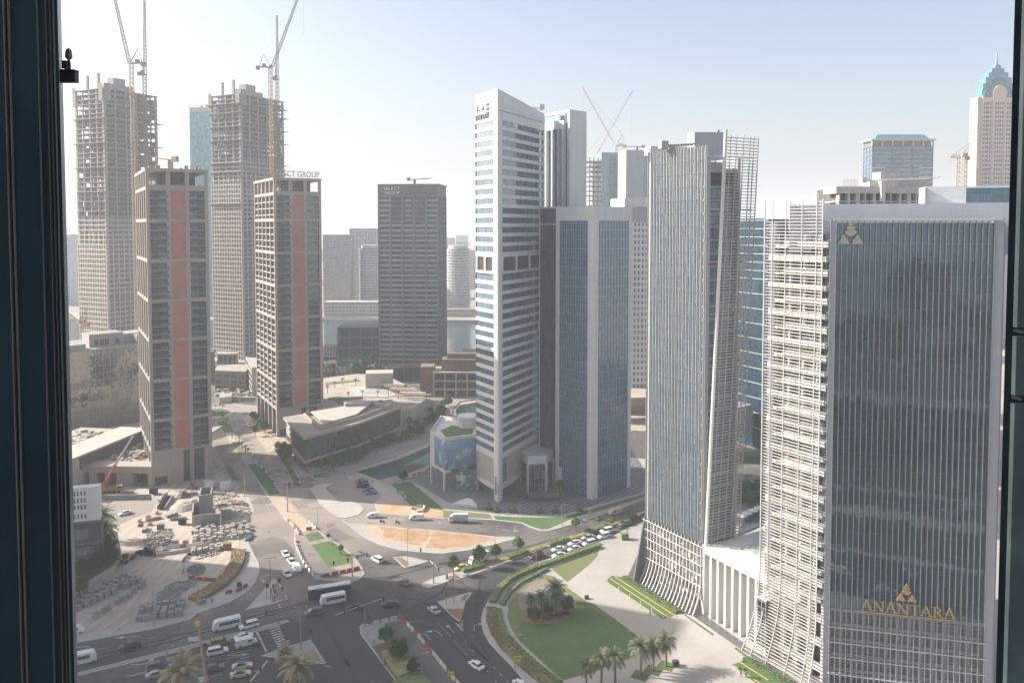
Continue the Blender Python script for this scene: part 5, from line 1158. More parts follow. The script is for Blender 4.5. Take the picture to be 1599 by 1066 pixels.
for i in range(nl):
    z = .7+(zc2-.7)*i/(nl-1); ua, ub = fe(z), LA-.9
    scr.hexa([fA.P(ua, z, fo2(z)), fA.P(ub, z, fo2(z)), fA.P(ub, z, fo2(z)-.3), fA.P(ua, z, fo2(z)-.3)], [fA.P(ua, z+.125, fo2(z)), fA.P(ub, z+.125, fo2(z)), fA.P(ub, z+.16, fo2(z)-.3), fA.P(ua, z+.16, fo2(z)-.3)])
scr.build('louvre_screen', M('bronze_louvre', (.42, .405, .37), .5, .06, .6), t)
for uu in (0, .14, .38, .66, .9, 1.0):
    w_ = MB(); zz = [.1, 2, 4, 6.5, 9, 12, 16, 22, zc2+.6]
    for a_, b_ in zip(zz[:-1], zz[1:]):
        pa_, pb_ = fA.P(fe(a_)*(1-uu)+uu*(LA-.9), a_, fo2(a_)+.1), fA.P(fe(b_)*(1-uu)+uu*(LA-.9), b_, fo2(b_)+.1); w_.tube(pa_, pb_, .17 if uu in (0, 1.0) else .12, 5)
    w_.build('screen_post', alu, t)
# gold emblem and lettering
gold = M('gold_metal', (.50, .36, .15), .35, .06, 1.5, metal=.55)
def emblem(u, z, s, mat):
    m = MB()
    def tri(pts, k): m.hexa([fB.P(u+x*s, z+y*s, .3+.01*k) for x, y in pts], [fB.P(u+x*s, z+y*s, .55+.01*k) for x, y in pts])
    tri([(-1, 0), (-.05, 0), (-.52, .85)], 0); tri([(.05, 0), (1, 0), (.52, .85)], 1)
    tri([(-.38, .82), (-.12, .66), (.12, .66), (.38, .82), (.46, 1.0), (.3, 1.16), (-.3, 1.16), (-.46, 1.0)], 2)
    tri([(-.26, 1.2), (.26, 1.2), (.36, 1.4), (.2, 1.45), (-.2, 1.45), (-.36, 1.4)], 3); tri([(-.2, 1.5), (.2, 1.5), (0, 1.9)], 4)
    return m.build('emblem', mat, t)
emblem(4.1, zB-5.8, 2.7, M('pale_gold', (.36, .36, .26), .5, .08, 1))
us = reach(F0, dB, 1415, 24); u0_, u1_ = reach(F0, dB, 1345, 19), reach(F0, dB, 1492, 19); hL = (u1_-u0_)/8.3; emblem(us, zs+hL+1.2, 2.15, gold)
def serif(word, u, z, h):
    m = MB(); kk = [0]
    def seg(x0, y0, x1, y1, w):
        kk[0] += 1; dx, dy = x1-x0, y1-y0; l = math.hypot(dx, dy); nx, ny = -dy/l*w/2, dx/l*w/2
        q = [(x0+nx, y0+ny), (x0-nx, y0-ny), (x1-nx, y1-ny), (x1+nx, y1+ny)]
        m.hexa([fB.P(X+a*h, z+c*h, .3+.002*kk[0]) for a, c in q], [fB.P(X+a*h, z+c*h, .5+.002*kk[0]) for a, c in q])
    X = u
    for i, ch in enumerate(word):
        kk[0] = 0
        if ch == 'A': seg(.05, 0, .45, 1.05, .07); seg(.42, 1.05, .85, 0, .15); seg(.2, .36, .7, .36, .06); seg(-.06, .03, .2, .03, .06); seg(.68, .03, 1.0, .03, .06); adv = 1.05
        if ch == 'N': seg(.12, 0, .12, 1, .08); seg(.1, 1, .82, 0, .15); seg(.84, 0, .84, 1, .08); seg(-.04, .97, .2, .97, .06); seg(-.04, .03, .28, .03, .06); seg(.7, .97, .98, .97, .06); adv = 1.1
        if ch == 'T': seg(.42, 0, .42, 1, .15); seg(0, .96, .84, .96, .08); seg(.03, .78, .03, .98, .06); seg(.81, .78, .81, .98, .06); seg(.26, .03, .58, .03, .06); adv = .95
        if ch == 'R': seg(.16, 0, .16, 1, .15); seg(.0, .03, .32, .03, .06); seg(.0, .97, .45, .97, .07); seg(.42, .97, .6, .85, .1); seg(.6, .88, .6, .62, .13); seg(.6, .66, .42, .5, .1); seg(.16, .5, .45, .5, .07); seg(.38, .52, .8, .02, .14); seg(.7, .03, .92, .03, .06); adv = 1.0
        X += adv*h
    return X, m
X, m = serif('ANANTARA', u0_, zs+.55, hL); m.build('lettering', gold, t); m = MB(); m.fb(fB, u0_-.1, X+.1, zs+.05, zs+.28, .3, .5); m.build('underline', gold, t)
# ------------------------------------------------------------------ behind the hotel
Zc = 330; p = Vector(((1309-CX)/F*Zc, Zc)); 
t = thing('unfinished_block', 'raw concrete building with open floors and set back top, behind the hotel roof', 'building', (p.x, p.y, 0))
W_ = (1488-1291)/F*Zc; zt = hgt(p, 292); q = [p, p+Vector((W_, 2)), p+Vector((W_, 26)), p+Vector((0, 24))]; f = FR(q[0], q[1])
m = MB(); m.prism([v+Vector((0, 0)) for v in (q[0]+Vector((1.5, 3)), q[1]+Vector((-1.5, 3)), q[2], q[3])], 0, zt-.4); m.build('rear_wall', interior, t)
m = MB(); m.fb(f, -1.5, f.L*.78, zt-2.6, zt+.2, -12, .5); m.fb(f, -.5, f.L*.96, zt-6.2, zt-5.7, -12, .2); m.fb(f, 0, f.L, zt-9.4, zt-9, -12, .1)
for i in range(15): u_ = f.L*i/14.5; m.fb(f, u_, u_+.5+(i % 3)*.5, 20, zt-2, -3, 0)
m.fb(f, f.L*.35, f.L*.5, zt, zt+6.3, -9, -2); m.fb(f, f.L*.5, f.L*.62, zt, zt+4.8, -9, -3); m.fb(f, f.L*.28, f.L*.76, zt, zt+2.6, -11, -4); m.fb(f, f.L*.6, f.L*.76, zt, zt+3.0, -8, -3.5)
for k in range(8):
    z = 20+k*3.4
    if z*2 < zt-10: m.fb(f, 0, f.L, z*2.0, z*2.0+.5, -12, .1)
m.build('concrete_frame', M('pale_concrete', (.52, .49, .45), .85, .1, .3, fine=1.2), t)
m = MB(); 
for i in range(11): m.fb(f, 2+i*.6, 2.08+i*.6, zt, zt+3.4, -1.2, -1.1)
for z in (zt+.8, zt+1.8, zt+2.8): m.fb(f, 2, 8, z, z+.08, -1.25, -1.0)
m.build('scaffold', rust, t)
roof_crane('', 'white horizontal gantry arm in front of the raw concrete building', f.p(f.L*.33, 2), zt-6, R(0), 26, white_w, 8.5)
Zc = 700; p = Vector(((1359-CX)/F*Zc, Zc)); W_ = (1454-1359)/F*Zc; zt = hgt(p, 229)
q = [p, p+Vector((W_, 0)), p+Vector((W_+2, 22)), p+Vector((2, 22))]; t, frs = frame_tower('office_tower', 'blue banded office tower with a pink cornice and turquoise roof, far behind the hotel', q, .2, zt, 3.8, [3, 3, 3, 3], (M('slate_blue', (.10, .14, .20), .5), glass('far_blue_glass', (.05, .10, .15), (1, 0), 3, 3.8, .1, .01, 1.9)), sh=.3, pw=.8, roofh=.3)
m = MB(); f = FR(q[0], q[1]); m.fb(f, -1.5, f.L+1.5, zt+5.2, zt+6.6, -23, 1.5); 
for i in range(7): m.fb(f, f.L*i/6-.5, f.L*i/6+.5, zt+.4, zt+5.2, -1, .4)
for k in range(5): m.fb(f, .3, 11, zt-19-k*4.0, zt-17.6-k*4, -.3, .5); m.fb(f, f.L-12, f.L, zt-19-k*4, zt-17.6-k*4, -.3, .5)
m.build('cornice', M('pink_stone', (.52, .40, .35), .7, .05, .5), t); m = MB(); m.fb(f, 1, f.L-1, zt+.3, zt+5.2, -20, -2); m.build('attic', greyst, t)
m = MB(); m.hexa([f.P(3, zt+6.6, -1), f.P(f.L-3, zt+6.6, -1), f.P(f.L-3, zt+6.6, -20), f.P(3, zt+6.6, -20)], [f.P(6, zt+11, -5), f.P(f.L-6, zt+11, -5), f.P(f.L-6, zt+11, -16), f.P(6, zt+11, -16)]); m.build('roof', M('turquoise_roof', (.05, .21, .28), .5, .05, .5), t)
# art deco tower
Zc = 740; p = Vector(((1520-CX)/F*Zc, Zc)); W_ = 56; zt = hgt(p, 152); pk = M('cream_stone', (.56, .43, .36), .75, .05, .3); wn_ = flat('far_window', (.07, .10, .14), .2)
t = thing('office_tower', 'cream art deco tower with a blue stepped crown and spire at the right edge', 'building', (p.x, p.y, 0)); f = FR(p, p+Vector((W_, 0))); f.d = f.d*.72
m = MB(); m.fb(f, 0, W_, 0, zt, -11, 0); m.fb(f, 21, 36, zt-4, zt+5, -10, .8)
for i in range(12): a_ = i*math.pi/11; m.fb(f, 28.5-7.5*math.cos(a_)-.9, 28.5-7.5*math.cos(a_)+.9, zt+2, zt+4.6+6.5*math.sin(a_), -8, .9+.01*i)
for u_ in (0, 6.5, 20, 35.5): m.fb(f, u_, u_+1.2, 60, zt+1, -.5, 1.2)
m.build('wall', pk, t); ws = []
for k in range(34):
    z = zt-7-k*4.0
    for u_, n_ in ((8.5, 2), (13.5, 3), (23.5, 4), (38, 3)):
        for j in range(n_): w_ = MB(); w_.fb(f, u_+j*3.1 if n_ != 4 else u_+j*2.9, u_+j*3.1+2.1 if n_ != 4 else u_+j*2.9+2.0, z, z+2.4, -.5, .05); ws.append(w_)
many(t, 'window', ws, wn_)
blu = M('crown_blue', (.07, .23, .32), .5, .1, .4); m = MB()
for i, (hw, h0, h1, w0) in enumerate(((24, 0, 6, 1.5), (23, 6, 11.5, 0), (19.5, 11.5, 17, 0), (15.5, 17, 21.5, 0), (11, 21.5, 25.5, 0), (6.5, 25.5, 28.5, 0))): m.fb(f, 28.5-hw+3, 28.5+hw-3, zt+h0+1, zt+h1+1.6, -11+i*.6, -1-w0*.4-i*.5)
for k, rr in enumerate((19.5, 15.5, 11.5, 7.5)):
    for i in range(16):
        a0, a1 = math.pi*i/16, math.pi*(i+1)/16; zb_ = zt+1+k*5.2
        m.hexa([f.P(28.5-rr*math.cos(a), zb_+rr*.62*math.sin(a), -.6-k*.8) for a in (a0, a1)]+[f.P(28.5-(rr-1)*math.cos(a), zb_+(rr-1)*.62*math.sin(a), -.6-k*.8) for a in (a1, a0)], [f.P(28.5-rr*math.cos(a), zb_+rr*.62*math.sin(a), -1.8-k*.8) for a in (a0, a1)]+[f.P(28.5-(rr-1)*math.cos(a), zb_+(rr-1)*.62*math.sin(a), -1.8-k*.8) for a in (a1, a0)])
m.build('crown', blu, t); m = MB(); c_ = f.P(28.5, zt+28, -6); m.tube(c_, c_+Vector((0, 0, 15)), 1.7, 8, .15); m.build('spire', blu, t)
ws = MB()
for k, rr in enumerate((16.5, 12.8, 9)):
    for i in range(1, 13): a = math.pi*i/13; ws.fb(f, 28.5-rr*math.cos(a)-.35, 28.5-rr*math.cos(a)+.35, zt+1+k*5.2+rr*.56*math.sin(a), zt+2.8+k*5.2+rr*.56*math.sin(a), -1, -.35-k*.5)
ws.build('crown_windows', wn_, t)
pc_, zc = at(1499, 520, 246); crane('stub of an ochre tower crane wrapped in platforms beside the cream art deco tower', pc_, 60, zc, R(170), R(5), 7, rust, rust, 4.5, 3)
# ------------------------------------------------------------------ angular pavilion beside the junction
Pa, Pb_, Pd, Pe = G(443, 692), G(474, 722), G(566, 703), G(627, 660); hp_ = 15.5; zf_ = 4.5
def off(px, py, z): return G(px, py, z)
ra, rb, rc, rd, re_ = off(442, 651, hp_), off(474, 683, hp_), off(560, 660, hp_), off(628, 634, hp_), off(598, 630, hp_)
rf = ra+Vector((40, 34))
t = thing('pavilion', 'angular two storey pavilion with a deep flat roof edge, dark screens and slender brick columns', 'building', (rb.x, rb.y, 0))
poly = [ra, rb, rc, rd, rd+Vector((-8, 16)), rf]
cen = sum(poly, Vector((0, 0)))/6; ins = [p+(cen-p).normalized()*1.2 for p in poly]
m = MB(); m.prism(poly, hp_-1.1, hp_); m.prism(poly, zf_, zf_+1.0); 
rp = [cen+(p-cen)*.72 for p in poly]
for i in range(6): fr = FR(rp[i], rp[(i+1) % 6]); m.fb(fr, 0, fr.L, hp_, hp_+1.6, -.5, 0)
m.build('roof_slab', M('pavilion_stone', (.36, .305, .25), .85, .08, .3, fine=2), t)
f1, f2, f3 = FR(ins[0], ins[1]), FR(ins[1], ins[2]), FR(ins[2], ins[3])
m = MB(); m.fb(f1, 0, f1.L, zf_+1, hp_-1.1, -.4, 0); m.build('dark_screen', M('slatted_brown', (.06, .04, .035), .7, .2, 3), t)
m = MB(); m.fb(f2, 0, f2.L, zf_+1, hp_-1.1, -.4, 0); m.fb(f3, 0, f3.L, zf_+1, hp_-1.1, -.4, 0); m.build('glazing', glass('pavilion_glass', (.02, .025, .028), (.9, .4), 1.4, 2.4, .1, .03, 1.8, line=(.07, .06, .05), blind=.4, bcol=(.22, .17, .12)), t)
m = MB()
for i in range(26): m.fb(f3, f3.L*i/26, f3.L*i/26+.35, zf_+4.6, hp_-1.1, .0, .9)
for i in range(10): m.fb(f2, f2.L*(.62+.04*i), f2.L*(.62+.04*i)+.3, zf_+4.6, hp_-1.1, .0, .9)
m.build('fin', brown, t)
in2 = [cen+(p-cen)*.8 for p in poly]; m = MB(); m.prism(in2, 0, zf_); m.build('ground_floor', glass('pavilion_ground', (.03, .03, .03), (.9, .4), 1.8, 4, .1, .02, 1.6, blind=.2), t)
for fr, n_ in ((f1, 4), (f2, 4), (f3, 5)):
    for i in range(n_): p = fr.p(fr.L*(i+.1)/n_, .2); w_ = MB(); w_.box((p.x, p.y, zf_/2), (.8, .8, zf_), fr.rz()); w_.build('column', M('column_brick', (.20, .10, .07), .8, .1, 1), t)
m = MB(); q_ = [cen+(p-cen)*k for p, k in zip(poly, (.62, .62, .5, .4, .4, .62))]; m.prism([q_[0], q_[1], (q_[2]+q_[1])/2, q_[2], q_[4], q_[5]], hp_+1.4, hp_+1.9); m.build('roof_panel', M('pale_roof', (.44, .40, .345), .9, .05, .3), t)
m = MB(); rr = random.Random(5)
for i in range(46):
    a_, b_ = rr.uniform(.1, .95), rr.uniform(-.14, .14); p = rp[5].lerp(rp[3], a_)+(cen-rp[5])*b_; s = rr.uniform(.8, 3); m.box((p.x, p.y, hp_+s*.3), (s, s*.7, s*.6), .4)
p = (rp[5]+rp[0])/2; m.box((p.x+6, p.y+3, hp_+1.8), (9, 6, 3.6), .35); m.build('roof_plant', M('plant_grey', (.42, .39, .35), .8, .1, .8), t)
text('B', f1, 2, zf_+4, 3, .05, white_w, 'lettering', t, .15); m = MB()
for i in range(5): m.fb(f1, 3, 3+(7, 5, 7.5, 5.5, 7)[i], zf_+8-i*1.1, zf_+8.5-i*1.1, 0, .15)
m.build('lettering', white_w, t); m = MB(); m.fb(f1, 1, 1.6, zf_+3, zf_+9, 0, .12); m.build('blue_strip', flat('sign_blue', (.06, .18, .42)), t)
# garden podium behind it
t = thing('garden_podium', 'raised rooftop garden with lawns, a pale pool deck and pergolas behind the pavilion', 'building', G(600, 640))
zg = 9; gp = [G(a, c, zg) for a, c in ((505, 640), (560, 655), (640, 640), (664, 624), (664, 614), (600, 585), (560, 583), (505, 590))]
m = MB(); m.prism(gp, 0, zg); m.build('wall', beige, t)
def gs(name, pts, z, mat): m = MB(); m.prism([G(a, c, z) for a, c in pts], z-.3, z); return m.build(name, mat, t)
gs('pool_deck', [(545,604),(585,602),(628,615),(600,620),(560,618)], zg+.3, M('pale_roof', (.44, .40, .345))); gs('pool_water', [(556,607),(584,605),(612,614),(566,614)], zg+.5, M('pale_pool', (.40, .46, .42), .3, .05, 1))
gs('roof_lawn', [(512,620),(530,618),(552,626),(545,631),(530,629)], zg+.3, grass); gs('roof_lawn', [(508,597),(560,592),(562,594),(508,600)], zg+.3, grass2); gs('roof_lawn', [(598,602),(602,601),(622,612),(618,615)], zg+.35, grass2)
for i in range(6):
    m = MB(); a_ = G(612+i*8, 600+i*3.2, zg+3); m.box((a_.x, a_.y, zg+3), (15, 2.6, .4), R(-5)); [m.tube((a_.x+k*6.5, a_.y, zg), (a_.x+k*6.5, a_.y, zg+3), .15, 4) for k in (-1, 1)]; m.build('pergola', [M('pergola_wood', (.30, .20, .15), .8, .1, 1) if i % 2 else M('pale_roof', (.44, .40, .345))], t)
q_ = [G(a, c, zg) for a, c in ((568, 606), (580, 607), (603, 604), (592, 598))]; a_ = G(581, 605, zg); m = MB(); m.box((a_.x+4, a_.y+3, zg+4.5), (16, 12, 9), R(8)); m.build('stair_house', M('pink_render', (.46, .39, .33), .85, .06, .3), t)
m = MB(); f = FR(G(630,646), G(664,628)); m.fb(f, f.L*.1, f.L*.35, 0, zg-1, -.1, .1); [m.fb(f, f.L*.5, f.L*.56, z, z+1.6, -.1, .12) for z in (1.5, 4.2, 6.8)]; m.build('window', void, t); m = MB(); m.fb(f, f.L*.6, f.L*.98, 3.2, 6.5, -.1, .08); m.build('brick_wing', brickd, t)
m = MB()
for i in range(5):
    a_ = G(516+i*10, 628-i*.5, zg); m.box((a_.x, a_.y+6, zg+.6), (5, 1.2, 1.2), R(20))
a_ = G(608, 632, zg+3); m.box((a_.x, a_.y, zg+3), (26, 4, .4), R(8)); [m.tube((a_.x+k*6, a_.y-1.5, zg), (a_.x+k*6, a_.y-1.5, zg+3), .15, 4) for k in (-2, -1, 0, 1, 2)]; m.build('terrace_seat', slabm, t)
# ------------------------------------------------------------------ left side: mirrored block, podium under construction, white office
a_, b2_ = Vector(((104-CX)/F*400, 400)), Vector(((232-CX)/F*428, 428)); f = FR(a_, b2_); zt = hgt(a_, 551)
t = thing('glass_block', 'low block with a warped mirror facade reflecting stone buildings, left of the brick tower', 'building', (a_.x, a_.y, 0))
m = MB(); m.fb(f, -20, f.L+4, 0, zt, -40, 0); m.build('wall', [glass('brown_mirror', (.035, .04, .038), (f.d.x, f.d.y), 3.6, 3.6, .2, .01, 2.8, wave=.12, tint=(1, .95, .85), line=(.12, .11, .10), blind=.0)], t)
m = MB(); m.fb(f, -21, f.L+5, zt, zt+.8, -41, .6); m.fb(f, f.L*.28, f.L*.7, zt+.8, zt+7.5, -18, -6); m.fb(f, f.L*.7, f.L+3, zt+.8, zt+6, -22, -9); m.fb(f, f.L*.85, f.L+5, zt+.8, zt+5.5, -12, -3); m.fb(f, -2, f.L*.2, zt+.8, zt+3.5, -8, -1); m.build('roof_structures', conc_r, t)
m = MB(); [m.fb(f, f.L*u_, f.L*u_+2, zt+1.6, zt+4.6, -6.1, -5.9) for u_ in (.34, .41, .47, .6)]; m.build('opening', void, t)
t = thing('site_podium', 'sand coloured podium under construction with a row of slats, left of the brick tower', 'building', G(200, 745))
f = FR(G(112, 758), G(237, 760)); zq = 8.2
m = MB(); m.fb(f, -12, f.L, 5.4, zq, -8, 0); [m.fb(f, f.L*u_, f.L*(u_+w_), 0, 5.4, -8, 0) for u_, w_ in ((-.1, .13), (.22, .1), (.42, .03), (.56, .2), (.95, .06))]; m.fb(f, -12, f.L, 0, 7.4, -9, -8)
b3 = [f.p(-12, -8.9), f.p(f.L, -8.9), f.p(f.L, -70), f.p(-12, -34)]; m.prism(b3, zq-1.6, zq-1)
m.build('wall', M('podium_render', (.40, .335, .27), .85, .06, .3, fine=2), t)
fw = FR(G(108, 717, 13), G(224, 670, 13)); m = MB(); m.fb(fw, -8, fw.L+2, 12.4, 13.2, -13, 1); m.fb(fw, -8, fw.L*.12, 4, 12.4, -2, .0); m.fb(fw, -8, fw.L+2, 0, 7, -12, -.2); m.build('upper_roof', M('pale_roof', (.44, .40, .345)), t)
m = MB(); [m.fb(fw, fw.L*(.14+.86*i/44), fw.L*(.14+.86*i/44)+.5, 7.2, 12.4, -.8, .2) for i in range(44)]; m.build('slats', stone2, t)
m = MB(); m.fb(fw, fw.L*.12, fw.L, 7, 12.4, -3, -2.6); m.build('glazing', void, t)
m = MB(); r = random.Random(31)
for i in range(150):
    a_, c_ = r.uniform(.0, 1), r.uniform(-34, -14); p = fw.p(fw.L*a_, c_); s = r.uniform(.6, 3.2); m.box((p.x, p.y, 11+s*.2), (s, s*.7, s*.4), r.uniform(0, 3))
for i in range(70):
    a_, c_ = r.uniform(.35, .98), r.uniform(2.5, 15); p = fw.p(fw.L*a_, c_)
    s = r.uniform(.6, 2.2); m.box((p.x, p.y, zq+s*.1), (s, s*.7, s*.7), r.uniform(0, 3))
o = m.build('rubble', M('rubble_mix', (.47, .42, .36), .95, .25, .4), t); o['kind'] = 'stuff'
m = MB(); m.fb(fw, -10, fw.L+6, 6, 10.9, -36, -13); m.build('lower_roof', roofm, t)
# white and black office in the near left
a_, b2_, c2_ = G(60, 905), G(153, 872), G(168, 850)
zt = 26.0; B0 = G(158, 889); f = FR(B0+Vector((-40, -12)), B0); g_ = FR(B0, B0+Vector((3, 22)))
t = thing('office_block', 'near left office with a white slotted upper half over dark grey floors', 'building', (B0.x, B0.y, 0))
m = MB(); m.fb(f, 0, f.L, 0, 15.5, -5, -.8); m.build('lower_wall', M('charcoal_render', (.075, .075, .08), .8, .1, .4), t)
m = MB(); m.fb(f, 0, f.L, 15.5, 25.8, -3, 0); m.build('upper_wall', panel('white_render', (.74, .69, .62), (f.d.x, f.d.y), 6, 6, .03, .9), t)
sl_ = []
for z in (23.4, 21.2, 19.2, 16.4):
    w_ = MB(); [w_.fb(f, f.L-4.2-i*.95, f.L-3.8-i*.95, z, z+1.35, -.1, .03) for i in range(24)]; sl_.append(w_)
many(t, 'window_slots', sl_, void)
m = MB(); [m.fb(f, 0, f.L+.4, z, z+.7, -1, .2) for z in (3.6, 8.2)]; m.fb(f, 0, f.L+.5, 14.9, 15.5, -1, .25); m.build('ledge', M('charcoal_ledge', (.14, .14, .145), .7, .1, .5), t)
m = MB(); m.fb(f, f.L-12, f.L-3.5, 9.6, 12.8, -.85, -.7); m.fb(f, 4, f.L-14, 9.6, 12.8, -.85, -.7); m.fb(f, 2, f.L-2, 4.6, 7.2, -.85, -.7); m.build('window', glass('office_strip', (.10, .11, .10), (f.d.x, f.d.y), 1.4, 3.2, .12, .02, 1.6, line=(.02, .02, .02), blind=.6, bcol=(.25, .27, .25)), t)
# buildings between the brick towers
def blk(name, label, pts, h, mat, win=None):
    q = Gs(pts); t = thing(name, label, 'building', (q[0].x, q[0].y, 0)); m = MB(); m.prism(q, 0, h, 0, 1); m.build('wall', [mat, roofm], t)
    if win:
        for i in range(len(q)):
            fr = FR(q[i], q[(i+1) % len(q)])
            if fr.L < 8: continue
            for k in range(int(h/3.6)):
                w_ = MB(); n_ = max(1, int(fr.L/5)); [w_.fb(fr, fr.L*(j+.12)/n_, fr.L*(j+.88)/n_, 1.2+k*3.6, 3.4+k*3.6, -.3, .04) for j in range(n_)]; w_.build('window_band', win, t)
    return t
blk('site_block', 'grey glazed low block between the two brick panelled towers', [(336,610),(384,612),(392,600),(340,598)], 13, brown, dglass)
blk('car_park', 'stone corner building with dark openings left of the second brick tower', [(394,622),(408,622),(424,606),(384,602)], 19, stone, dglass)
blk('site_shed', 'stack of cream site cabins beside the roundabout', [(343,630),(362,628),(362,622),(343,623)], 3.5, M('cabin_cream', (.56, .48, .38), .8, .1, .5))
blk('site_shed', 'grey and white hoarding behind the roundabout', [(362,627),(400,628),(400,627),(362,626)], 3, flat('hoarding_grey', (.22, .24, .28)))
# off to the left, out of the picture: the tower that shades the junction, seen mirrored and by its shadow
E = Vector((47, 208)); hT = 140.0; Q = E-Vector((.979, -.206))*(hT/math.tan(SUN_EL)); dT = Vector((.46, .89)); Q2 = Q-dT*78
q = [Q2, Q, Q+Vector((-34, 14)), Q2+Vector((-34, 14))]
frame_tower('office_tower', 'tall tower outside the left edge whose shade covers the junction', q, .2, hT-1.2, 3.8, [18, 8, 18, 8], (stone2, cgl), sh=.35, roofh=1.2)
# the viewpoint's own tower stands behind the camera, mirrored in the hotel glass
q = [Vector((-40, -44)), Vector((30, -44)), Vector((30, -9)), Vector((-40, -9))]
frame_tower('office_tower', 'tower of the viewpoint, behind the camera, with dark glass and metal bands', q, .2, 150, 3.8, [20, 8, 20, 8], (stone2, cgl), sh=.3)
for i, (x, y, w, d, h) in enumerate(((152, -60, 50, 30, 45), (190, 30, 40, 30, 22), (-120, -90, 60, 40, 60), (36, -98, 92, 26, 14), (250, -120, 60, 40, 110), (-130, -260, 80, 40, 50), (20, -370, 60, 40, 30), (110, -400, 60, 50, 44), (320, 60, 40, 40, 30), (60, -560, 50, 40, 70))):
    frame_tower('office_block', 'plain %s city block behind the viewpoint' % ORD[i], [Vector((x, y)), Vector((x+w, y)), Vector((x+w, y+d)), Vector((x, y+d))], .2, h, 4, [10, 6, 10, 6], ((stone, beige, conc_r)[i % 3], dglass))
# ------------------------------------------------------------------ window reveals and bracket right by the viewpoint
rev = M('reveal_metal', (.012, .045, .08), .35, .15, .8, spec=.4, col2=(.03, .075, .11)); edg = M('reveal_edge', (.26, .25, .235), .4, .1, 3)
Yr = 5.0
def X_at(px): return (px-CX)/F*Yr
t = thing('window_reveal', 'dark blue metal reveal with thin vertical ridges at the left edge of the view', 'window frame', (X_at(60), Yr, H))
m = MB(); m.prism([(X_at(-260), Yr-.1), (X_at(99), Yr), (X_at(104.5)*(Yr+1.4)/Yr, Yr+1.4), (X_at(-260)*1.3, Yr+1.4)], H-14, H+14); m.build('panel', rev, t)
for px, w_ in ((21, .010), (28, .008), (70, .005), (83, .004), (89, .003), (94, .003)):
    u_ = X_at(px); y_ = Yr-.1+.1*(px+260)/356; r_ = MB(); r_.box((u_, y_-.008, H), (w_*.75, .018, 28)); r_.build('ridge', edg, t)
t = thing('window_reveal', 'dark reveal and pale glass strip at the right edge of the view', 'window frame', (X_at(1585), Yr, H))
m = MB(); m.prism([(X_at(1574), Yr), (X_at(1800), Yr-.02), (X_at(1800)*1.2, Yr+1.2), (X_at(1574)*(Yr+.8)/Yr+.004, Yr+.8)], H-14, H+14); m.build('panel', M('reveal_slate', (.08, .13, .18), .4, .3, .9), t)
m = MB(); [m.box((X_at(1694)*(Yr-.12)/Yr, Yr-.12, (H+(352-y0)/F*Yr+H+(352-y1)/F*Yr)/2), ((1800-1594)/F*Yr, .04, (y1-y0)/F*Yr)) for y0, y1 in ((-900, 508), (522, 612), (626, 1900))]; m.build('glass_strip', M('reveal_glass', (.16, .24, .26), .3, .25, .9), t)
m = MB(); [m.box((X_at(1686), Yr-.09, H+(352-y)/F*Yr), ((1800-1588)/F*Yr, .1, .02)) for y in (515, 619)]; m.build('transom', dark, t)
# obstruction lamp on its bracket
t = thing('obstruction_lamp', 'amber obstruction lamp on a dark steel bracket beside the left reveal', 'warning lamp', (X_at(110), Yr+.3, H+.9))
def zpix(py): return H+(352-py)/F*5.3
def xp(px): return (px-CX)/F*5.3
m = MB(); m.box((xp(108), 5.3, zpix(123)), (xp(126.5)-xp(90), .05, .075)); m.box((xp(108), 5.3, zpix(114.2)), (xp(126.5)-xp(90), .06, .012)); m.build('bracket', M('bracket_steel', (.05, .055, .055), .6, .1, 5), t)
m = MB(); m.box((xp(110.5), 5.3, zpix(105)), (.033, .05, .05)); m.tube((xp(115), 5.3, zpix(114)), (xp(115), 5.3, zpix(97)), .006, 8); m.build('stand', dark, t)
m = MB(); c_ = (xp(114.5), 5.3, zpix(99)); m.lathe(c_, [(.006, 0), (.012, .012), (.022, .022), (.024, .026)], 14); m.build('lamp_base', M('lamp_ochre', (.28, .19, .08), .5, .1, 5), t)
m = MB(); m.lathe((c_[0], c_[1], c_[2]+.026), [(.022, 0), (.021, .025), (.017, .045), (.008, .054), (.002, .06)], 14); m.build('lamp_dome', M('lamp_glass', (.22, .20, .15), .25, .1, 8), t)
# ================================================================== VEHICLES
tyre = M('tyre_rubber', (.02, .02, .02), .9, .1, 3); rim = M('wheel_rim', (.35, .35, .36), .4, .1, 3, metal=.6)
cglass = flat('car_glass', (.02, .025, .03), .08, 0, .8); lampf = flat('headlight_glass', (.7, .7, .68), .15); lampr = flat('tail_light', (.35, .02, .02), .2)
trim = flat('black_trim', (.025, .025, .027), .6)
def paint(n, c, r=.28): return flat('paint_'+n, c, r, 0, .6)
PW = paint('white', (.68, .68, .67)); PB = paint('black', (.012, .012, .014)); PS = paint('silver', (.36, .37, .38)); PG = paint('grey', (.11, .115, .12))
PN = paint('navy', (.02, .03, .055)); PT = paint('tan', (.28, .20, .12)); PBR = paint('brown', (.07, .03, .025)); PBL = paint('blue', (.03, .16, .50)); PR = paint('red', (.40, .04, .03))
PC = paint('cream', (.60, .50, .34)); PTB = paint('taxi_blue', (.03, .09, .32)); PTG = paint('taxi_green', (.03, .20, .10)); PTY = paint('taxi_yellow', (.65, .40, .02)); PZ = paint('bronze', (.20, .15, .11))
WRAP = M('bus_wrap', (.02, .025, .05), .3, .1, .5, col2=(.13, .13, .22), fine=1.2)
BOXB = M('box_print', (.16, .30, .42), .5, .1, .6, col2=(.45, .50, .52), fine=1.5)
ABUS = paint('bus_red', (.32, .04, .03))
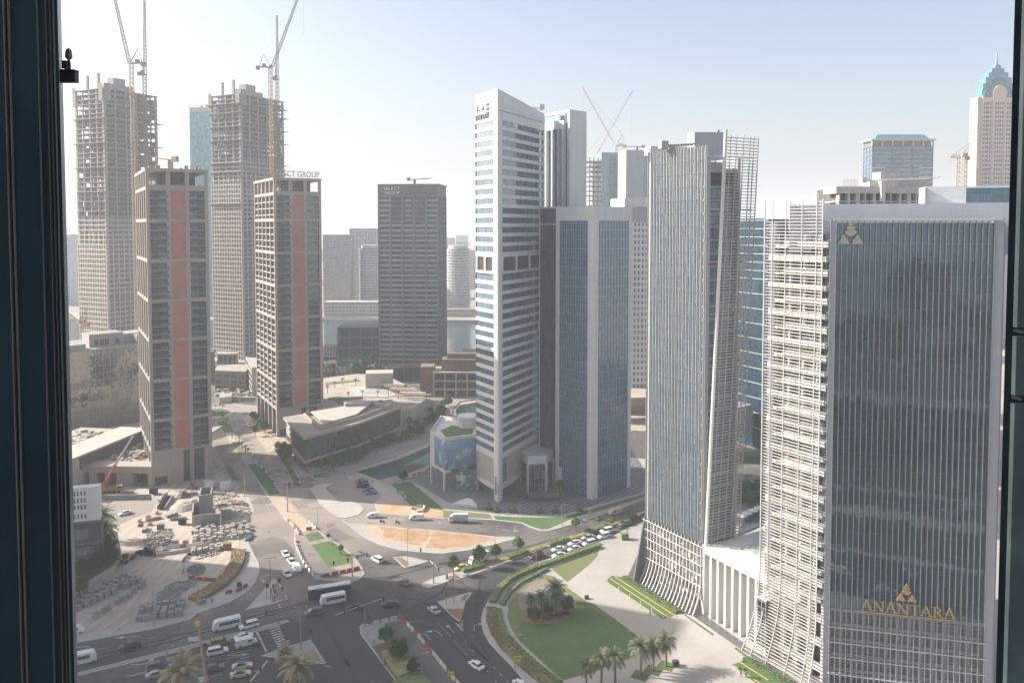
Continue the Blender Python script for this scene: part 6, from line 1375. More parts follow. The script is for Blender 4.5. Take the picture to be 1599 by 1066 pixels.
def wheels(t, xs, w, r=.34, tw=.24):
    for x in xs:
        for s in (-1, 1):
            m = MB(); m.tube((x, s*(w/2-tw), r), (x, s*(w/2+.01), r), r, 14); y = m.build('wheel', tyre, t)
            m = MB(); m.tube((x, s*(w/2-.02), r), (x, s*(w/2+.03), r), r*.62, 10); m.build('rim', rim, y)
def loft(m, st, mi=0, mtop=None):
    """st: list of (x, half width low, half width high, z low, z high)"""
    n0 = len(m.v)
    for x, wl, wh, zl, zh in st:
        m.v += [(x, -wl, zl), (x, wl, zl), (x, wl*1.0, zl+(zh-zl)*.55), (x, wh, zh), (x, -wh, zh), (x, -wl, zl+(zh-zl)*.55)]
    for k in range(len(st)-1):
        for i in range(6):
            j = (i+1) % 6; m.f.append((n0+k*6+i, n0+(k+1)*6+i, n0+(k+1)*6+j, n0+k*6+j)); m.m.append(mtop if (mtop is not None and i == 3) else mi)
    m.f.append(tuple(n0+i for i in range(6))); m.m.append(mi); e = n0+(len(st)-1)*6; m.f.append(tuple(e+i for i in range(5, -1, -1))); m.m.append(mi)
def car_proto(kind):
    t = thing('parked_car', 'x', 'car', (0, 0, 0)); m = MB(); g = MB(); rf = MB()
    if kind == 'sedan': L, w = 4.7, 1.82
    elif kind == 'suv': L, w = 4.9, 1.95
    else: L, w = 4.6, 1.8
    h = w/2; x0, x1 = -L/2, L/2
    if kind == 'sedan':
        loft(m, [(x0, h*.80, h*.74, .40, .80), (x0+.15, h*.95, h*.86, .28, .98), (x0+.9, h, h*.90, .24, 1.0), (x0+1.5, h, h*.93, .24, .97), (x1-1.6, h, h*.92, .24, .94), (x1-.9, h, h*.88, .24, .86), (x1-.2, h*.92, h*.80, .28, .70), (x1, h*.74, h*.66, .40, .58)])
        gs_ = [(x0+.65, h*.84, h*.80, .94, 1.0), (x0+1.35, h*.88, h*.66, .93, 1.40), (x0+2.0, h*.9, h*.68, .92, 1.46), (x0+2.75, h*.9, h*.67, .92, 1.42), (x1-1.25, h*.84, h*.78, .90, .96)]
        roof = [(x0+1.3, h*.66, h*.6, 1.39, 1.43), (x0+2.0, h*.69, h*.62, 1.43, 1.485), (x0+2.8, h*.67, h*.6, 1.40, 1.44)]
    else:
        loft(m, [(x0, h*.86, h*.82, .45, 1.05), (x0+.15, h*.97, h*.90, .32, 1.15), (x0+1.0, h, h*.93, .30, 1.14), (x1-1.6, h, h*.92, .30, 1.10), (x1-.8, h, h*.88, .30, 1.03), (x1-.15, h*.92, h*.8, .34, .88), (x1, h*.8, h*.7, .48, .74)])
        gs_ = [(x0+.12, h*.88, h*.78, 1.08, 1.35), (x0+.35, h*.9, h*.74, 1.08, 1.72), (x0+2.0, h*.92, h*.76, 1.08, 1.78), (x0+3.0, h*.92, h*.74, 1.06, 1.72), (x1-1.1, h*.86, h*.80, 1.02, 1.12)]
        roof = [(x0+.25, h*.76, h*.7, 1.68, 1.76), (x0+2.0, h*.79, h*.72, 1.74, 1.83), (x0+3.1, h*.75, h*.68, 1.68, 1.74)]
    loft(g, gs_); loft(rf, roof)
    bo = m.build('body', PW, t, smooth=False); g.build('windows', cglass, t); rf.build('roof', PW, t)
    wheels(t, (x0+.95, x1-.9), w)
    for s in (-1, 1):
        l = MB(); l.box((x1-.12, s*h*.62, .66 if kind == 'sedan' else .84), (.16, .34, .13)); l.build('headlight', lampf, t)
        l = MB(); l.box((x0+.06, s*h*.66, .80 if kind == 'sedan' else 1.0), (.12, .3, .16)); l.build('tail_light', lampr, t)
        l = MB(); l.box((x1-1.55, s*(h*.98), 1.0), (.18, .16, .12)); l.build('mirror', PW, t)
    return t
def van_proto(kind):
    t = thing('van', 'x', 'van', (0, 0, 0)); m = MB(); g = MB()
    L, w, h = {'van': (5.2, 1.95, 2.1), 'minibus': (7.0, 2.1, 2.65), 'small_van': (4.4, 1.8, 1.85)}[kind]; x0, x1, hw = -L/2, L/2, w/2
    nose = 1.3 if kind != 'minibus' else .55
    loft(m, [(x0, hw*.97, hw*.92, .35, h-.08), (x0+.15, hw, hw*.95, .3, h), (x1-nose-.9, hw, hw*.95, .3, h-.02), (x1-nose, hw, hw*.92, .3, h-.2), (x1-nose*.5, hw, hw*.88, .3, 1.25 if kind != 'minibus' else 1.7), (x1-.1, hw*.95, hw*.8, .32, .95 if kind != 'minibus' else 1.25), (x1, hw*.86, hw*.75, .42, .8)])
    m.build('body', PW, t)
    if kind == 'minibus':
        n_ = 6
        for s in (-1, 1):
            for i in range(n_): q = MB(); a_ = x0+.35+(L-1.9)*i/n_; q.box((a_+(L-1.9)/n_/2, s*(hw-.02), 1.72), ((L-1.9)/n_-.07, .10, .80)); q.build('side_window', cglass, t)
        q = MB(); q.hexa([(x1-.52, -hw*.8, 1.3), (x1-.30, -hw*.8, 1.3), (x1-.30, hw*.8, 1.3), (x1-.52, hw*.8, 1.3)], [(x1-.80, -hw*.76, 2.2), (x1-.53, -hw*.76, 2.2), (x1-.53, hw*.76, 2.2), (x1-.80, hw*.76, 2.2)]); q.build('windscreen', cglass, t)
        q = MB(); q.box((x0-.01, 0, 1.8), (.06, hw*1.3, .6)); q.build('rear_window', cglass, t)
    else:
        for s in (-1, 1): q = MB(); q.box((x1-nose-.6, s*(hw-.03), h*.67), (1.0, .12, .5)); q.build('side_window', cglass, t)
        q = MB(); q.hexa([(x1-nose*.55-.1, -hw*.8, 1.22), (x1-nose*.48, -hw*.8, 1.22), (x1-nose*.48, hw*.8, 1.22), (x1-nose*.55-.1, hw*.8, 1.22)], [(x1-nose-.15, -hw*.74, h-.38), (x1-nose+.03, -hw*.74, h-.36), (x1-nose+.03, hw*.74, h-.36), (x1-nose-.15, hw*.74, h-.38)]); q.build('windscreen', cglass, t)
        q = MB(); q.box((x0-.01, 0, h*.7), (.05, hw*1.2, .4)); q.build('rear_window', cglass, t)
    wheels(t, (x0+1.0, x1-.85), w, .36)
    for s in (-1, 1):
        l = MB(); l.box((x1-.06, s*hw*.66, .8), (.14, .3, .2)); l.build('headlight', lampf, t); l = MB(); l.box((x0, s*hw*.78, 1.0), (.06, .16, .4)); l.build('tail_light', lampr, t)
    return t
def bus_proto():
    t = thing('bus', 'x', 'bus', (0, 0, 0)); L, w, h = 12, 2.5, 3.05; x0, x1 = -L/2, L/2; m = MB()
    loft(m, [(x0, 1.15, 1.1, .4, h-.1), (x0+.15, 1.25, 1.2, .32, h-.02), (x1-.3, 1.25, 1.2, .32, h-.02), (x1, 1.12, 1.05, .42, h-.25)]); m.build('body', PW, t)
    m = MB(); loft(m, [(x0+.1, 1.18, 1.05, h-.05, h+.12), (x1-.2, 1.18, 1.05, h-.05, h+.12)]); m.box((x0+2.2, 0, h+.2), (2.4, 1.5, .22)); m.box((x1-3, 0, h+.2), (1.8, 1.4, .22)); m.build('roof', paint('roof_white', (.66, .65, .62)), t)
    for s in (-1, 1):
        for i in range(8): q = MB(); q.box((x0+.9+i*1.4, s*1.235, 2.0), (1.25, .06, .95)); q.build('side_window', cglass, t)
    q = MB(); q.box((x1-.02, 0, 1.95), (.08, 2.0, 1.3)); q.build('windscreen', cglass, t); q = MB(); q.box((x0+.0, 0, 2.2), (.08, 1.8, .7)); q.build('rear_window', cglass, t)
    wheels(t, (x0+3.2, x1-2.6), w, .5, .3)
    for s in (-1, 1): l = MB(); l.box((x1-.0, s*.95, .75), (.1, .35, .2)); l.build('headlight', lampf, t); l = MB(); l.box((x0, s*1.0, 1.0), (.08, .2, .5)); l.build('tail_light', lampr, t)
    return t
def truck_proto():
    t = thing('box_truck', 'x', 'truck', (0, 0, 0)); m = MB(); loft(m, [(1.5, 1.0, .95, .5, 2.3), (2.6, 1.0, .93, .5, 2.3), (3.05, 1.0, .9, .5, 1.5), (3.15, .95, .88, .5, 1.3)]); m.hexa([(1.3, -.9, 2.28), (2.5, -.9, 2.28), (2.5, .9, 2.28), (1.3, .9, 2.28)], [(1.3, -.9, 2.9), (1.5, -.85, 2.9), (1.5, .85, 2.9), (1.3, .9, 2.9)]); m.build('cab', PW, t)
    m = MB(); m.box((-1.1, 0, 1.95), (5, 2.15, 2.2)); m.build('box_body', PW if True else 0, t); m = MB(); m.box((-1.1, 0, 3.07), (5.04, 2.2, .06)); m.build('box_roof', paint('roof_white', (.66, .65, .62)), t)
    m = MB(); m.box((-.6, 0, .7), (6, .9, .3)); m.build('chassis', trim, t)
    q = MB(); q.hexa([(2.78, -.85, 1.5), (3.06, -.85, 1.5), (3.06, .85, 1.5), (2.78, .85, 1.5)], [(2.4, -.82, 2.2), (2.66, -.82, 2.2), (2.66, .82, 2.2), (2.4, .82, 2.2)]); q.build('windscreen', cglass, t)
    for s in (-1, 1): q = MB(); q.box((2.2, s*.98, 1.75), (.8, .08, .5)); q.build('side_window', cglass, t); l = MB(); l.box((3.14, s*.7, .8), (.06, .3, .2)); l.build('headlight', lampf, t)
    wheels(t, (-2.3, 2.2), 2.1, .42, .3); return t
def bike_proto():
    t = thing('motorbike', 'x', 'motorbike', (0, 0, 0)); 
    for x in (-.65, .65): m = MB(); m.tube((x, -.06, .31), (x, .06, .31), .31, 14); y = m.build('wheel', tyre, t); m = MB(); m.tube((x, -.07, .31), (x, .07, .31), .17, 8); m.build('rim', rim, y)
    m = MB(); loft(m, [(-.7, .10, .08, .6, .8), (-.1, .14, .12, .45, .78), (.3, .16, .13, .4, .95), (.55, .08, .05, .7, .95)]); m.build('body', trim, t)
    m = MB(); m.tube((.62, 0, .31), (.42, 0, 1.0), .035, 5); m.tube((.40, -.33, 1.02), (.40, .33, 1.02), .025, 5); m.build('handlebar', trim, t)
    m = MB(); m.box((-.62, 0, 1.02), (.45, .46, .42)); m.build('delivery_box', PR, t)
    m = MB(); m.box((.0, 0, .82), (.5, .26, .1)); m.build('seat', trim, t); return t
# ------------------------------------------------------------------ people: one skinned body each, hair as a child
skin = flat('skin', (.33, .19, .12), .6); hairm = flat('hair', (.02, .015, .012), .7)
def person_mesh(pose, shirt, trousers, umb=False):
    bm = bmesh.new(); sk = bm.verts.layers.skin.verify(); V = {}
    def v(n, x, y, z, r, r2=None): a = bm.verts.new((x, y, z)); a[sk].radius = (r, r2 or r); V[n] = a
    def e(*ns):
        for a, b_ in zip(ns[:-1], ns[1:]): bm.edges.new((V[a], V[b_]))
    s = pose
    v('pelvis', 0, 0, .95, .135, .11); v('waist', 0, 0, 1.10, .125, .10); v('chest', 0, 0, 1.32, .15, .11); v('neck', 0, 0, 1.47, .055); v('chin', .01, 0, 1.54, .06); v('head', .01, 0, 1.64, .095, .085); v('crown', 0, 0, 1.72, .06)
    v('nose', .10, 0, 1.62, .012)
    e('pelvis', 'waist', 'chest', 'neck', 'chin', 'head', 'crown'); e('head', 'nose')
    for k, (n, sy) in enumerate((('l', 1), ('r', -1))):
        f = s*(1 if k == 0 else -1)
        v(n+'hip', 0, sy*.10, .90, .095); v(n+'knee', f*.20, sy*.11, .50, .062); v(n+'ank', f*.26-(.10 if f < 0 else 0), sy*.11, .09, .042); v(n+'toe', f*.26+.17-(.10 if f < 0 else 0), sy*.12, .04, .035)
        e('pelvis', n+'hip', n+'knee', n+'ank', n+'toe')
        v(n+'sh', 0, sy*.19, 1.40, .058)
        if umb and k == 0: el, ha = (.14, sy*.24, 1.16), (.22, sy*.12, 1.34)
        else: el, ha = (-f*.10, sy*.25, 1.14), (-f*.10+.10, sy*.26, .90)
        v(n+'el', *el, .042); v(n+'ha', *ha, .030); e('chest', n+'sh', n+'el', n+'ha')
        d = (Vector(ha)-Vector(el)).normalized(); pz = Vector(ha)+d*.07; v(n+'pa', *pz, .026, .038); e(n+'ha', n+'pa')
        for i, (o, l) in enumerate(((-.03, .065), (-.01, .08), (.01, .085), (.03, .07))):
            q = pz+d*l+Vector((o, 0, 0)); v(n+'f%d' % i, q.x, q.y-.01*sy, q.z, .009); e(n+'pa', n+'f%d' % i)
        q = Vector(ha)+d*.07+Vector((.05, -.02*sy, 0)); v(n+'th', q.x, q.y, q.z, .010); e(n+'ha', n+'th')
    me = bpy.data.meshes.new('person'); bm.to_mesh(me); bm.free()
    o = bpy.data.objects.new('person', me); C.objects.link(o); md = o.modifiers.new('skin', 'SKIN'); o.modifiers.new('sub', 'SUBSURF').levels = 1
    me.skin_vertices[0].data[0].use_root = True
    bpy.context.view_layer.update(); dg = bpy.context.evaluated_depsgraph_get(); me2 = bpy.data.meshes.new_from_object(o.evaluated_get(dg)); bpy.data.objects.remove(o)
    for m_ in (skin, shirt, trousers, trim): me2.materials.append(m_)
    for p in me2.polygons:
        c = p.center; z = c.z; hand = (abs(c.y) > .2 or umb) and (z < .98 and abs(c.y) > .2)
        p.material_index = 3 if z < .11 else (0 if hand or z > 1.47 else (2 if z < .98 else 1)); p.use_smooth = True
    return me2
PEOPLE = {}
def person(px, py, az, label, kind='white', umb=False, pose=1, z=.16, sc=1.0):
    cols = {'white': ((.55, .55, .53), (.10, .10, .12)), 'hivis': ((.45, .55, .03), (.05, .06, .10)), 'dark': ((.03, .03, .035), (.03, .03, .035)), 'blue': ((.10, .22, .40), (.07, .07, .09)), 'red': ((.40, .05, .04), (.06, .06, .08))}[kind]
    key = (kind, umb, pose)
    if key not in PEOPLE: PEOPLE[key] = person_mesh(pose*.8, flat('shirt_'+kind, cols[0], .8), flat('trousers_'+kind, cols[1], .8), umb)
    p = G(px, py, z); t = thing('person', label, 'person', (p.x, p.y, z), az)
    b_ = bpy.data.objects.new('body', PEOPLE[key]); C.objects.link(b_); b_.parent = t
    m = MB()
    if kind in ('hivis', 'red'): m.lathe((0, 0, 1.68), [(.115, 0), (.11, .05), (.06, .10), (.01, .115)], 10); o = m.build('helmet', flat('helmet_white', (.6, .6, .55), .5)); o.parent = t
    else: m.lathe((-.012, 0, 1.62), [(.092, 0), (.098, .06), (.08, .11), (.03, .135)], 10); o = m.build('hair', hairm); o.parent = t
    if umb:
        m = MB(); m.tube((.24, .11, 1.3), (.24, .11, 2.05), .012, 5); m.lathe((.24, .11, 1.86), [(.55, 0), (.42, .12), (.2, .2), (.01, .23)], 12); o = m.build('umbrella', flat('umbrella_dark', (.02, .03, .04), .8)); o.parent = t
    return t
SED, SUV, VAN, SVAN, MINI, BUS, TRK, BIKE = car_proto('sedan'), car_proto('suv'), van_proto('van'), van_proto('small_van'), van_proto('minibus'), bus_proto(), truck_proto(), bike_proto()
USED = set()
def put(proto, front, rear, label, col=None, roof=None, cat=None, name=None, L=None, grp=None, swap=None):
    a, c = G(*front), G(*rear); d = (a-c); ctr = (a+c)/2; rz = math.atan2(d.y, d.x)
    mats = {}
    if col: mats['paint_white'] = col
    if swap: mats.update(swap)
    r = dup(proto, (ctr.x, ctr.y, .03), rz, label, grp, mats)
    if roof:
        for ch in r.children:
            if ch.name.startswith('roof'):
                for s in ch.material_slots: s.link = 'OBJECT'; s.material = roof
    if cat: r['category'] = cat
    if name: r.name = name
    return r
put(VAN, (126,987), (103,991), 'white minivan at the left edge on the sandy lot', name='van')
put(MINI, (144,1031), (108,1039), 'white minibus in the far carriageway at the left edge', name='minibus', cat='bus')
put(SUV, (189,1014), (218,1009), 'black four wheel drive alone in the shaded far carriageway', PB, PB)
put(MINI, (333,985), (374,975.5), 'white minibus beside the tall orange boom in the far carriageway', name='minibus', cat='bus')
put(SUV, (375,983), (402,976), 'white four wheel drive with black roof bars driving just behind a minibus', PW)
put(SUV, (357,1003), (331,1009), 'tan four wheel drive waiting next to the median', PT, PT)
put(SUV, (354,1017), (326,1023), 'white estate car waiting behind the panel van', PW)
put(SED, (394,993), (367,1000), 'white saloon at the stop line beside the median', PW)
put(VAN, (400,1003), (369,1011), 'white panel van at the stop line before the zebra crossing', PW)
put(SED, (392,1040), (364,1045), 'cream taxi with a blue roof at the second stop line', PC, PTB, cat='taxi', name='taxi')
put(SED, (390,1052), (361,1058), 'cream taxi with a green roof at the second stop line', PC, PTG, cat='taxi', name='taxi')
put(SED, (345,1043), (322,1048), 'grey saloon queueing behind the blue roofed taxi', PG, PG)
put(SUV, (257,1041), (235,1046), 'dark grey estate car near the foreground date palm', PG, PG)
put(SED, (281,1035), (256,1041), 'white taxi with a green roof half behind the foreground date palm', PW, PTG, cat='taxi', name='taxi')
put(SED, (256,1053), (232,1059), 'silver blue saloon at the bottom edge behind the bus', PS, PS)
put(BUS, (329,1078), (232,1100), 'long white roofed city bus at the bottom edge under the date palm', ABUS, name='bus')
put(SUV, (478,961), (501,957), 'dark grey four wheel drive crossing the junction alone', PG, PG)
put(BUS, (482,935), (546,925), 'long dark wrapped city bus with a white roof crossing the junction', WRAP, name='bus')
put(MINI, (503,944), (536,938), 'cream white minibus in front of the dark city bus', PC if False else PW, name='minibus', cat='bus')
put(SED, (543,951), (567,950), 'black saloon below the traffic signal arm', PB, PB)
put(SUV, (598,947), (621,947), 'dark navy four wheel drive in the middle of the junction', PN, PN)
put(SED, (670,950), (686,960), 'silver saloon beside the rock filled island', PS, PS)
put(SED, (624,908), (639,915), 'bronze saloon turning in the sun at the junction centre', PZ, PZ)
put(SUV, (582,872), (596,880), 'white four wheel drive beside the lawned island signals', PW)
put(SED, (710,891), (729,886), 'cream taxi with a yellow roof under the first round tree', PC, PTY, cat='taxi', name='taxi')
put(TRK, (733,883), (760,874), 'white box truck behind the median trees', None, name='box_truck')
put(SED, (734,1035), (754,1048), 'white saloon alone on the near right carriageway', PW)
put(SED, (804,1064), (821,1080), 'white saloon cut by the bottom edge of the picture', PW)
put(SED, (450,872), (442,862), 'white saloon, first of four vehicles coming down beside the barrier', PW)
put(SED, (460,884), (451,874), 'white saloon just ahead of the blue fronted truck', PW)
put(SVAN, (469,897), (459,884), 'small white and blue pickup truck with a box, beside the concrete barrier', PW, name='pickup')
put(SED, (454,904), (443,892), 'white saloon nearest the corner lamp in the left approach', PW)
put(SED, (452,762), (448,757), 'dark red car in the shade behind the tall double lamp', PR, PR)
put(SED, (394,668), (384,662), 'white car parked at the kerb beside the second brick tower', PW)
for a, b2, col, lab in (((555,753),(571,752),PR,'red car, farthest of the parked row by the canal'), ((557,757),(573,755.5),PG,'grey four wheel drive second in the parked row'), ((558,761),(575,760),PB,'black four wheel drive third in the parked row'), ((567,767),(583,765.5),PG,'dark grey car behind the blue one in the parked row'), ((571,771.5),(588,770.5),PBL,'bright blue saloon nearest in the parked row')): put(SUV if 'four' in lab else SED, a, b2, lab, col, col)
put(SVAN, (574,808), (591,807), 'small white van leftmost on the street by the ochre soil', PW)
put(VAN, (641,811), (660,811), 'white van beside the ring of orange barriers', PW)
put(TRK, (699,815), (730,815), 'box truck with a blue printed side on the sunny street', None, name='box_truck', swap=None)
bt = [o for o in bpy.data.objects if o.get('label', '') == 'box truck with a blue printed side on the sunny street'][0]
for ch in bt.children:
    if ch.name.startswith('box_body'):
        for s in ch.material_slots: s.link = 'OBJECT'; s.material = BOXB
for i in range(9):
    r_ = dup((SED, SUV, VAN, SED)[i % 4], (52+i*9+(i % 2)*3, 100+(i*7) % 22 if i < 5 else 34+(i*5) % 14, .03), R(5+170*(i % 2)), '%s car on the streets behind the viewpoint' % ORD[i], 'cars behind the viewpoint')
Q_ = [((862,861.5),(881,857.5),'white saloon, farther car of the last pair in the queue',SED), ((863,871),(882,867),'white saloon, nearer car of the last pair in the queue',SED), ((888,852),(906,848),'white saloon fourth from the back of the queue, beside the median',SED), ((887.5,861),(905,857),'cream white saloon third from the back of the queue, beside the hedge',SED), ((908,843),(928,839),'silver white car in the queue beside the hedge gap',SED), ((910,853),(930,848),'largest white four wheel drive in the queue, at the hedge end',SUV), ((934,842),(951,837),'white four wheel drive in the near lane before the forecourt drive',SUV), ((938,833),(956,829),'white four wheel drive at the front of the queue by the clipped median hedge',SUV)]
for a, b2, lab, pr in Q_: put(pr, a, b2, lab, PS if 'silver' in lab else PW, PS if 'silver' in lab else PW)
put(SUV, (968,822), (984,818), 'dark green four wheel drive in the shade before the finned tower', PG, PG)
put(VAN, (952,804), (968,801), 'cream and red ambulance in the far carriageway', PC, name='ambulance', cat='ambulance')
put(SUV, (826,874), (848,868), 'dark brown four wheel drive behind the queue', PBR, PBR)
put(SED, (184,806), (205,800), 'white saloon alone on the pale road beside the building site', PW)
for fr_, rr_, lab, col in (((406,1007.5),(400,1009.5),'delivery motorbike with a green box at the stop line',PTG), ((321,1009),(315,1011),'motorbike with a teal box beside the median',paint('teal',(.03,.22,.22))), ((601,816.5),(593,816),'black motorbike parked on the sunny street',trim), ((625,818),(617,817),'motorbike with a red box parked on the sunny street',PR), ((904,815.5),(910,813.5),'motorbike with a blue box in the far carriageway',PBL), ((842,899),(837,902),'motorbike with a blue box riding the park path',PBL), ((993,810),(998,808),'motorbike with a white box beside the finned tower',PW)):
    put(BIKE, fr_, rr_, lab, swap={'paint_red': col})
for o in (SED, SUV, VAN, SVAN, MINI, BUS, TRK, BIKE):
    for ch in list(o.children):
        for g_ in list(ch.children): bpy.data.objects.remove(g_)
        bpy.data.objects.remove(ch)
    bpy.data.objects.remove(o)
# people
person(307,966,R(80),'person in blue shirt standing by the pavement posts near the hedge end','blue',pose=.3)
person(331,942,R(-60),'person in dark clothes walking on the pavement corner','dark')
person(186,985,R(170),'person in a white shirt walking along the empty lot','white')
person(1015,961,R(-70),'person in white walking on the plaza edge beside the lawn strip','white')
person(1047,942,R(-50),'person in dark clothes on the granite strip by the flared ribs','dark',pose=.5)
person(1157,1056,R(140),'person under a dark umbrella, left of the two on the plaza','dark',True)
person(1165,1057,R(140),'person under a dark umbrella, right of the two on the plaza','blue',True,.6)
person(979,832,R(-90),'person in white beside the two clipped boxes by the finned tower','white',pose=.3)
person(757,950,R(90),'person in red standing at the park corner','red',pose=.4)
person(692,772,R(20),'person crossing the striped plaza below the billboard','blue')
person(574,754,R(20),'person in black beside the parked row','dark',pose=.3); person(582,753,R(200),'second person in black near the canal rail','dark',pose=.6)
person(1145,985,R(100),'person sitting in blue between the colonnade piers','blue',pose=.2); person(1156,990,R(200),'person in dark clothes between the last colonnade piers','dark',pose=.2)
for i, (px, py, k, lab) in enumerate(((208,758,'hivis','worker in yellow vest left of the garage opening'), (221,760,'hivis','worker in yellow vest before the garage opening'), (266,761,'hivis','worker in yellow vest left of the mini loader'), (341,757,'hivis','worker in yellow vest beside the white site cabin'), (325,766,'hivis','worker in yellow vest near the white pickup on site'), (320,763,'red','worker in orange left of the white pickup on site'), (334,764,'red','worker in orange right of the white pickup on site'), (375,768,'red','worker in orange at the site corner by the road'), (144,719,'red','worker in red on the podium roof'), (149,717,'blue','worker in blue on the podium roof'), (348,683,'hivis','worker in yellow crossing by the palms'), (351,681,'red','worker in red crossing by the palms'))):
    person(px, py, R(50*i), lab, k, pose=.5, z=7.3 if py in (719, 717) else .05)
person(389,822,R(10),'person in white standing alone at the kerb of the left road','white',pose=.3)
person(584,1004,R(40),'worker in a yellow vest sitting at the planter corner of the barriered island','hivis',pose=.2)
# ------------------------------------------------------------------ red telescopic crane lorry and small machines
p = G(172, 770); t = thing('mobile_crane', 'yellow crane lorry with a long red and grey telescopic boom raised beside the podium', 'crane', (p.x, p.y, 0)); cy = M('crane_yellow', (.45, .25, .06), .5, .1, 1)
f = FR(G(153,771), G(190,769)); m = MB(); m.fb(f, 0, f.L, .7, 1.5, -2.4, 0); m.fb(f, f.L*.72, f.L, 1.5, 2.7, -2.3, -.1); m.fb(f, f.L*.45, f.L*.7, 1.5, 2.0, -2, -.4); m.build('carrier', cy, t)
m = MB(); m.fb(f, -.2, f.L*.3, 1.5, 3.4, -2.3, -.2); m.build('superstructure', cy, t); m = MB(); m.fb(f, f.L*.82, f.L-.1, 2.0, 2.65, -2.35, -.05); m.build('cab_window', cglass, t)
for i in range(5):
    for w_ in (-2.3, -.25): m = MB(); m.tube(f.P(f.L*(.08+.2*i), .55, w_), f.P(f.L*(.08+.2*i), .55, w_+.35), .55, 12); m.build('wheel', tyre, t)
tip_p = Vector(((203-CX)/F*345, 345)); b0 = f.P(1, 3, -1.2); 
def pxp(px, py, Z): return Vector(((px-CX)/F*Z, Z, hgt(((px-CX)/F*Z, Z), py)))
Zc_ = b0.y; mid = pxp(172, 725, Zc_+1); tp = pxp(202, 680, Zc_+3); m = MB(); m.tube(pxp(153, 757, Zc_), mid, .85, 6, .7); m.build('lower_boom', M('boom_red', (.42, .07, .04), .5, .1, 1), t); m = MB(); m.tube(mid, tp, .5, 6, .35); m.build('upper_boom', steel, t)
p = G(299, 763); t = thing('loader', 'small orange skid loader at work in front of the brick tower', 'loader', (p.x, p.y, 0), R(15))
m = MB(); m.box((0, 0, .8), (2.2, 1.3, .8)); m.build('body', M('loader_orange', (.48, .14, .03), .6, .1, 1)).parent = t; m = MB(); m.box((.1, 0, 1.7), (1.2, 1.1, 1)); m.build('cab', cglass).parent = t
m = MB(); m.box((1.8, 0, .4), (.8, 1.7, .5)); m.build('bucket', trim).parent = t
for x in (-.7, .7):
    for s in (-1, 1): m = MB(); m.tube((x, s*.62, .4), (x, s*.86, .4), .4, 10); m.build('wheel', tyre).parent = t
def digger(px, py, rz, label, mat):
    p = G(px, py); t = thing('backhoe', label, 'digger', (p.x, p.y, 0), rz)
    m = MB(); loft(m, [(-1.8, .8, .7, .6, 1.6), (0, .9, .8, .6, 1.5), (2.2, .6, .5, .7, 1.4)]); m.build('body', mat).parent = t
    m = MB(); m.box((-.5, 0, 2.1), (1.5, 1.3, 1.3)); m.build('cab', cglass).parent = t
    m = MB(); m.tube((-1.9, 0, 1), (-3.0, 0, 2.8), .18, 5); m.tube((-3, 0, 2.8), (-3.4, 0, .9), .15, 5); m.box((-3.3, 0, .6), (.6, .7, .6)); m.build('digging_arm', mat).parent = t
    m = MB(); m.box((3.3, 0, .6), (.9, 2.1, .7)); m.tube((1.5, .7, 1.2), (3.2, .7, .7), .1, 4); m.tube((1.5, -.7, 1.2), (3.2, -.7, .7), .1, 4); m.build('shovel', trim).parent = t
    for x, r_ in ((-1.2, .7), (1.7, .5)):
        for s in (-1, 1): m = MB(); m.tube((x, s*.7, r_), (x, s*1.05, r_), r_, 12); m.build('wheel', tyre).parent = t
digger(197, 877, R(80), 'ochre backhoe parked on the shaded sandy lot', M('backhoe_ochre', (.32, .20, .05), .7, .1, 1))
digger(229, 866, R(160), 'dark loader at the edge of the timber heap', trim)
# ================================================================== STREET FURNITURE
pole_m = M('pole_galvanised', (.33, .31, .28), .5, .1, 1, metal=.3)
def lamp(px, py, ytop, label, arms=1, r=.1, az=0):
    p = G(px, py); h = hgt(p, ytop); t = thing('street_lamp', label, 'street lamp', (p.x, p.y, 0)); m = MB(); m.tube((p.x, p.y, 0), (p.x, p.y, h), r*1.3, 7, r*.8); m.build('pole', pole_m, t)
    m = MB(); m.lathe((p.x, p.y, 0), [(r*2.6, 0), (r*2.6, .25), (r*1.4, .5)], 8); m.build('base', conc, t)
    for k in range(arms):
        a_ = az+math.pi*k; d = Vector((math.cos(a_), math.sin(a_), 0)); c = Vector((p.x, p.y, h)); m = MB(); m.tube(c, c+d*1.1+Vector((0, 0, .15)), .06, 5); m.box(c+d*1.35+Vector((0, 0, .14)), (.75, .3, .12), a_); m.build('lamp_head', pole_m, t)
for a in ((240,977,912,'tall dark street lamp beside the stacked pavers on the lot',1,.1), (470,1018.6,947,'double headed lamp on the island below the zebra crossing',2,.13), (422.5,934,871.5,'double headed lamp on the small triangular island',2,.1), (262,1085,1009,'lamp at the bottom left in front of the date palm',1,.12), (382,774,736,'thick lamp post at the building site corner',1,.15), (449,799,751,'double headed lamp on the sandy median',2,.16), (496,846,793,'double headed lamp between the two lawn patches',2,.08), (375,873,822,'thin lamp beside the brown hedge',1,.06), (636.5,880.5,825,'lamp on the small island before the ochre soil',1,.08), (708,942,877,'lamp on the rock filled island',1,.1), (837.6,883,847,'lamp beside the hedge bend of the park',1,.1), (773,850,805,'thin lamp at the tip of the ochre soil',1,.06), (877.5,820,788.5,'lamp on the kerb of the white tower lawn',1,.12), (812,801,782,'lamp on the plaza edge before the fountain wall',1,.12), (942.5,847,811,'lamp at the queue beside the forecourt drive',1,.09), (803.7,1046,992,'lamp behind the yellow road sign by the park',1,.09), (443,640,610,'lamp beside the second brick tower',1,.08), (602,700,660,'lamp on the promenade before the pavilion',1,.08), (659,1095,1020,'lamp by the bottom planting of the barriered island',1,.07)): lamp(*a[:4], a[4], a[5], az=R(12))
sigb = flat('signal_black', (.03, .03, .028), .5); sigg = flat('sign_blue_white', (.45, .50, .55), .5)
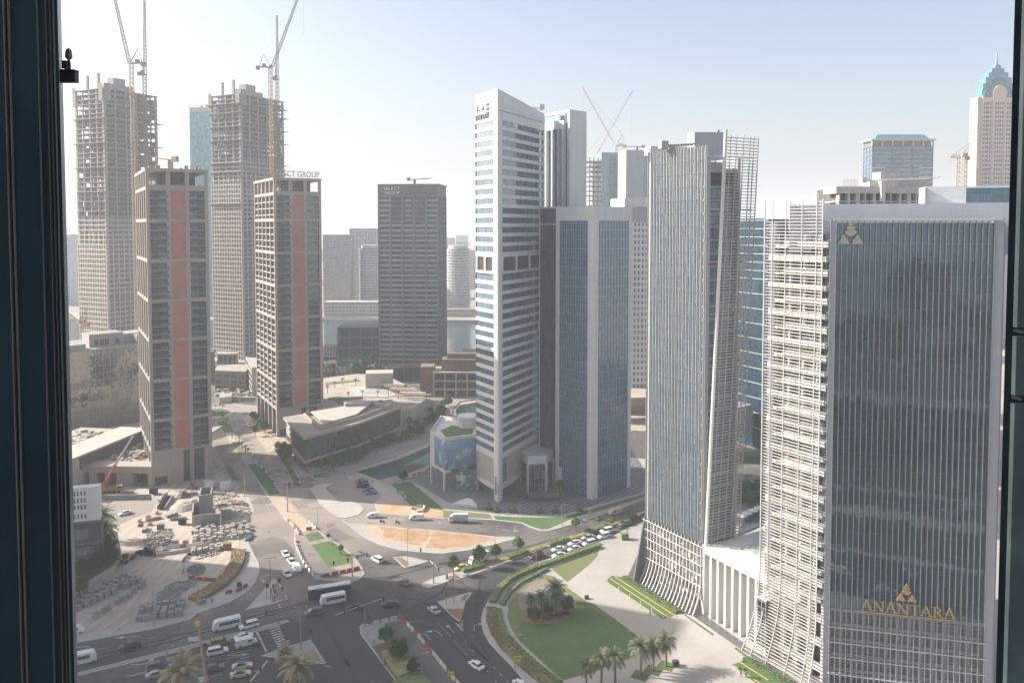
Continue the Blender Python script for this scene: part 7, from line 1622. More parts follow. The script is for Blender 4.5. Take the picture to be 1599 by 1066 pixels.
def sig_head(m, c, rz=0): m.box(c, (.35, .32, 1.05), rz); m.box(c+Vector((0, 0, 0)), (.42, .1, 1.25), rz)
def gantry(px, py, ytop, e0, e1, label, heads=(0, .5, 1), board=None):
    p = G(px, py); h = hgt(p, ytop); t = thing('traffic_signal', label, 'traffic light', (p.x, p.y, 0)); m = MB(); m.tube((p.x, p.y, 0), (p.x, p.y, h+.3), .2, 8, .15); m.build('pole', pole_m, t)
    a_, c_ = G(*e0, h), G(*e1, h); A3, C3 = V3(a_, h), V3(c_, h); m = MB(); m.tube(A3, C3, .10, 6); m.build('arm', M('arm_pale', (.48, .47, .44), .5, .1, 1), t)
    for k in heads: q = A3.lerp(C3, k); m = MB(); sig_head(m, q+Vector((0, 0, -.2)), math.atan2((C3-A3).y, (C3-A3).x)); m.build('signal_head', sigb, t)
    if board: q = A3.lerp(C3, board); m = MB(); m.box(q+Vector((0, 0, .1)), (3.2, .1, 1.0), math.atan2((C3-A3).y, (C3-A3).x)); m.build('sign_board', sigg, t)
gantry(550,900,870.5,(521,877.5),(573,865),'signal gantry at the tip of the lawned island',(0,.42,.7,1),.8)
gantry(434.5,973.5,942,(424,921),(438,949),'signal gantry on the median nose by the zebra crossing',(.0,.4))
gantry(570,978,943.5,(524,959.5),(598.6,933),'signal gantry on the barriered island',(.18,.45,1))
gantry(677,910.5,881,(670,874),(698,898),'signal gantry with a white board on the right median nose',(.0,.55,1),.75)
def signal(px, py, h, label, double=False):
    p = G(px, py); t = thing('traffic_signal', label, 'traffic light', (p.x, p.y, 0)); m = MB(); m.tube((p.x, p.y, 0), (p.x, p.y, h), .09, 6); m.build('pole', pole_m, t)
    m = MB(); sig_head(m, Vector((p.x, p.y, h-.3))); m.build('signal_head', sigb, t)
    if double: m = MB(); sig_head(m, Vector((p.x+.45, p.y, h-.3))); m.build('signal_head', sigb, t)
for a in ((416.5,935,4.2,'twin signal on the left side of the small triangular island',True), (435,925,4.0,'twin signal on the right side of the small triangular island',True), (427,930,3.2,'single signal in the middle of the small triangular island'), (430,939,3.2,'single signal at the near edge of the small triangular island'), (416,976,3.6,'signal on the long grey median'), (623,969,4.2,'signal at the corner of the red and white barriers'), (697,943,3.2,'dark signal on the left of the rock filled island'), (657,872,3.2,'signal on the small island by the ochre soil'), (486,1004,3.4,'signal with a white arrow board above the near island'), (577,977,2.8,'low signal beside the barriered island gantry'), (441,936,3.4,'signal post at the right tip of the small triangular island'), (407,1066,3.6,'signal at the second stop line')): signal(*a)
def sign(px, py, h, w, hh, label, mat, words=None, rz=0):
    p = G(px, py, .15); t = thing('road_sign', label, 'sign', (p.x, p.y, .15)); fr = FR(p-Vector((math.cos(rz), math.sin(rz)))*w/2, p+Vector((math.cos(rz), math.sin(rz)))*w/2); m = MB(); m.tube((p.x, p.y, .15), (p.x, p.y, h), .05, 5); m.build('post', pole_m, t)
    m = MB(); m.fb(fr, 0, w, h-hh, h, .05, .12); m.build('board', mat, t)
    m = MB(); m.fb(fr, w*.18, w*.3, h-hh*.8, h-hh*.2, .12, .14); m.fb(fr, w*.6, w*.85, h-hh*.55, h-hh*.2, .12, .14); m.fb(fr, w*.42, w*.5, h-hh*.7, h-hh*.3, .12, .14); m.build('symbol', words or sigb, t)
lime = flat('sign_lime', (.55, .65, .02), .5); sign(807,1043,3.2,1.7,1.3,'lime yellow works sign with red marks beside the park hedge',lime,PR); sign(704,1064,2.6,1.4,1.1,'lime yellow works sign at the end of the barriers',lime,PR)
sign(520,860,3.0,.6,1.2,'small white sign leaning on the lawned island',white_w); sign(468,758,2.6,.9,1.4,'white board sign beside the forecourt entrance',white_w); sign(921,805,2.6,1.1,1.2,'pale sign board on the grass strip of the white tower',white_w); sign(768,925,1.4,.6,.6,'small red and white plate at the hedge bend',PR,white_w)
# boom leaning up into the picture at the bottom left
b0 = pxp(317, 1090, 163); tp = pxp(299, 975, 166); t = thing('boom_lift', 'rusty ochre boom with a small lamp cage leaning up over the queue', 'boom lift', (b0.x, b0.y, 0)); om = M('boom_ochre', (.30, .20, .12), .6, .15, 2)
m = MB(); m.tube(Vector((b0.x, b0.y, 0))+Vector((.3, 0, 0)), tp, .42, 8, .22); m.build('boom', om, t); m = MB(); m.box(tp+Vector((-.1, 0, .3)), (1.0, .8, .8)); m.tube(tp+Vector((-.3, 0, .6)), tp+Vector((-.4, 0, 1.6)), .08, 5); m.build('cage', M('cage_orange', (.55, .28, .06), .6, .1, 2), t); m = MB(); m.box((b0.x, b0.y, 1), (4, 2.2, 1.6)); m.build('carrier', om, t)
m = MB(); q = pxp(291, 997, 166.5); m.box(q, (2.2, .1, .9)); m.tube(q, pxp(300, 990, 166.5), .06, 4); m.build('side_board', sigg, t)
# plastic and concrete barriers: every block a thing
BR = M('barrier_red', (.36, .07, .04), .6, .15, 1.5); BW = M('barrier_white', (.52, .49, .45), .7, .12, 1.5)
def barr(name, mat):
    m = MB(); m.hexa([(-.95, -.26, 0), (.95, -.26, 0), (.95, .26, 0), (-.95, .26, 0)], [(-.93, -.10, .9), (.93, -.10, .9), (.93, .10, .9), (-.93, .10, .9)])
    m.box((0, 0, .95), (1.7, .16, .1)); o = m.build(name, mat); return o
br_r, br_w = barr('road_barrier', BR), barr('road_barrier', BW)
tag(br_r, 'x', 'barrier'); tag(br_w, 'x', 'barrier')
def barriers(pts, seq, where, z=.15, step=2.0):
    q = Gs(pts); i = 0
    for a_, c_ in zip(q[:-1], q[1:]):
        d = c_-a_; n_ = max(1, int(d.length/step)); rz = math.atan2(d.y, d.x)
        for k in range(n_):
            s_ = seq[i % len(seq)]; o = (br_r if s_ == 'r' else br_w).copy(); C.objects.link(o); p = a_+d*((k+.5)/n_); o.location = (p.x, p.y, z); o.rotation_euler = (0, 0, rz+rnd.uniform(-.05, .05))
            o['label'] = '%s block, %s, of barriers %s' % (ordn(i), 'red' if s_ == 'r' else 'pale', where); o['group'] = 'barriers '+where; i += 1
barriers([(580,976),(622,967)], 'wwwwwwrrrrr', 'across the top of the near island'); barriers([(625,966),(641,981),(670,1014),(704,1056),(720,1075)], 'rrwwrwwrrwwwwrwwww', 'between the near island and the lanes')
barriers([(461,843),(463,856),(472,876),(481,890),(491,901)], 'w', 'down the left of the lawned island', step=2.6); barriers([(492,903),(500,903.5)], 'w', 'at the lower left corner of the lawned island'); barriers([(502,902),(530,896),(562,889)], 'rrrrrrwwwrrrww', 'across the foot of the lawned island')
barriers([(482,816),(494,827)], 'w', 'at the upper tip of the lawned island'); barriers([(478,828),(487,827)], 'r', 'beside the upper lawn patch'); barriers([(446,811),(456,820),(462,827),(467,836)], 'wrwwrw', 'scattered at the left of the sandy median')
barriers([(641,797),(648,793),(660,792),(665,795),(660,800),(650,803),(641,800)], 'wwwr', 'ringing the pit on the bare soil', step=1.6); barriers([(619,771),(628,770),(634,779),(629,783)], 'wwr', 'beside the green triangle')
barriers([(640,745),(652,742),(664,738),(672,733)], 'rrwrr', 'along the canal quay'); barriers([(285,878),(292,868),(310,860),(335,855)], 'rwrr', 'round the upper edge of the gravel pen', z=.02); barriers([(283,885),(287,897),(300,902)], 'wwr', 'at the left of the gravel pen', z=.02); barriers([(293,903),(318,906),(348,908)], 'rrrrwwww', 'along the foot of the gravel pen', z=.02)
barriers([(347,928),(368,925),(378,921),(388,914)], 'rrrrwwrr', 'round the pavement works'); barriers([(214,818),(222,812),(240,806),(250,798)], 'w', 'along the site edge by the pale road', step=2.6); barriers([(212,822),(228,822),(240,817)], 'rw', 'at the pen of pink blocks', z=.02)
barriers([(243,868),(258,866),(285,862),(310,855),(330,848)], 'w', 'below the timber heap', z=.02, step=1.4); barriers([(252,861),(262,856),(300,853),(326,846)], 'wwwr', 'behind the line below the timber heap', z=.02, step=1.6)
bpy.data.objects.remove(br_r); bpy.data.objects.remove(br_w)
# paver stacks
pvm = M('paver_stack', (.31, .305, .295), .9, .12, .8, fine=6); pvl = M('paver_stack_pale', (.42, .38, .33), .9, .12, .8, fine=6)
def stack(mat):
    m = MB()
    for k in range(3): m.box((0, 0, .12+.42*k+.2), (1.25-.02*k, 1.15-.02*k, .40))
    m.box((0, 0, .06), (1.3, 1.2, .12)); return tag(m.build('paver_stack', mat), 'x', 'paver stack')
s1, s2 = stack(pvm), stack(pvl)
def stacks(proto, a, c, n, rows, dv, lab, grp, jit=.12, sc=1.0):
    a, c = G(*a), G(*c); d = (c-a); u_ = d.normalized(); v_ = Vector((-u_.y, u_.x))
    for j in range(rows):
        for i in range(n):
            if rnd.random() < .06: continue
            p = a+d*(i/max(1, n-1))+v_*dv*j; o = proto.copy(); C.objects.link(o); o.location = (p.x+rnd.uniform(-jit, jit), p.y+rnd.uniform(-jit, jit), .01); o.rotation_euler = (0, 0, math.atan2(u_.y, u_.x)+rnd.uniform(-.1, .1)); k = rnd.uniform(.8, 1.0)*sc; o.scale = (k, k, k*rnd.uniform(.8, 1.25))
            o['label'] = '%s, %s from left, %s row' % (lab, ORD[i], ORD[j]); o['group'] = grp
stacks(s1, (112,957), (216,909), 11, 4, 1.95, 'grey paver stack by the planted wall', 'grey paver stacks by the planted wall', .08, 1.32)
stacks(s1, (150,963), (226,914), 9, 1, 1.5, 'grey paver stack of the loose single line', 'loose row of paver stacks', .5, 1.15)
stacks(s1, (216,969), (280,961), 6, 4, 2.1, 'grey paver stack beside the dark lamp', 'paver stacks beside the dark lamp', .08, 1.32)
stacks(s2, (306,848), (386,837), 9, 5, 2.4, 'pale paver stack near the kerb', 'pale paver stacks on the sunny site', .45, 1.2)
stacks(s2, (303,866), (342,858), 5, 2, 1.9, 'pale paver stack inside the gravel pen', 'paver stacks in the gravel pen', .5, 1.1)
stacks(s2, (302,833), (330,825), 5, 2, 2.0, 'pale paver stack below the grey concrete walls', 'paver stacks below the concrete walls', .4, 1.1)
bpy.data.objects.remove(s1); bpy.data.objects.remove(s2)
def heap(name, label, cat, pts, n, s0, s1_, h, mat, seed, long=1.0, kind='stuff'):
    r = random.Random(seed); q = Gs(pts); m = MB(); xs = [p.x for p in q]; ys = [p.y for p in q]; cx, cy_ = sum(xs)/len(xs), sum(ys)/len(ys)
    def inside(x, y):
        c = False
        for i in range(len(q)):
            a_, b_ = q[i], q[i-1]
            if (a_.y > y) != (b_.y > y) and x < (b_.x-a_.x)*(y-a_.y)/(b_.y-a_.y)+a_.x: c = not c
        return c
    k = 0
    while k < n:
        x, y = r.uniform(min(xs), max(xs)), r.uniform(min(ys), max(ys))
        if not inside(x, y): continue
        k += 1; s = r.uniform(s0, s1_); dd = 1-min(1, math.hypot(x-cx, y-cy_)/max(4, (max(xs)-min(xs))*.5)); z = r.uniform(0, h)*dd
        d = Vector((math.cos(r.uniform(0, 6.3)), math.sin(r.uniform(0, 6.3)), r.uniform(-.3, .3)))*s*long
        c = Vector((x, y, z+s*.3)); m.tube(c-d*.5, c+d*.5, s*.35, 4, s*.3)
    o = m.build(name, mat); o['kind'] = kind; o['label'] = label; return o
wood = M('timber_debris', (.40, .345, .29), .9, .25, .8, fine=4)
heap('debris_heap', 'heap of grey timber and boards on the sunny site', 'heap', [(224,858),(232,832),(262,826),(268,835),(258,852),(252,868),(232,866)], 620, .25, .6, 2.2, wood, 3, 4.5)
heap('debris_heap', 'loose rubble and crates in front of the brick tower', 'heap', [(258,766),(330,760),(366,764),(372,776),(338,782),(318,780),(300,770)], 240, .25, .8, .6, M('rubble_mix', (.47, .42, .36)), 4, 1.3)
heap('debris_heap', 'scattered blocks and reels at the site corner', 'heap', [(318,790),(345,778),(384,782),(394,800),(388,806),(360,812),(330,800)], 300, .25, .75, .8, M('rubble_mix', (.47, .42, .36)), 5, 1.5)
heap('debris_heap', 'site clutter on the ground between the two brick towers', 'heap', [(336,606),(384,604),(430,612),(430,630),(370,628),(336,624)], 160, 1.0, 3.2, 1.6, M('rubble_mix', (.47, .42, .36)), 14, 1.4)
heap('rubble_heap', 'grey broken paver heap in the shade', 'heap', [(243,940),(246,925),(270,908),(308,904),(305,914),(283,925),(278,938),(258,944)], 520, .25, .6, .9, pvm, 6, 1.0)
heap('gravel_heap', 'pale gravel heap in the middle of the pen', 'heap', [(290,894),(296,884),(310,880),(320,886),(318,896),(300,900)], 300, .3, .6, 1.6, pvm, 7, 1.0)
heap('debris_heap', 'mixed crates and bars behind the kerb on site', 'heap', [(305,860),(345,852),(340,866),(305,874)], 200, .2, .6, .8, M('rubble_mix', (.47, .42, .36)), 8, 1.4)
for i, (px, py, rz, kind) in enumerate(((262,778,.3,0),(300,786,1.2,1),(345,790,.5,0),(372,788,.2,1),(268,806,.9,0),(278,812,.2,1),(360,824,.1,0),(240,812,.7,1),(226,828,1.9,0),(340,772,.1,1),(300,772,.4,0),(392,840,1.6,1),(255,846,.4,0),(330,862,.3,1),(200,770,.1,0),(130,752,.2,1))):
    p = G(px, py); m = MB(); d = Vector((math.cos(rz), math.sin(rz), 0)); e = Vector((-d.y, d.x, 0))
    if kind: [m.tube(V3(p, .25+.4*(k > 3))-d*2.6+e*(k % 4)*.42, V3(p, .25+.4*(k > 3))+d*2.6+e*(k % 4)*.42, .19, 7) for k in range(7)]
    else: [m.box(V3(p, .15+.22*k)+e*rnd.uniform(-.1, .1), (4.2, 1.3, .16), rz) for k in range(5)]
    single(m, 'pipe_bundle' if kind else 'timber_stack', (pole_m, rust, flat('pipe_blue', (.10, .18, .26)))[i % 3] if kind else wood, '%s bundle of %s lying on the building site' % (ORD[i], 'pipes' if kind else 'planks'), 'pipes' if kind else 'timber', p)
def mound(name, label, px, py, rx, h, mat, seed):
    p = G(px, py); r = random.Random(seed); m = MB(); prof = [(rx, 0), (rx*.8, h*.35), (rx*.5, h*.8), (rx*.15, h)]; m.lathe((p.x, p.y, 0), prof, 14)
    m.v = [(x+r.uniform(-.3, .3), y+r.uniform(-.3, .3), z+(r.uniform(-.15, .15) if z > .1 else 0)) for x, y, z in m.v]; tag(m.build(name, mat), label, 'heap')
mound('soil_mound', 'sand mound behind the concrete walls', 287, 792, 5.5, 2.0, sand, 1); mound('soil_mound', 'small dark soil mound by the excavation', 286, 775, 2.6, 2.2, M('dark_soil', (.16, .12, .09), .95, .2, 1), 2)
# concrete basement walls and site hoarding wall
t = thing('concrete_walls', 'unroofed grey concrete walls of a small plant building on the sunny site', 'building', G(320, 830))
def wall_(pts, h, z0=0, th=.4, name='wall', mat=None, closed=False):
    q = Gs(pts)
    if closed: q.append(q[0])
    for a_, c_ in zip(q[:-1], q[1:]): m = MB(); f = FR(a_, c_); m.fb(f, -.0, f.L, z0, h, -th, 0); m.build(name, mat or conc_r, t)
wall_([(302,822),(303,806),(318,800)], 5); wall_([(302,824),(320,821),(344,820)], 4.2); wall_([(311,812),(330,810),(333,796),(314,798),(311,812)], 9); wall_([(333,812),(345,819)], 4.5); wall_([(345,812),(362,810)], 3.6, mat=conc_r)
t = thing('retaining_wall', 'long pale concrete retaining wall between the pale road and the site', 'wall', G(200, 778)); wall_([(150,781),(236,779.5)], 2.0, mat=conc_r); wall_([(236,779.5),(247,788)], 2.0, mat=conc_r)
t = thing('trench_formwork', 'open trench with dark formwork boards beside the retaining wall', 'trench', G(255, 790)); wall_([(252,796),(262,776)], 2.0, mat=dark); wall_([(247,795),(257,775)], 1.4, mat=wood); wall_([(258,796),(270,778)], 1.2, mat=conc_r)
t = thing('planter_wall', 'cream boundary wall with a planted bank beside the near left office', 'wall', G(140, 930)); wall_([(70,975),(112,943),(150,912),(180,893),(181,884)], 2.4, mat=M('cream_wall', (.46, .40, .32), .8, .1, .5)); wall_([(181,884),(176,850),(172,828)], 1.6, mat=M('cream_wall', (.46, .40, .32)))
m = MB(); m.prism(Gs([(70,970),(112,938),(150,907),(178,889),(172,852),(168,832),(158,840),(150,880),(90,905),(60,920)]), 0, 1.4); m.build('planted_bank', grass, t)
for lab, px, py, s, mt in (('white site cabin beside the brick tower corner', 352, 765, 3.4, white_w), ('white covered skip near the brick tower base', 323, 758, 2.4, white_w), ('black generator beside the concrete walls', 285, 818, 2.2, trim), ('green covered pallet beside the debris heap', 251, 826, 2.0, flat('tarp_green', (.12, .22, .14), .7)), ('dark steel skip in front of the brick tower', 240, 771, 2.6, dark), ('grey block in the gravel pen, left of two', 274, 850, 1.7, conc_r), ('grey block in the gravel pen, right of two', 290, 849, 1.5, conc_r), ('white pickup body by the orange workers', 328, 763, 3.0, white_w), ('brown bale of sheets beside the thin lamp', 355, 857, 2.2, mulch), ('clipped green box planter by the finned tower', 975, 842, 2.2, hedge_m), ('dark litter bin on the drive edge of the park', 916, 935, 1.0, dark), ('dark bollard beside the foreground palms', 1055, 1039, 1.3, dark), ('grey cabinet on the small triangular island', 374, 915, 1.2, dark), ('grey cabinet at the hedge end, left of two', 312, 943, 1.2, pole_m), ('grey cabinet at the hedge end, right of two', 318, 942, 1.2, pole_m)):
    p = G(px, py); m = MB(); m.box((p.x, p.y, s*.45+.1), (s*1.1, s*.8, s*.8), .2); m.box((p.x, p.y, s*.88+.1), (s*1.16, s*.86, s*.06), .2); m.box((p.x, p.y-s*.41, s*.45+.1), (s*.5, .06, s*.5), .2); single(m, 'site_box' if 'site' in lab or 'tower' in lab else 'street_cabinet', mt, lab, 'box', p)
for i in range(6):
    p = G(949+i*17.2, 912+i*11.2, .2); m = MB(); m.tube((p.x, p.y, .2), (p.x, p.y, 1.4), .09, 6); m.lathe((p.x, p.y, 1.4), [(.12, 0), (.12, .15), (.02, .2)], 6); single(m, 'bollard', white_w, 'slim white bollard, %s from the far end of the lawn strip' % ORD[i], 'bollard', p, 'white bollards along the lawn strip')
for i in range(22):
    p = G(640-i*4.6, 695+i*1.9+ (i*i)*.012, .6); m = MB(); m.tube((p.x, p.y, .5), (p.x, p.y, 1.8), .08, 5); m.box((p.x+.9, p.y-.35, 1.7), (2.1, .08, .08), R(-20)); single(m, 'quay_railing', steel, 'quay rail post, %s from the right end' % (ORD[i] if i < 20 else ORD[i-20]+' past the twentieth'), 'railing', p, 'rail posts along the canal quay')
# ================================================================== TREES AND PLANTS
leafd = M('tree_leaves', (.035, .075, .018), .8, .2, .8, leaf=True); leafl = M('tree_leaves_light', (.06, .12, .02), .8, .2, .8, leaf=True)
palml = M('palm_leaves', (.075, .095, .035), .75, .15, .8, leaf=True); palmy = M('palm_leaves_dry', (.17, .15, .07), .8, .15, .8, leaf=True); palmg = M('palm_leaves_green', (.04, .085, .02), .75, .15, .8, leaf=True)
bark = M('bark', (.20, .15, .11), .95, .2, 2, fine=8, bump=.5)
def tree_proto(seed, rad, hh, trunk, mat, n, ls, flat_=.85, name='street_tree'):
    r = random.Random(seed); t = thing(name, 'x', 'tree', (0, 0, 0)); m = MB(); m.tube((0, 0, 0), (0.05, 0, trunk+.3), .16, 7, .10)
    for i in range(5): a_ = r.uniform(0, 6.3); m.tube((.05, 0, trunk), (math.cos(a_)*rad*.55, math.sin(a_)*rad*.55, trunk+hh*r.uniform(.35, .7)), .07, 5, .025)
    m.build('trunk', bark, t); m = MB(); cl = []
    for i in range(26):
        v = Vector((r.gauss(0, 1), r.gauss(0, 1), r.gauss(0, 1))).normalized()*(r.random()**.35); cl.append((Vector((v.x*rad*.8, v.y*rad*.8, trunk+hh/2+v.z*hh*.42)), r.uniform(.25, .42)*rad))
    for i in range(n):
        c, cr = cl[r.randrange(len(cl))]; v = Vector((r.gauss(0, 1), r.gauss(0, 1), r.gauss(0, 1))).normalized(); p = c+v*cr*(r.random()**.4)
        a_ = Vector((r.gauss(0, 1), r.gauss(0, 1), r.gauss(0, .7))).normalized(); b_ = a_.orthogonal().normalized(); s = ls*r.uniform(.6, 1.3)
        m.quad(p-a_*s*.5, p+b_*s*.3, p+a_*s*.5, p-b_*s*.3)
    m.build('crown', mat, t); return t
def palm_proto(seed, h, nf, L, mat, thick=.22, droop=1.0, nl=16, name='palm_tree'):
    r = random.Random(seed); t = thing(name, 'x', 'palm tree', (0, 0, 0)); m = MB(); zz = [h*i/8 for i in range(9)]
    for i in range(8): m.tube((math.sin(i*.3)*.08, 0, zz[i]), (math.sin((i+1)*.3)*.08, 0, zz[i+1]), thick*(1.2-.05*i), 8, thick*(1.12-.05*i)*.92)
    m.lathe((math.sin(2.4)*.08, 0, h-.5), [(thick*.9, 0), (thick*1.7, .3), (thick*1.2, .7), (.05, .9)], 8); m.build('trunk', bark, t); m = MB()
    for k in range(nf):
        az = k*2.399+r.uniform(-.2, .2); el = R(72-105*droop*(k/nf)+r.uniform(-8, 8)); l = L*r.uniform(.8, 1.05); p = Vector((math.sin(2.4)*.08, 0, h+.1)); d = Vector((math.cos(az)*math.cos(el), math.sin(az)*math.cos(el), math.sin(el))); seg = 8
        sd = Vector((-math.sin(az), math.cos(az), 0)); side = sd
        for i in range(seg):
            q = p+d*l/seg; m.tube(p, q, .035*(1-i/seg)+.01, 3)
            for j in range(max(1, nl//seg)):
                for sg in (-1, 1):
                    b_ = p.lerp(q, j/(nl/seg)); tt = (i+j*.5)/seg; ll = l*.24*math.sin(math.pi*min(1, tt*.85+.15))+.12; dv = (side*sg*1.0+d*.75+Vector((0, 0, -.25))).normalized()*ll; w_ = d*.07*(L/3)
                    m.quad(b_-w_, b_+w_, b_+dv)
            p = q; d = (d+Vector((0, 0, -.16-.05*i*.6))).normalized()
    m.build('crown', mat, t); return t
T1, T2, T3 = tree_proto(1, 1.9, 3.0, 1.9, leafl, 1500, .42), tree_proto(2, 2.4, 3.8, 1.2, leafd, 2600, .42), tree_proto(3, 1.4, 1.8, .6, leafd, 600, .4, name='shrub')
PMS, PML, PMG, PMY = palm_proto(1, 5.2, 44, 3.0, palml), palm_proto(2, 3.8, 32, 4.1, palmy, .32, .95, 24), palm_proto(3, 4.2, 44, 3.0, palmg, .25), palm_proto(5, 1.6, 22, 1.3, palmg, .12, .8, 8)
PMM = palm_proto(7, 3.6, 26, 1.7, palmg, .16, .9, 8)
def plant(proto, px, py, label, sc=1.0, z=.15, grp=None, ytop=None, H0=None, cat=None):
    p = G(px, py, z)
    if ytop: sc = (hgt(p, ytop)-z)/H0
    return dup(proto, (p.x, p.y, z), rnd.uniform(0, 6.3), label, grp, None, sc)
g1 = 'round clipped trees along the right median'
for i, (px, py, yt) in enumerate(((708.5,896,868), (749,885,853), (775,876,851), (809,865,838), (899,829.5,808), (933.7,820,805), (955,823,808), (980.6,807,796))): plant(T1, px, py, '%s round tree on the right median, counted from the junction' % ORD[i], grp=g1, ytop=yt, H0=4.9)
for px, py, yt, lab in ((603.5,1005,977,'dense round tree at the top of the barriered island'), (621,1031,995,'largest dense round tree, in the middle of the barriered island'), (645,1052,1027,'dense round tree lowest on the barriered island')): plant(T2, px, py, lab, ytop=yt, H0=5.0)
for px, py, yt, lab in ((886,956,930,'round tree at the right of the park palm group'), (856,960,939,'low round tree in the middle of the park palm group'), (834,972,946,'round tree at the front left of the park palm group'), (630,751,733,'round tree on the canal quay')): plant(T2, px, py, lab, ytop=yt, H0=5.0)
for px, py, yt, lab in ((868,952,902,'tallest green palm in the park group'), (869,962,918,'green palm in front of the tallest one in the park group'), (845,957,919,'green palm in the middle of the park group'), (829,955,924,'green palm at the left of the park group')): plant(PMG, px, py, lab, ytop=yt, H0=6.4)
for i in range(9): a_ = i*.7; plant(T3, 848+i*5, 966-i*1.2+(i % 3)*2, '%s low dark shrub under the park palms, from left' % ORD[i], .35+.1*(i % 3), .23, 'shrubs under the park palms')
for px, py, yt, lab in ((916,1078,1022,'date palm leftmost in the foreground plaza row'), (939,1068,1011,'date palm second from left in the foreground plaza row'), (961,1068,1007,'date palm third from left in the foreground plaza row'), (1000,1055,990,'date palm fourth from left in the foreground plaza row'), (1020,1047,990,'date palm fifth from left in the foreground plaza row'), (1040,1040,981,'date palm rightmost in the foreground plaza row')):
    plant(PMS, px, py, lab, ytop=yt, H0=7.6)
for i, (px, py) in enumerate(((1000,1055),(1020,1047),(1040,1040))): p = G(px, py); m = MB(); m.prism([p+Vector((math.cos(a_), math.sin(a_)))*2.6 for a_ in (R(15), R(105), R(195), R(285))], .12, .22+.004*i); struct(m, 'planting_bed', grass)
plant(PML, 285, 1092, 'large dry fronded date palm at the bottom left over the bus', ytop=1012, H0=7.2); plant(PML, 465, 1076, 'large dry fronded date palm at the bottom below the zebra crossing', ytop=1012, H0=7.2); plant(PML, 445, 1040, 'thin dead palm behind the larger date palm', ytop=1000, H0=7.4)
mp_ = [(346,653,641),(348.4,658,645),(354,664,652),(358,674,661),(362.5,684,667),(368.4,687,672),(373.7,693,678),(378,700,687),(383.5,707,693),(387.6,713,697),(391,715,704),(396,722,710),(405,733,720),(412,745,728),(418,752,737),(426,762,748)]
for i, (px, py, yt) in enumerate(mp_): plant(PMM, px, py, '%s small palm down the grass median from the roundabout' % ORD[i], grp='small palms along the grass median', ytop=yt, H0=4.8)
for i, (px, py, yt) in enumerate(((336.6,638,630),(343,638,629),(348,639,630))): plant(PMM, px, py, '%s small palm behind the roundabout lawn, from the left' % ORD[i], grp='small palms behind the roundabout', ytop=yt, H0=4.8)
for i, (px, py, yt) in enumerate(((763.8,795,781),(774,798,784),(800,798.5,785),(842.8,799,781),(867,799,784),(904.8,797,782))):
    plant(PMY, px, py, 'potted palm, %s from left on the plaza of the white tower' % ORD[i], .01, .9, 'potted palms on the plaza', yt, 2.9); p = G(px, py, .15); m = MB(); m.hexa([(p.x+x, p.y+y, .15) for x, y in ((-1, -1), (1, -1), (1, 1), (-1, 1))], [(p.x+x, p.y+y, 1.0) for x, y in ((-1.3, -1.3), (1.3, -1.3), (1.3, 1.3), (-1.3, 1.3))]); single(m, 'planter', M('planter_brown', (.10, .065, .05), .7, .1, 1), 'brown planter holding the %s potted palm from left' % ORD[i], 'planter', p, 'planters on the plaza')
for px, py, yt, lab in ((810,776,752,'leafy tree left of the rotunda entrance'), (874,772,750,'leafy tree right of the rotunda entrance')): plant(T1, px, py, lab, ytop=yt, H0=4.9)
for i in range(12): plant(T3, 816+i*5, 776+(i % 3)*1.2, '%s dark shrub before the rotunda, from left' % ORD[i], .7, .15, 'shrubs before the rotunda')
for px, py, yt, lab in ((162,842,788,'tall palm beside the white slotted office'), (166,860,806,'second palm beside the white slotted office')): plant(PMG, px, py, lab, ytop=yt, H0=6.4)
for i, (px, py, yt) in enumerate(((118,915,882),(132,905,872),(150,897,864),(166,890,855),(176,882,850),(158,878,850),(125,930,896),(104,940,905),(170,866,834))): plant(T2, px, py, '%s dense shrub tree on the planted bank beside the office' % ORD[i], grp='shrub trees on the planted bank', ytop=yt, H0=5.0, z=1.3)
for px, py, yt, lab in ((532,865,851,'small pale tree at the right edge of the lawned island'), (513,842,833,'small bush between the two lawn patches')): plant(T1, px, py, lab, ytop=yt, H0=4.9)
for i, (px, py) in enumerate(((394,657),(398,662),(401,668),(404,674),(410,672),(414,678),(399,680),(440,718),(448,722),(452,716),(434,706),(444,712))): plant(T1, px, py, '%s small street tree beside the second brick tower' % ORD[i], 1.0+.3*(i % 2), grp='street trees beside the second brick tower')
r = random.Random(77)
for i, (px, py) in enumerate(((521,735),(515,725),(530,722),(545,718),(548,727),(563,715),(575,708),(582,702),(590,708),(600,700),(588,695),(606,694),(620,692),(640,683),(630,688),(650,672),(655,664),(640,668),(668,655),(660,648),(676,640),(672,650),(684,646),(690,636))): plant(T1 if i % 2 else PMM, px, py, '%s plant of the promenade garden, counted from the car park' % (ORD[i] if i < 20 else ORD[i-20]+' past the twentieth'), r.uniform(.8, 1.2), .6, 'plants of the promenade garden')
for i in range(14): plant(T3, 520+i*9.5, 733-i*4.2+r.uniform(-4, 4), '%s low shrub clump of the promenade beds, from the left' % ORD[i], r.uniform(1.3, 2.2), .6, 'low shrubs of the promenade')
for i in range(38): plant((PMM, T2, PMM, T1)[i % 4], 505+r.uniform(0, 98), r.uniform(574, 597), '%s small plant in the grove behind the rooftop garden' % ordn(i), r.uniform(1.4, 2.3), .2, 'grove behind the rooftop garden')
for i in range(12): plant(PMM, 510+i*11+r.uniform(-3, 3), r.uniform(600, 624), '%s small palm on the rooftop garden, from left' % ORD[i], r.uniform(.9, 1.2), 9, 'palms on the rooftop garden')
for i, (px, py) in enumerate(((684,655),(690,648),(676,662),(668,668),(694,640),(700,634),(662,676),(655,683),(682,668),(690,660))): plant(T2 if i % 2 else T1, px, py, '%s tree of the quay grove beside the canal bend' % ORD[i], 1.25, .6, 'quay grove beside the canal bend')
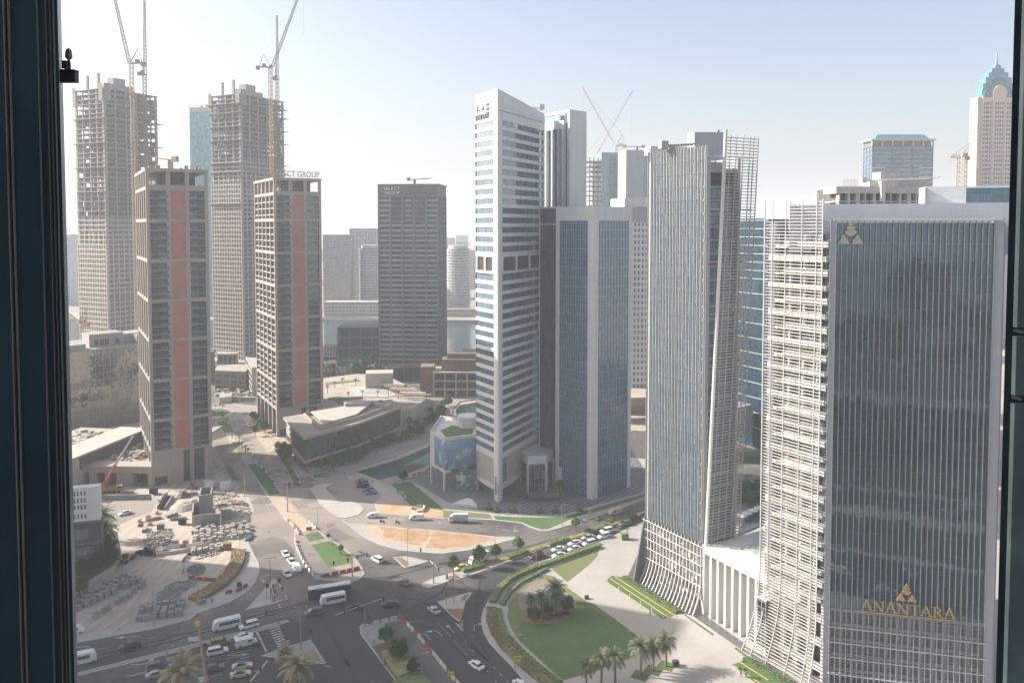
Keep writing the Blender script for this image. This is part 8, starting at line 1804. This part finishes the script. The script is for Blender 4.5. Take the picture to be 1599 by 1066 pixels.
for i in range(9): plant(T2, 1152+i*6.5, 792-(i % 3)*9, '%s dark tree in the hotel courtyard, from left' % ORD[i], 1.3, .1, 'courtyard trees')
for i in range(5): p = G(1158+i*9, 815-i*4); m = MB(); m.tube((p.x, p.y, 0), (p.x, p.y, 2.6), .06, 5); m.lathe((p.x, p.y, 2.4), [(1.9, 0), (1.5, .3), (.1, .7)], 8); single(m, 'parasol', white_w, '%s pale parasol beside the courtyard pool' % ORD[i], 'parasol', p, 'parasols by the courtyard pool')
for o in (T1, T2, T3, PMS, PML, PMG, PMY, PMM):
    for ch in list(o.children): bpy.data.objects.remove(ch)
    bpy.data.objects.remove(o)
# hedges
def hedge(pts, w, h, label, mat=hedge_m, z=.14, px=True, closed=False, dens=9, seed=1):
    q = Gs(pts) if px else [Vector(p) for p in pts]; r = random.Random(seed); m = MB(); L = []
    for i, p in enumerate(q):
        d = (q[min(i+1, len(q)-1)]-q[max(i-1, 0)]).normalized(); n_ = Vector((-d.y, d.x)); L.append((p, n_, d))
    for (p, n_, d), (p2, n2, d2) in zip(L[:-1], L[1:]):
        a_, b_, c_, e_ = p-n_*w/2, p2-n2*w/2, p2+n2*w/2, p+n_*w/2; m.hexa([V3(x, z) for x in (a_, b_, c_, e_)], [V3(x, z+h) for x in (a_+n_*.1, b_+n2*.1, c_-n2*.1, e_-n_*.1)])
        ln = (p2-p).length
        for k in range(int(ln*w*dens+ln*h*dens*2)):
            u_ = r.random(); v_ = r.uniform(-.5, .5); top = r.random() < w/(w+2*h); c = p.lerp(p2, u_)+(n_.lerp(n2, u_))*(v_*w if top else (w/2*(1 if v_ > 0 else -1))); zz = z+h+r.uniform(-.05, .15) if top else z+r.uniform(.05, h)
            a3 = Vector((r.gauss(0, 1), r.gauss(0, 1), r.gauss(0, .5))).normalized(); b3_ = a3.orthogonal().normalized(); s = r.uniform(.12, .28); P_ = V3(c, zz); m.quad(P_-a3*s, P_+b3_*s*.6, P_+a3*s, P_-b3_*s*.6)
    c = q[len(q)//2]; return single(m, 'hedge', mat, label, 'hedge', c)
hedge([(769,942),(778,924),(796,907),(822,894),(860,881),(900,866.5),(935,854)], 1.9, 1.1, 'long tall clipped hedge curving along the park edge beside the queue', seed=1)
hedge([(768,951),(767,968),(774,988),(789,1010),(811,1033),(840,1057),(880,1088)], 2.6, .7, 'low wide hedge running down the park edge towards the bottom', M('hedge_brownish', (.10, .10, .03), .9, .2, .5, leaf=True), seed=2)
hedge([(778,953),(780,972),(790,994),(812,1018),(845,1047),(875,1070)], 1.6, .6, 'inner low hedge between the park path and the outer hedge', seed=3)
hedge([(785,946),(796,927),(812,912),(835,900),(855,889.5)], 1.0, .7, 'inner low hedge beside the curved park path', seed=4)
hedge([(974,903.5),(1004,921),(1034,941),(1059,958)], 1.7, .8, 'dark planting strip beside the granite edge', M('hedge_dark', (.05, .08, .025), .9, .2, .5, leaf=True), seed=5)
hedge([(1163,1031),(1200,1050),(1250,1080)], 1.9, .8, 'dark planting strip at the bottom right before the hotel', M('hedge_dark', (.05, .08, .025)), seed=6)
for i, (a_, c_) in enumerate((((721,893),(755,883.5)), ((792,872.5),(823,862)), ((856,852),(886,842)), ((915,833),(942,824)), ((967,814),(990,805)))): hedge([a_, c_], 2.4, .9, '%s clipped hedge block on the right median, from the junction' % ORD[i], seed=10+i)
fl_m = M('flower_bed', (.16, .15, .05), .9, .3, 1, col2=(.30, .16, .08), leaf=True)
for i, (a_, c_) in enumerate((((759,881),(790,872)), ((826,860.5),(852,852.5)), ((889,841),(912,834)), ((945,823),(965,816)))): hedge([a_, c_], 2.2, .3, '%s low flower bed on the right median, from the junction' % ORD[i], fl_m, seed=20+i, dens=5)
hedge([(698,905),(714,899.5)], 2.2, .2, 'bare earth bed on the right median nose', mulch, seed=25, dens=3)
hedge([(373,862),(371,878),(362,895),(346,912),(322,927),(302,938)], 4.2, .9, 'broad brown hedge curving round the gravel pen', M('hedge_dry', (.17, .12, .06), .95, .2, .4, col2=(.09, .09, .04), leaf=True), seed=30)
hedge([(357,731),(367,749)], 1.6, .9, 'dark hedge strip at the kerb of the brick tower', seed=31); hedge([(431,703),(442,716),(455,738),(466,758)], 1.5, .8, 'thin hedge strip beside the forecourt kerb', seed=32)
hedge([(490,745),(498,743.5),(508,744)], 3.0, .6, 'oval clipped planting on the forecourt roundabout', seed=33)
hedge([(598,1030),(612,1028),(626,1040),(640,1055)], 5.5, .9, 'pale tufted shrubs in the barriered island bed', M('tuft_shrub', (.15, .14, .06), .9, .3, .7, leaf=True), seed=34, dens=4); hedge([(634,1060),(660,1085)], 7, .8, 'clipped green block at the bottom of the barriered island', seed=35, dens=5)
hedge([(900,942),(925,944),(955,966),(990,993)], .5, .3, 'thin dark edging hedge of the lawn beside the drive', seed=36, dens=6)
yl = MB()
for a_, c_ in (((953,904),(1046,966)), ((960,901),(1056,963)), ((1155,1034),(1200,1063)), ((1146,1040),(1190,1070))): mk_a, mk_c = G(*a_), G(*c_); f = FR(mk_a, mk_c); yl.fb(f, 0, f.L, .2, .32, -.1, .1)
struct(yl, 'bed_edging', M('edging_orange', (.52, .33, .12), .8, .1, 1))
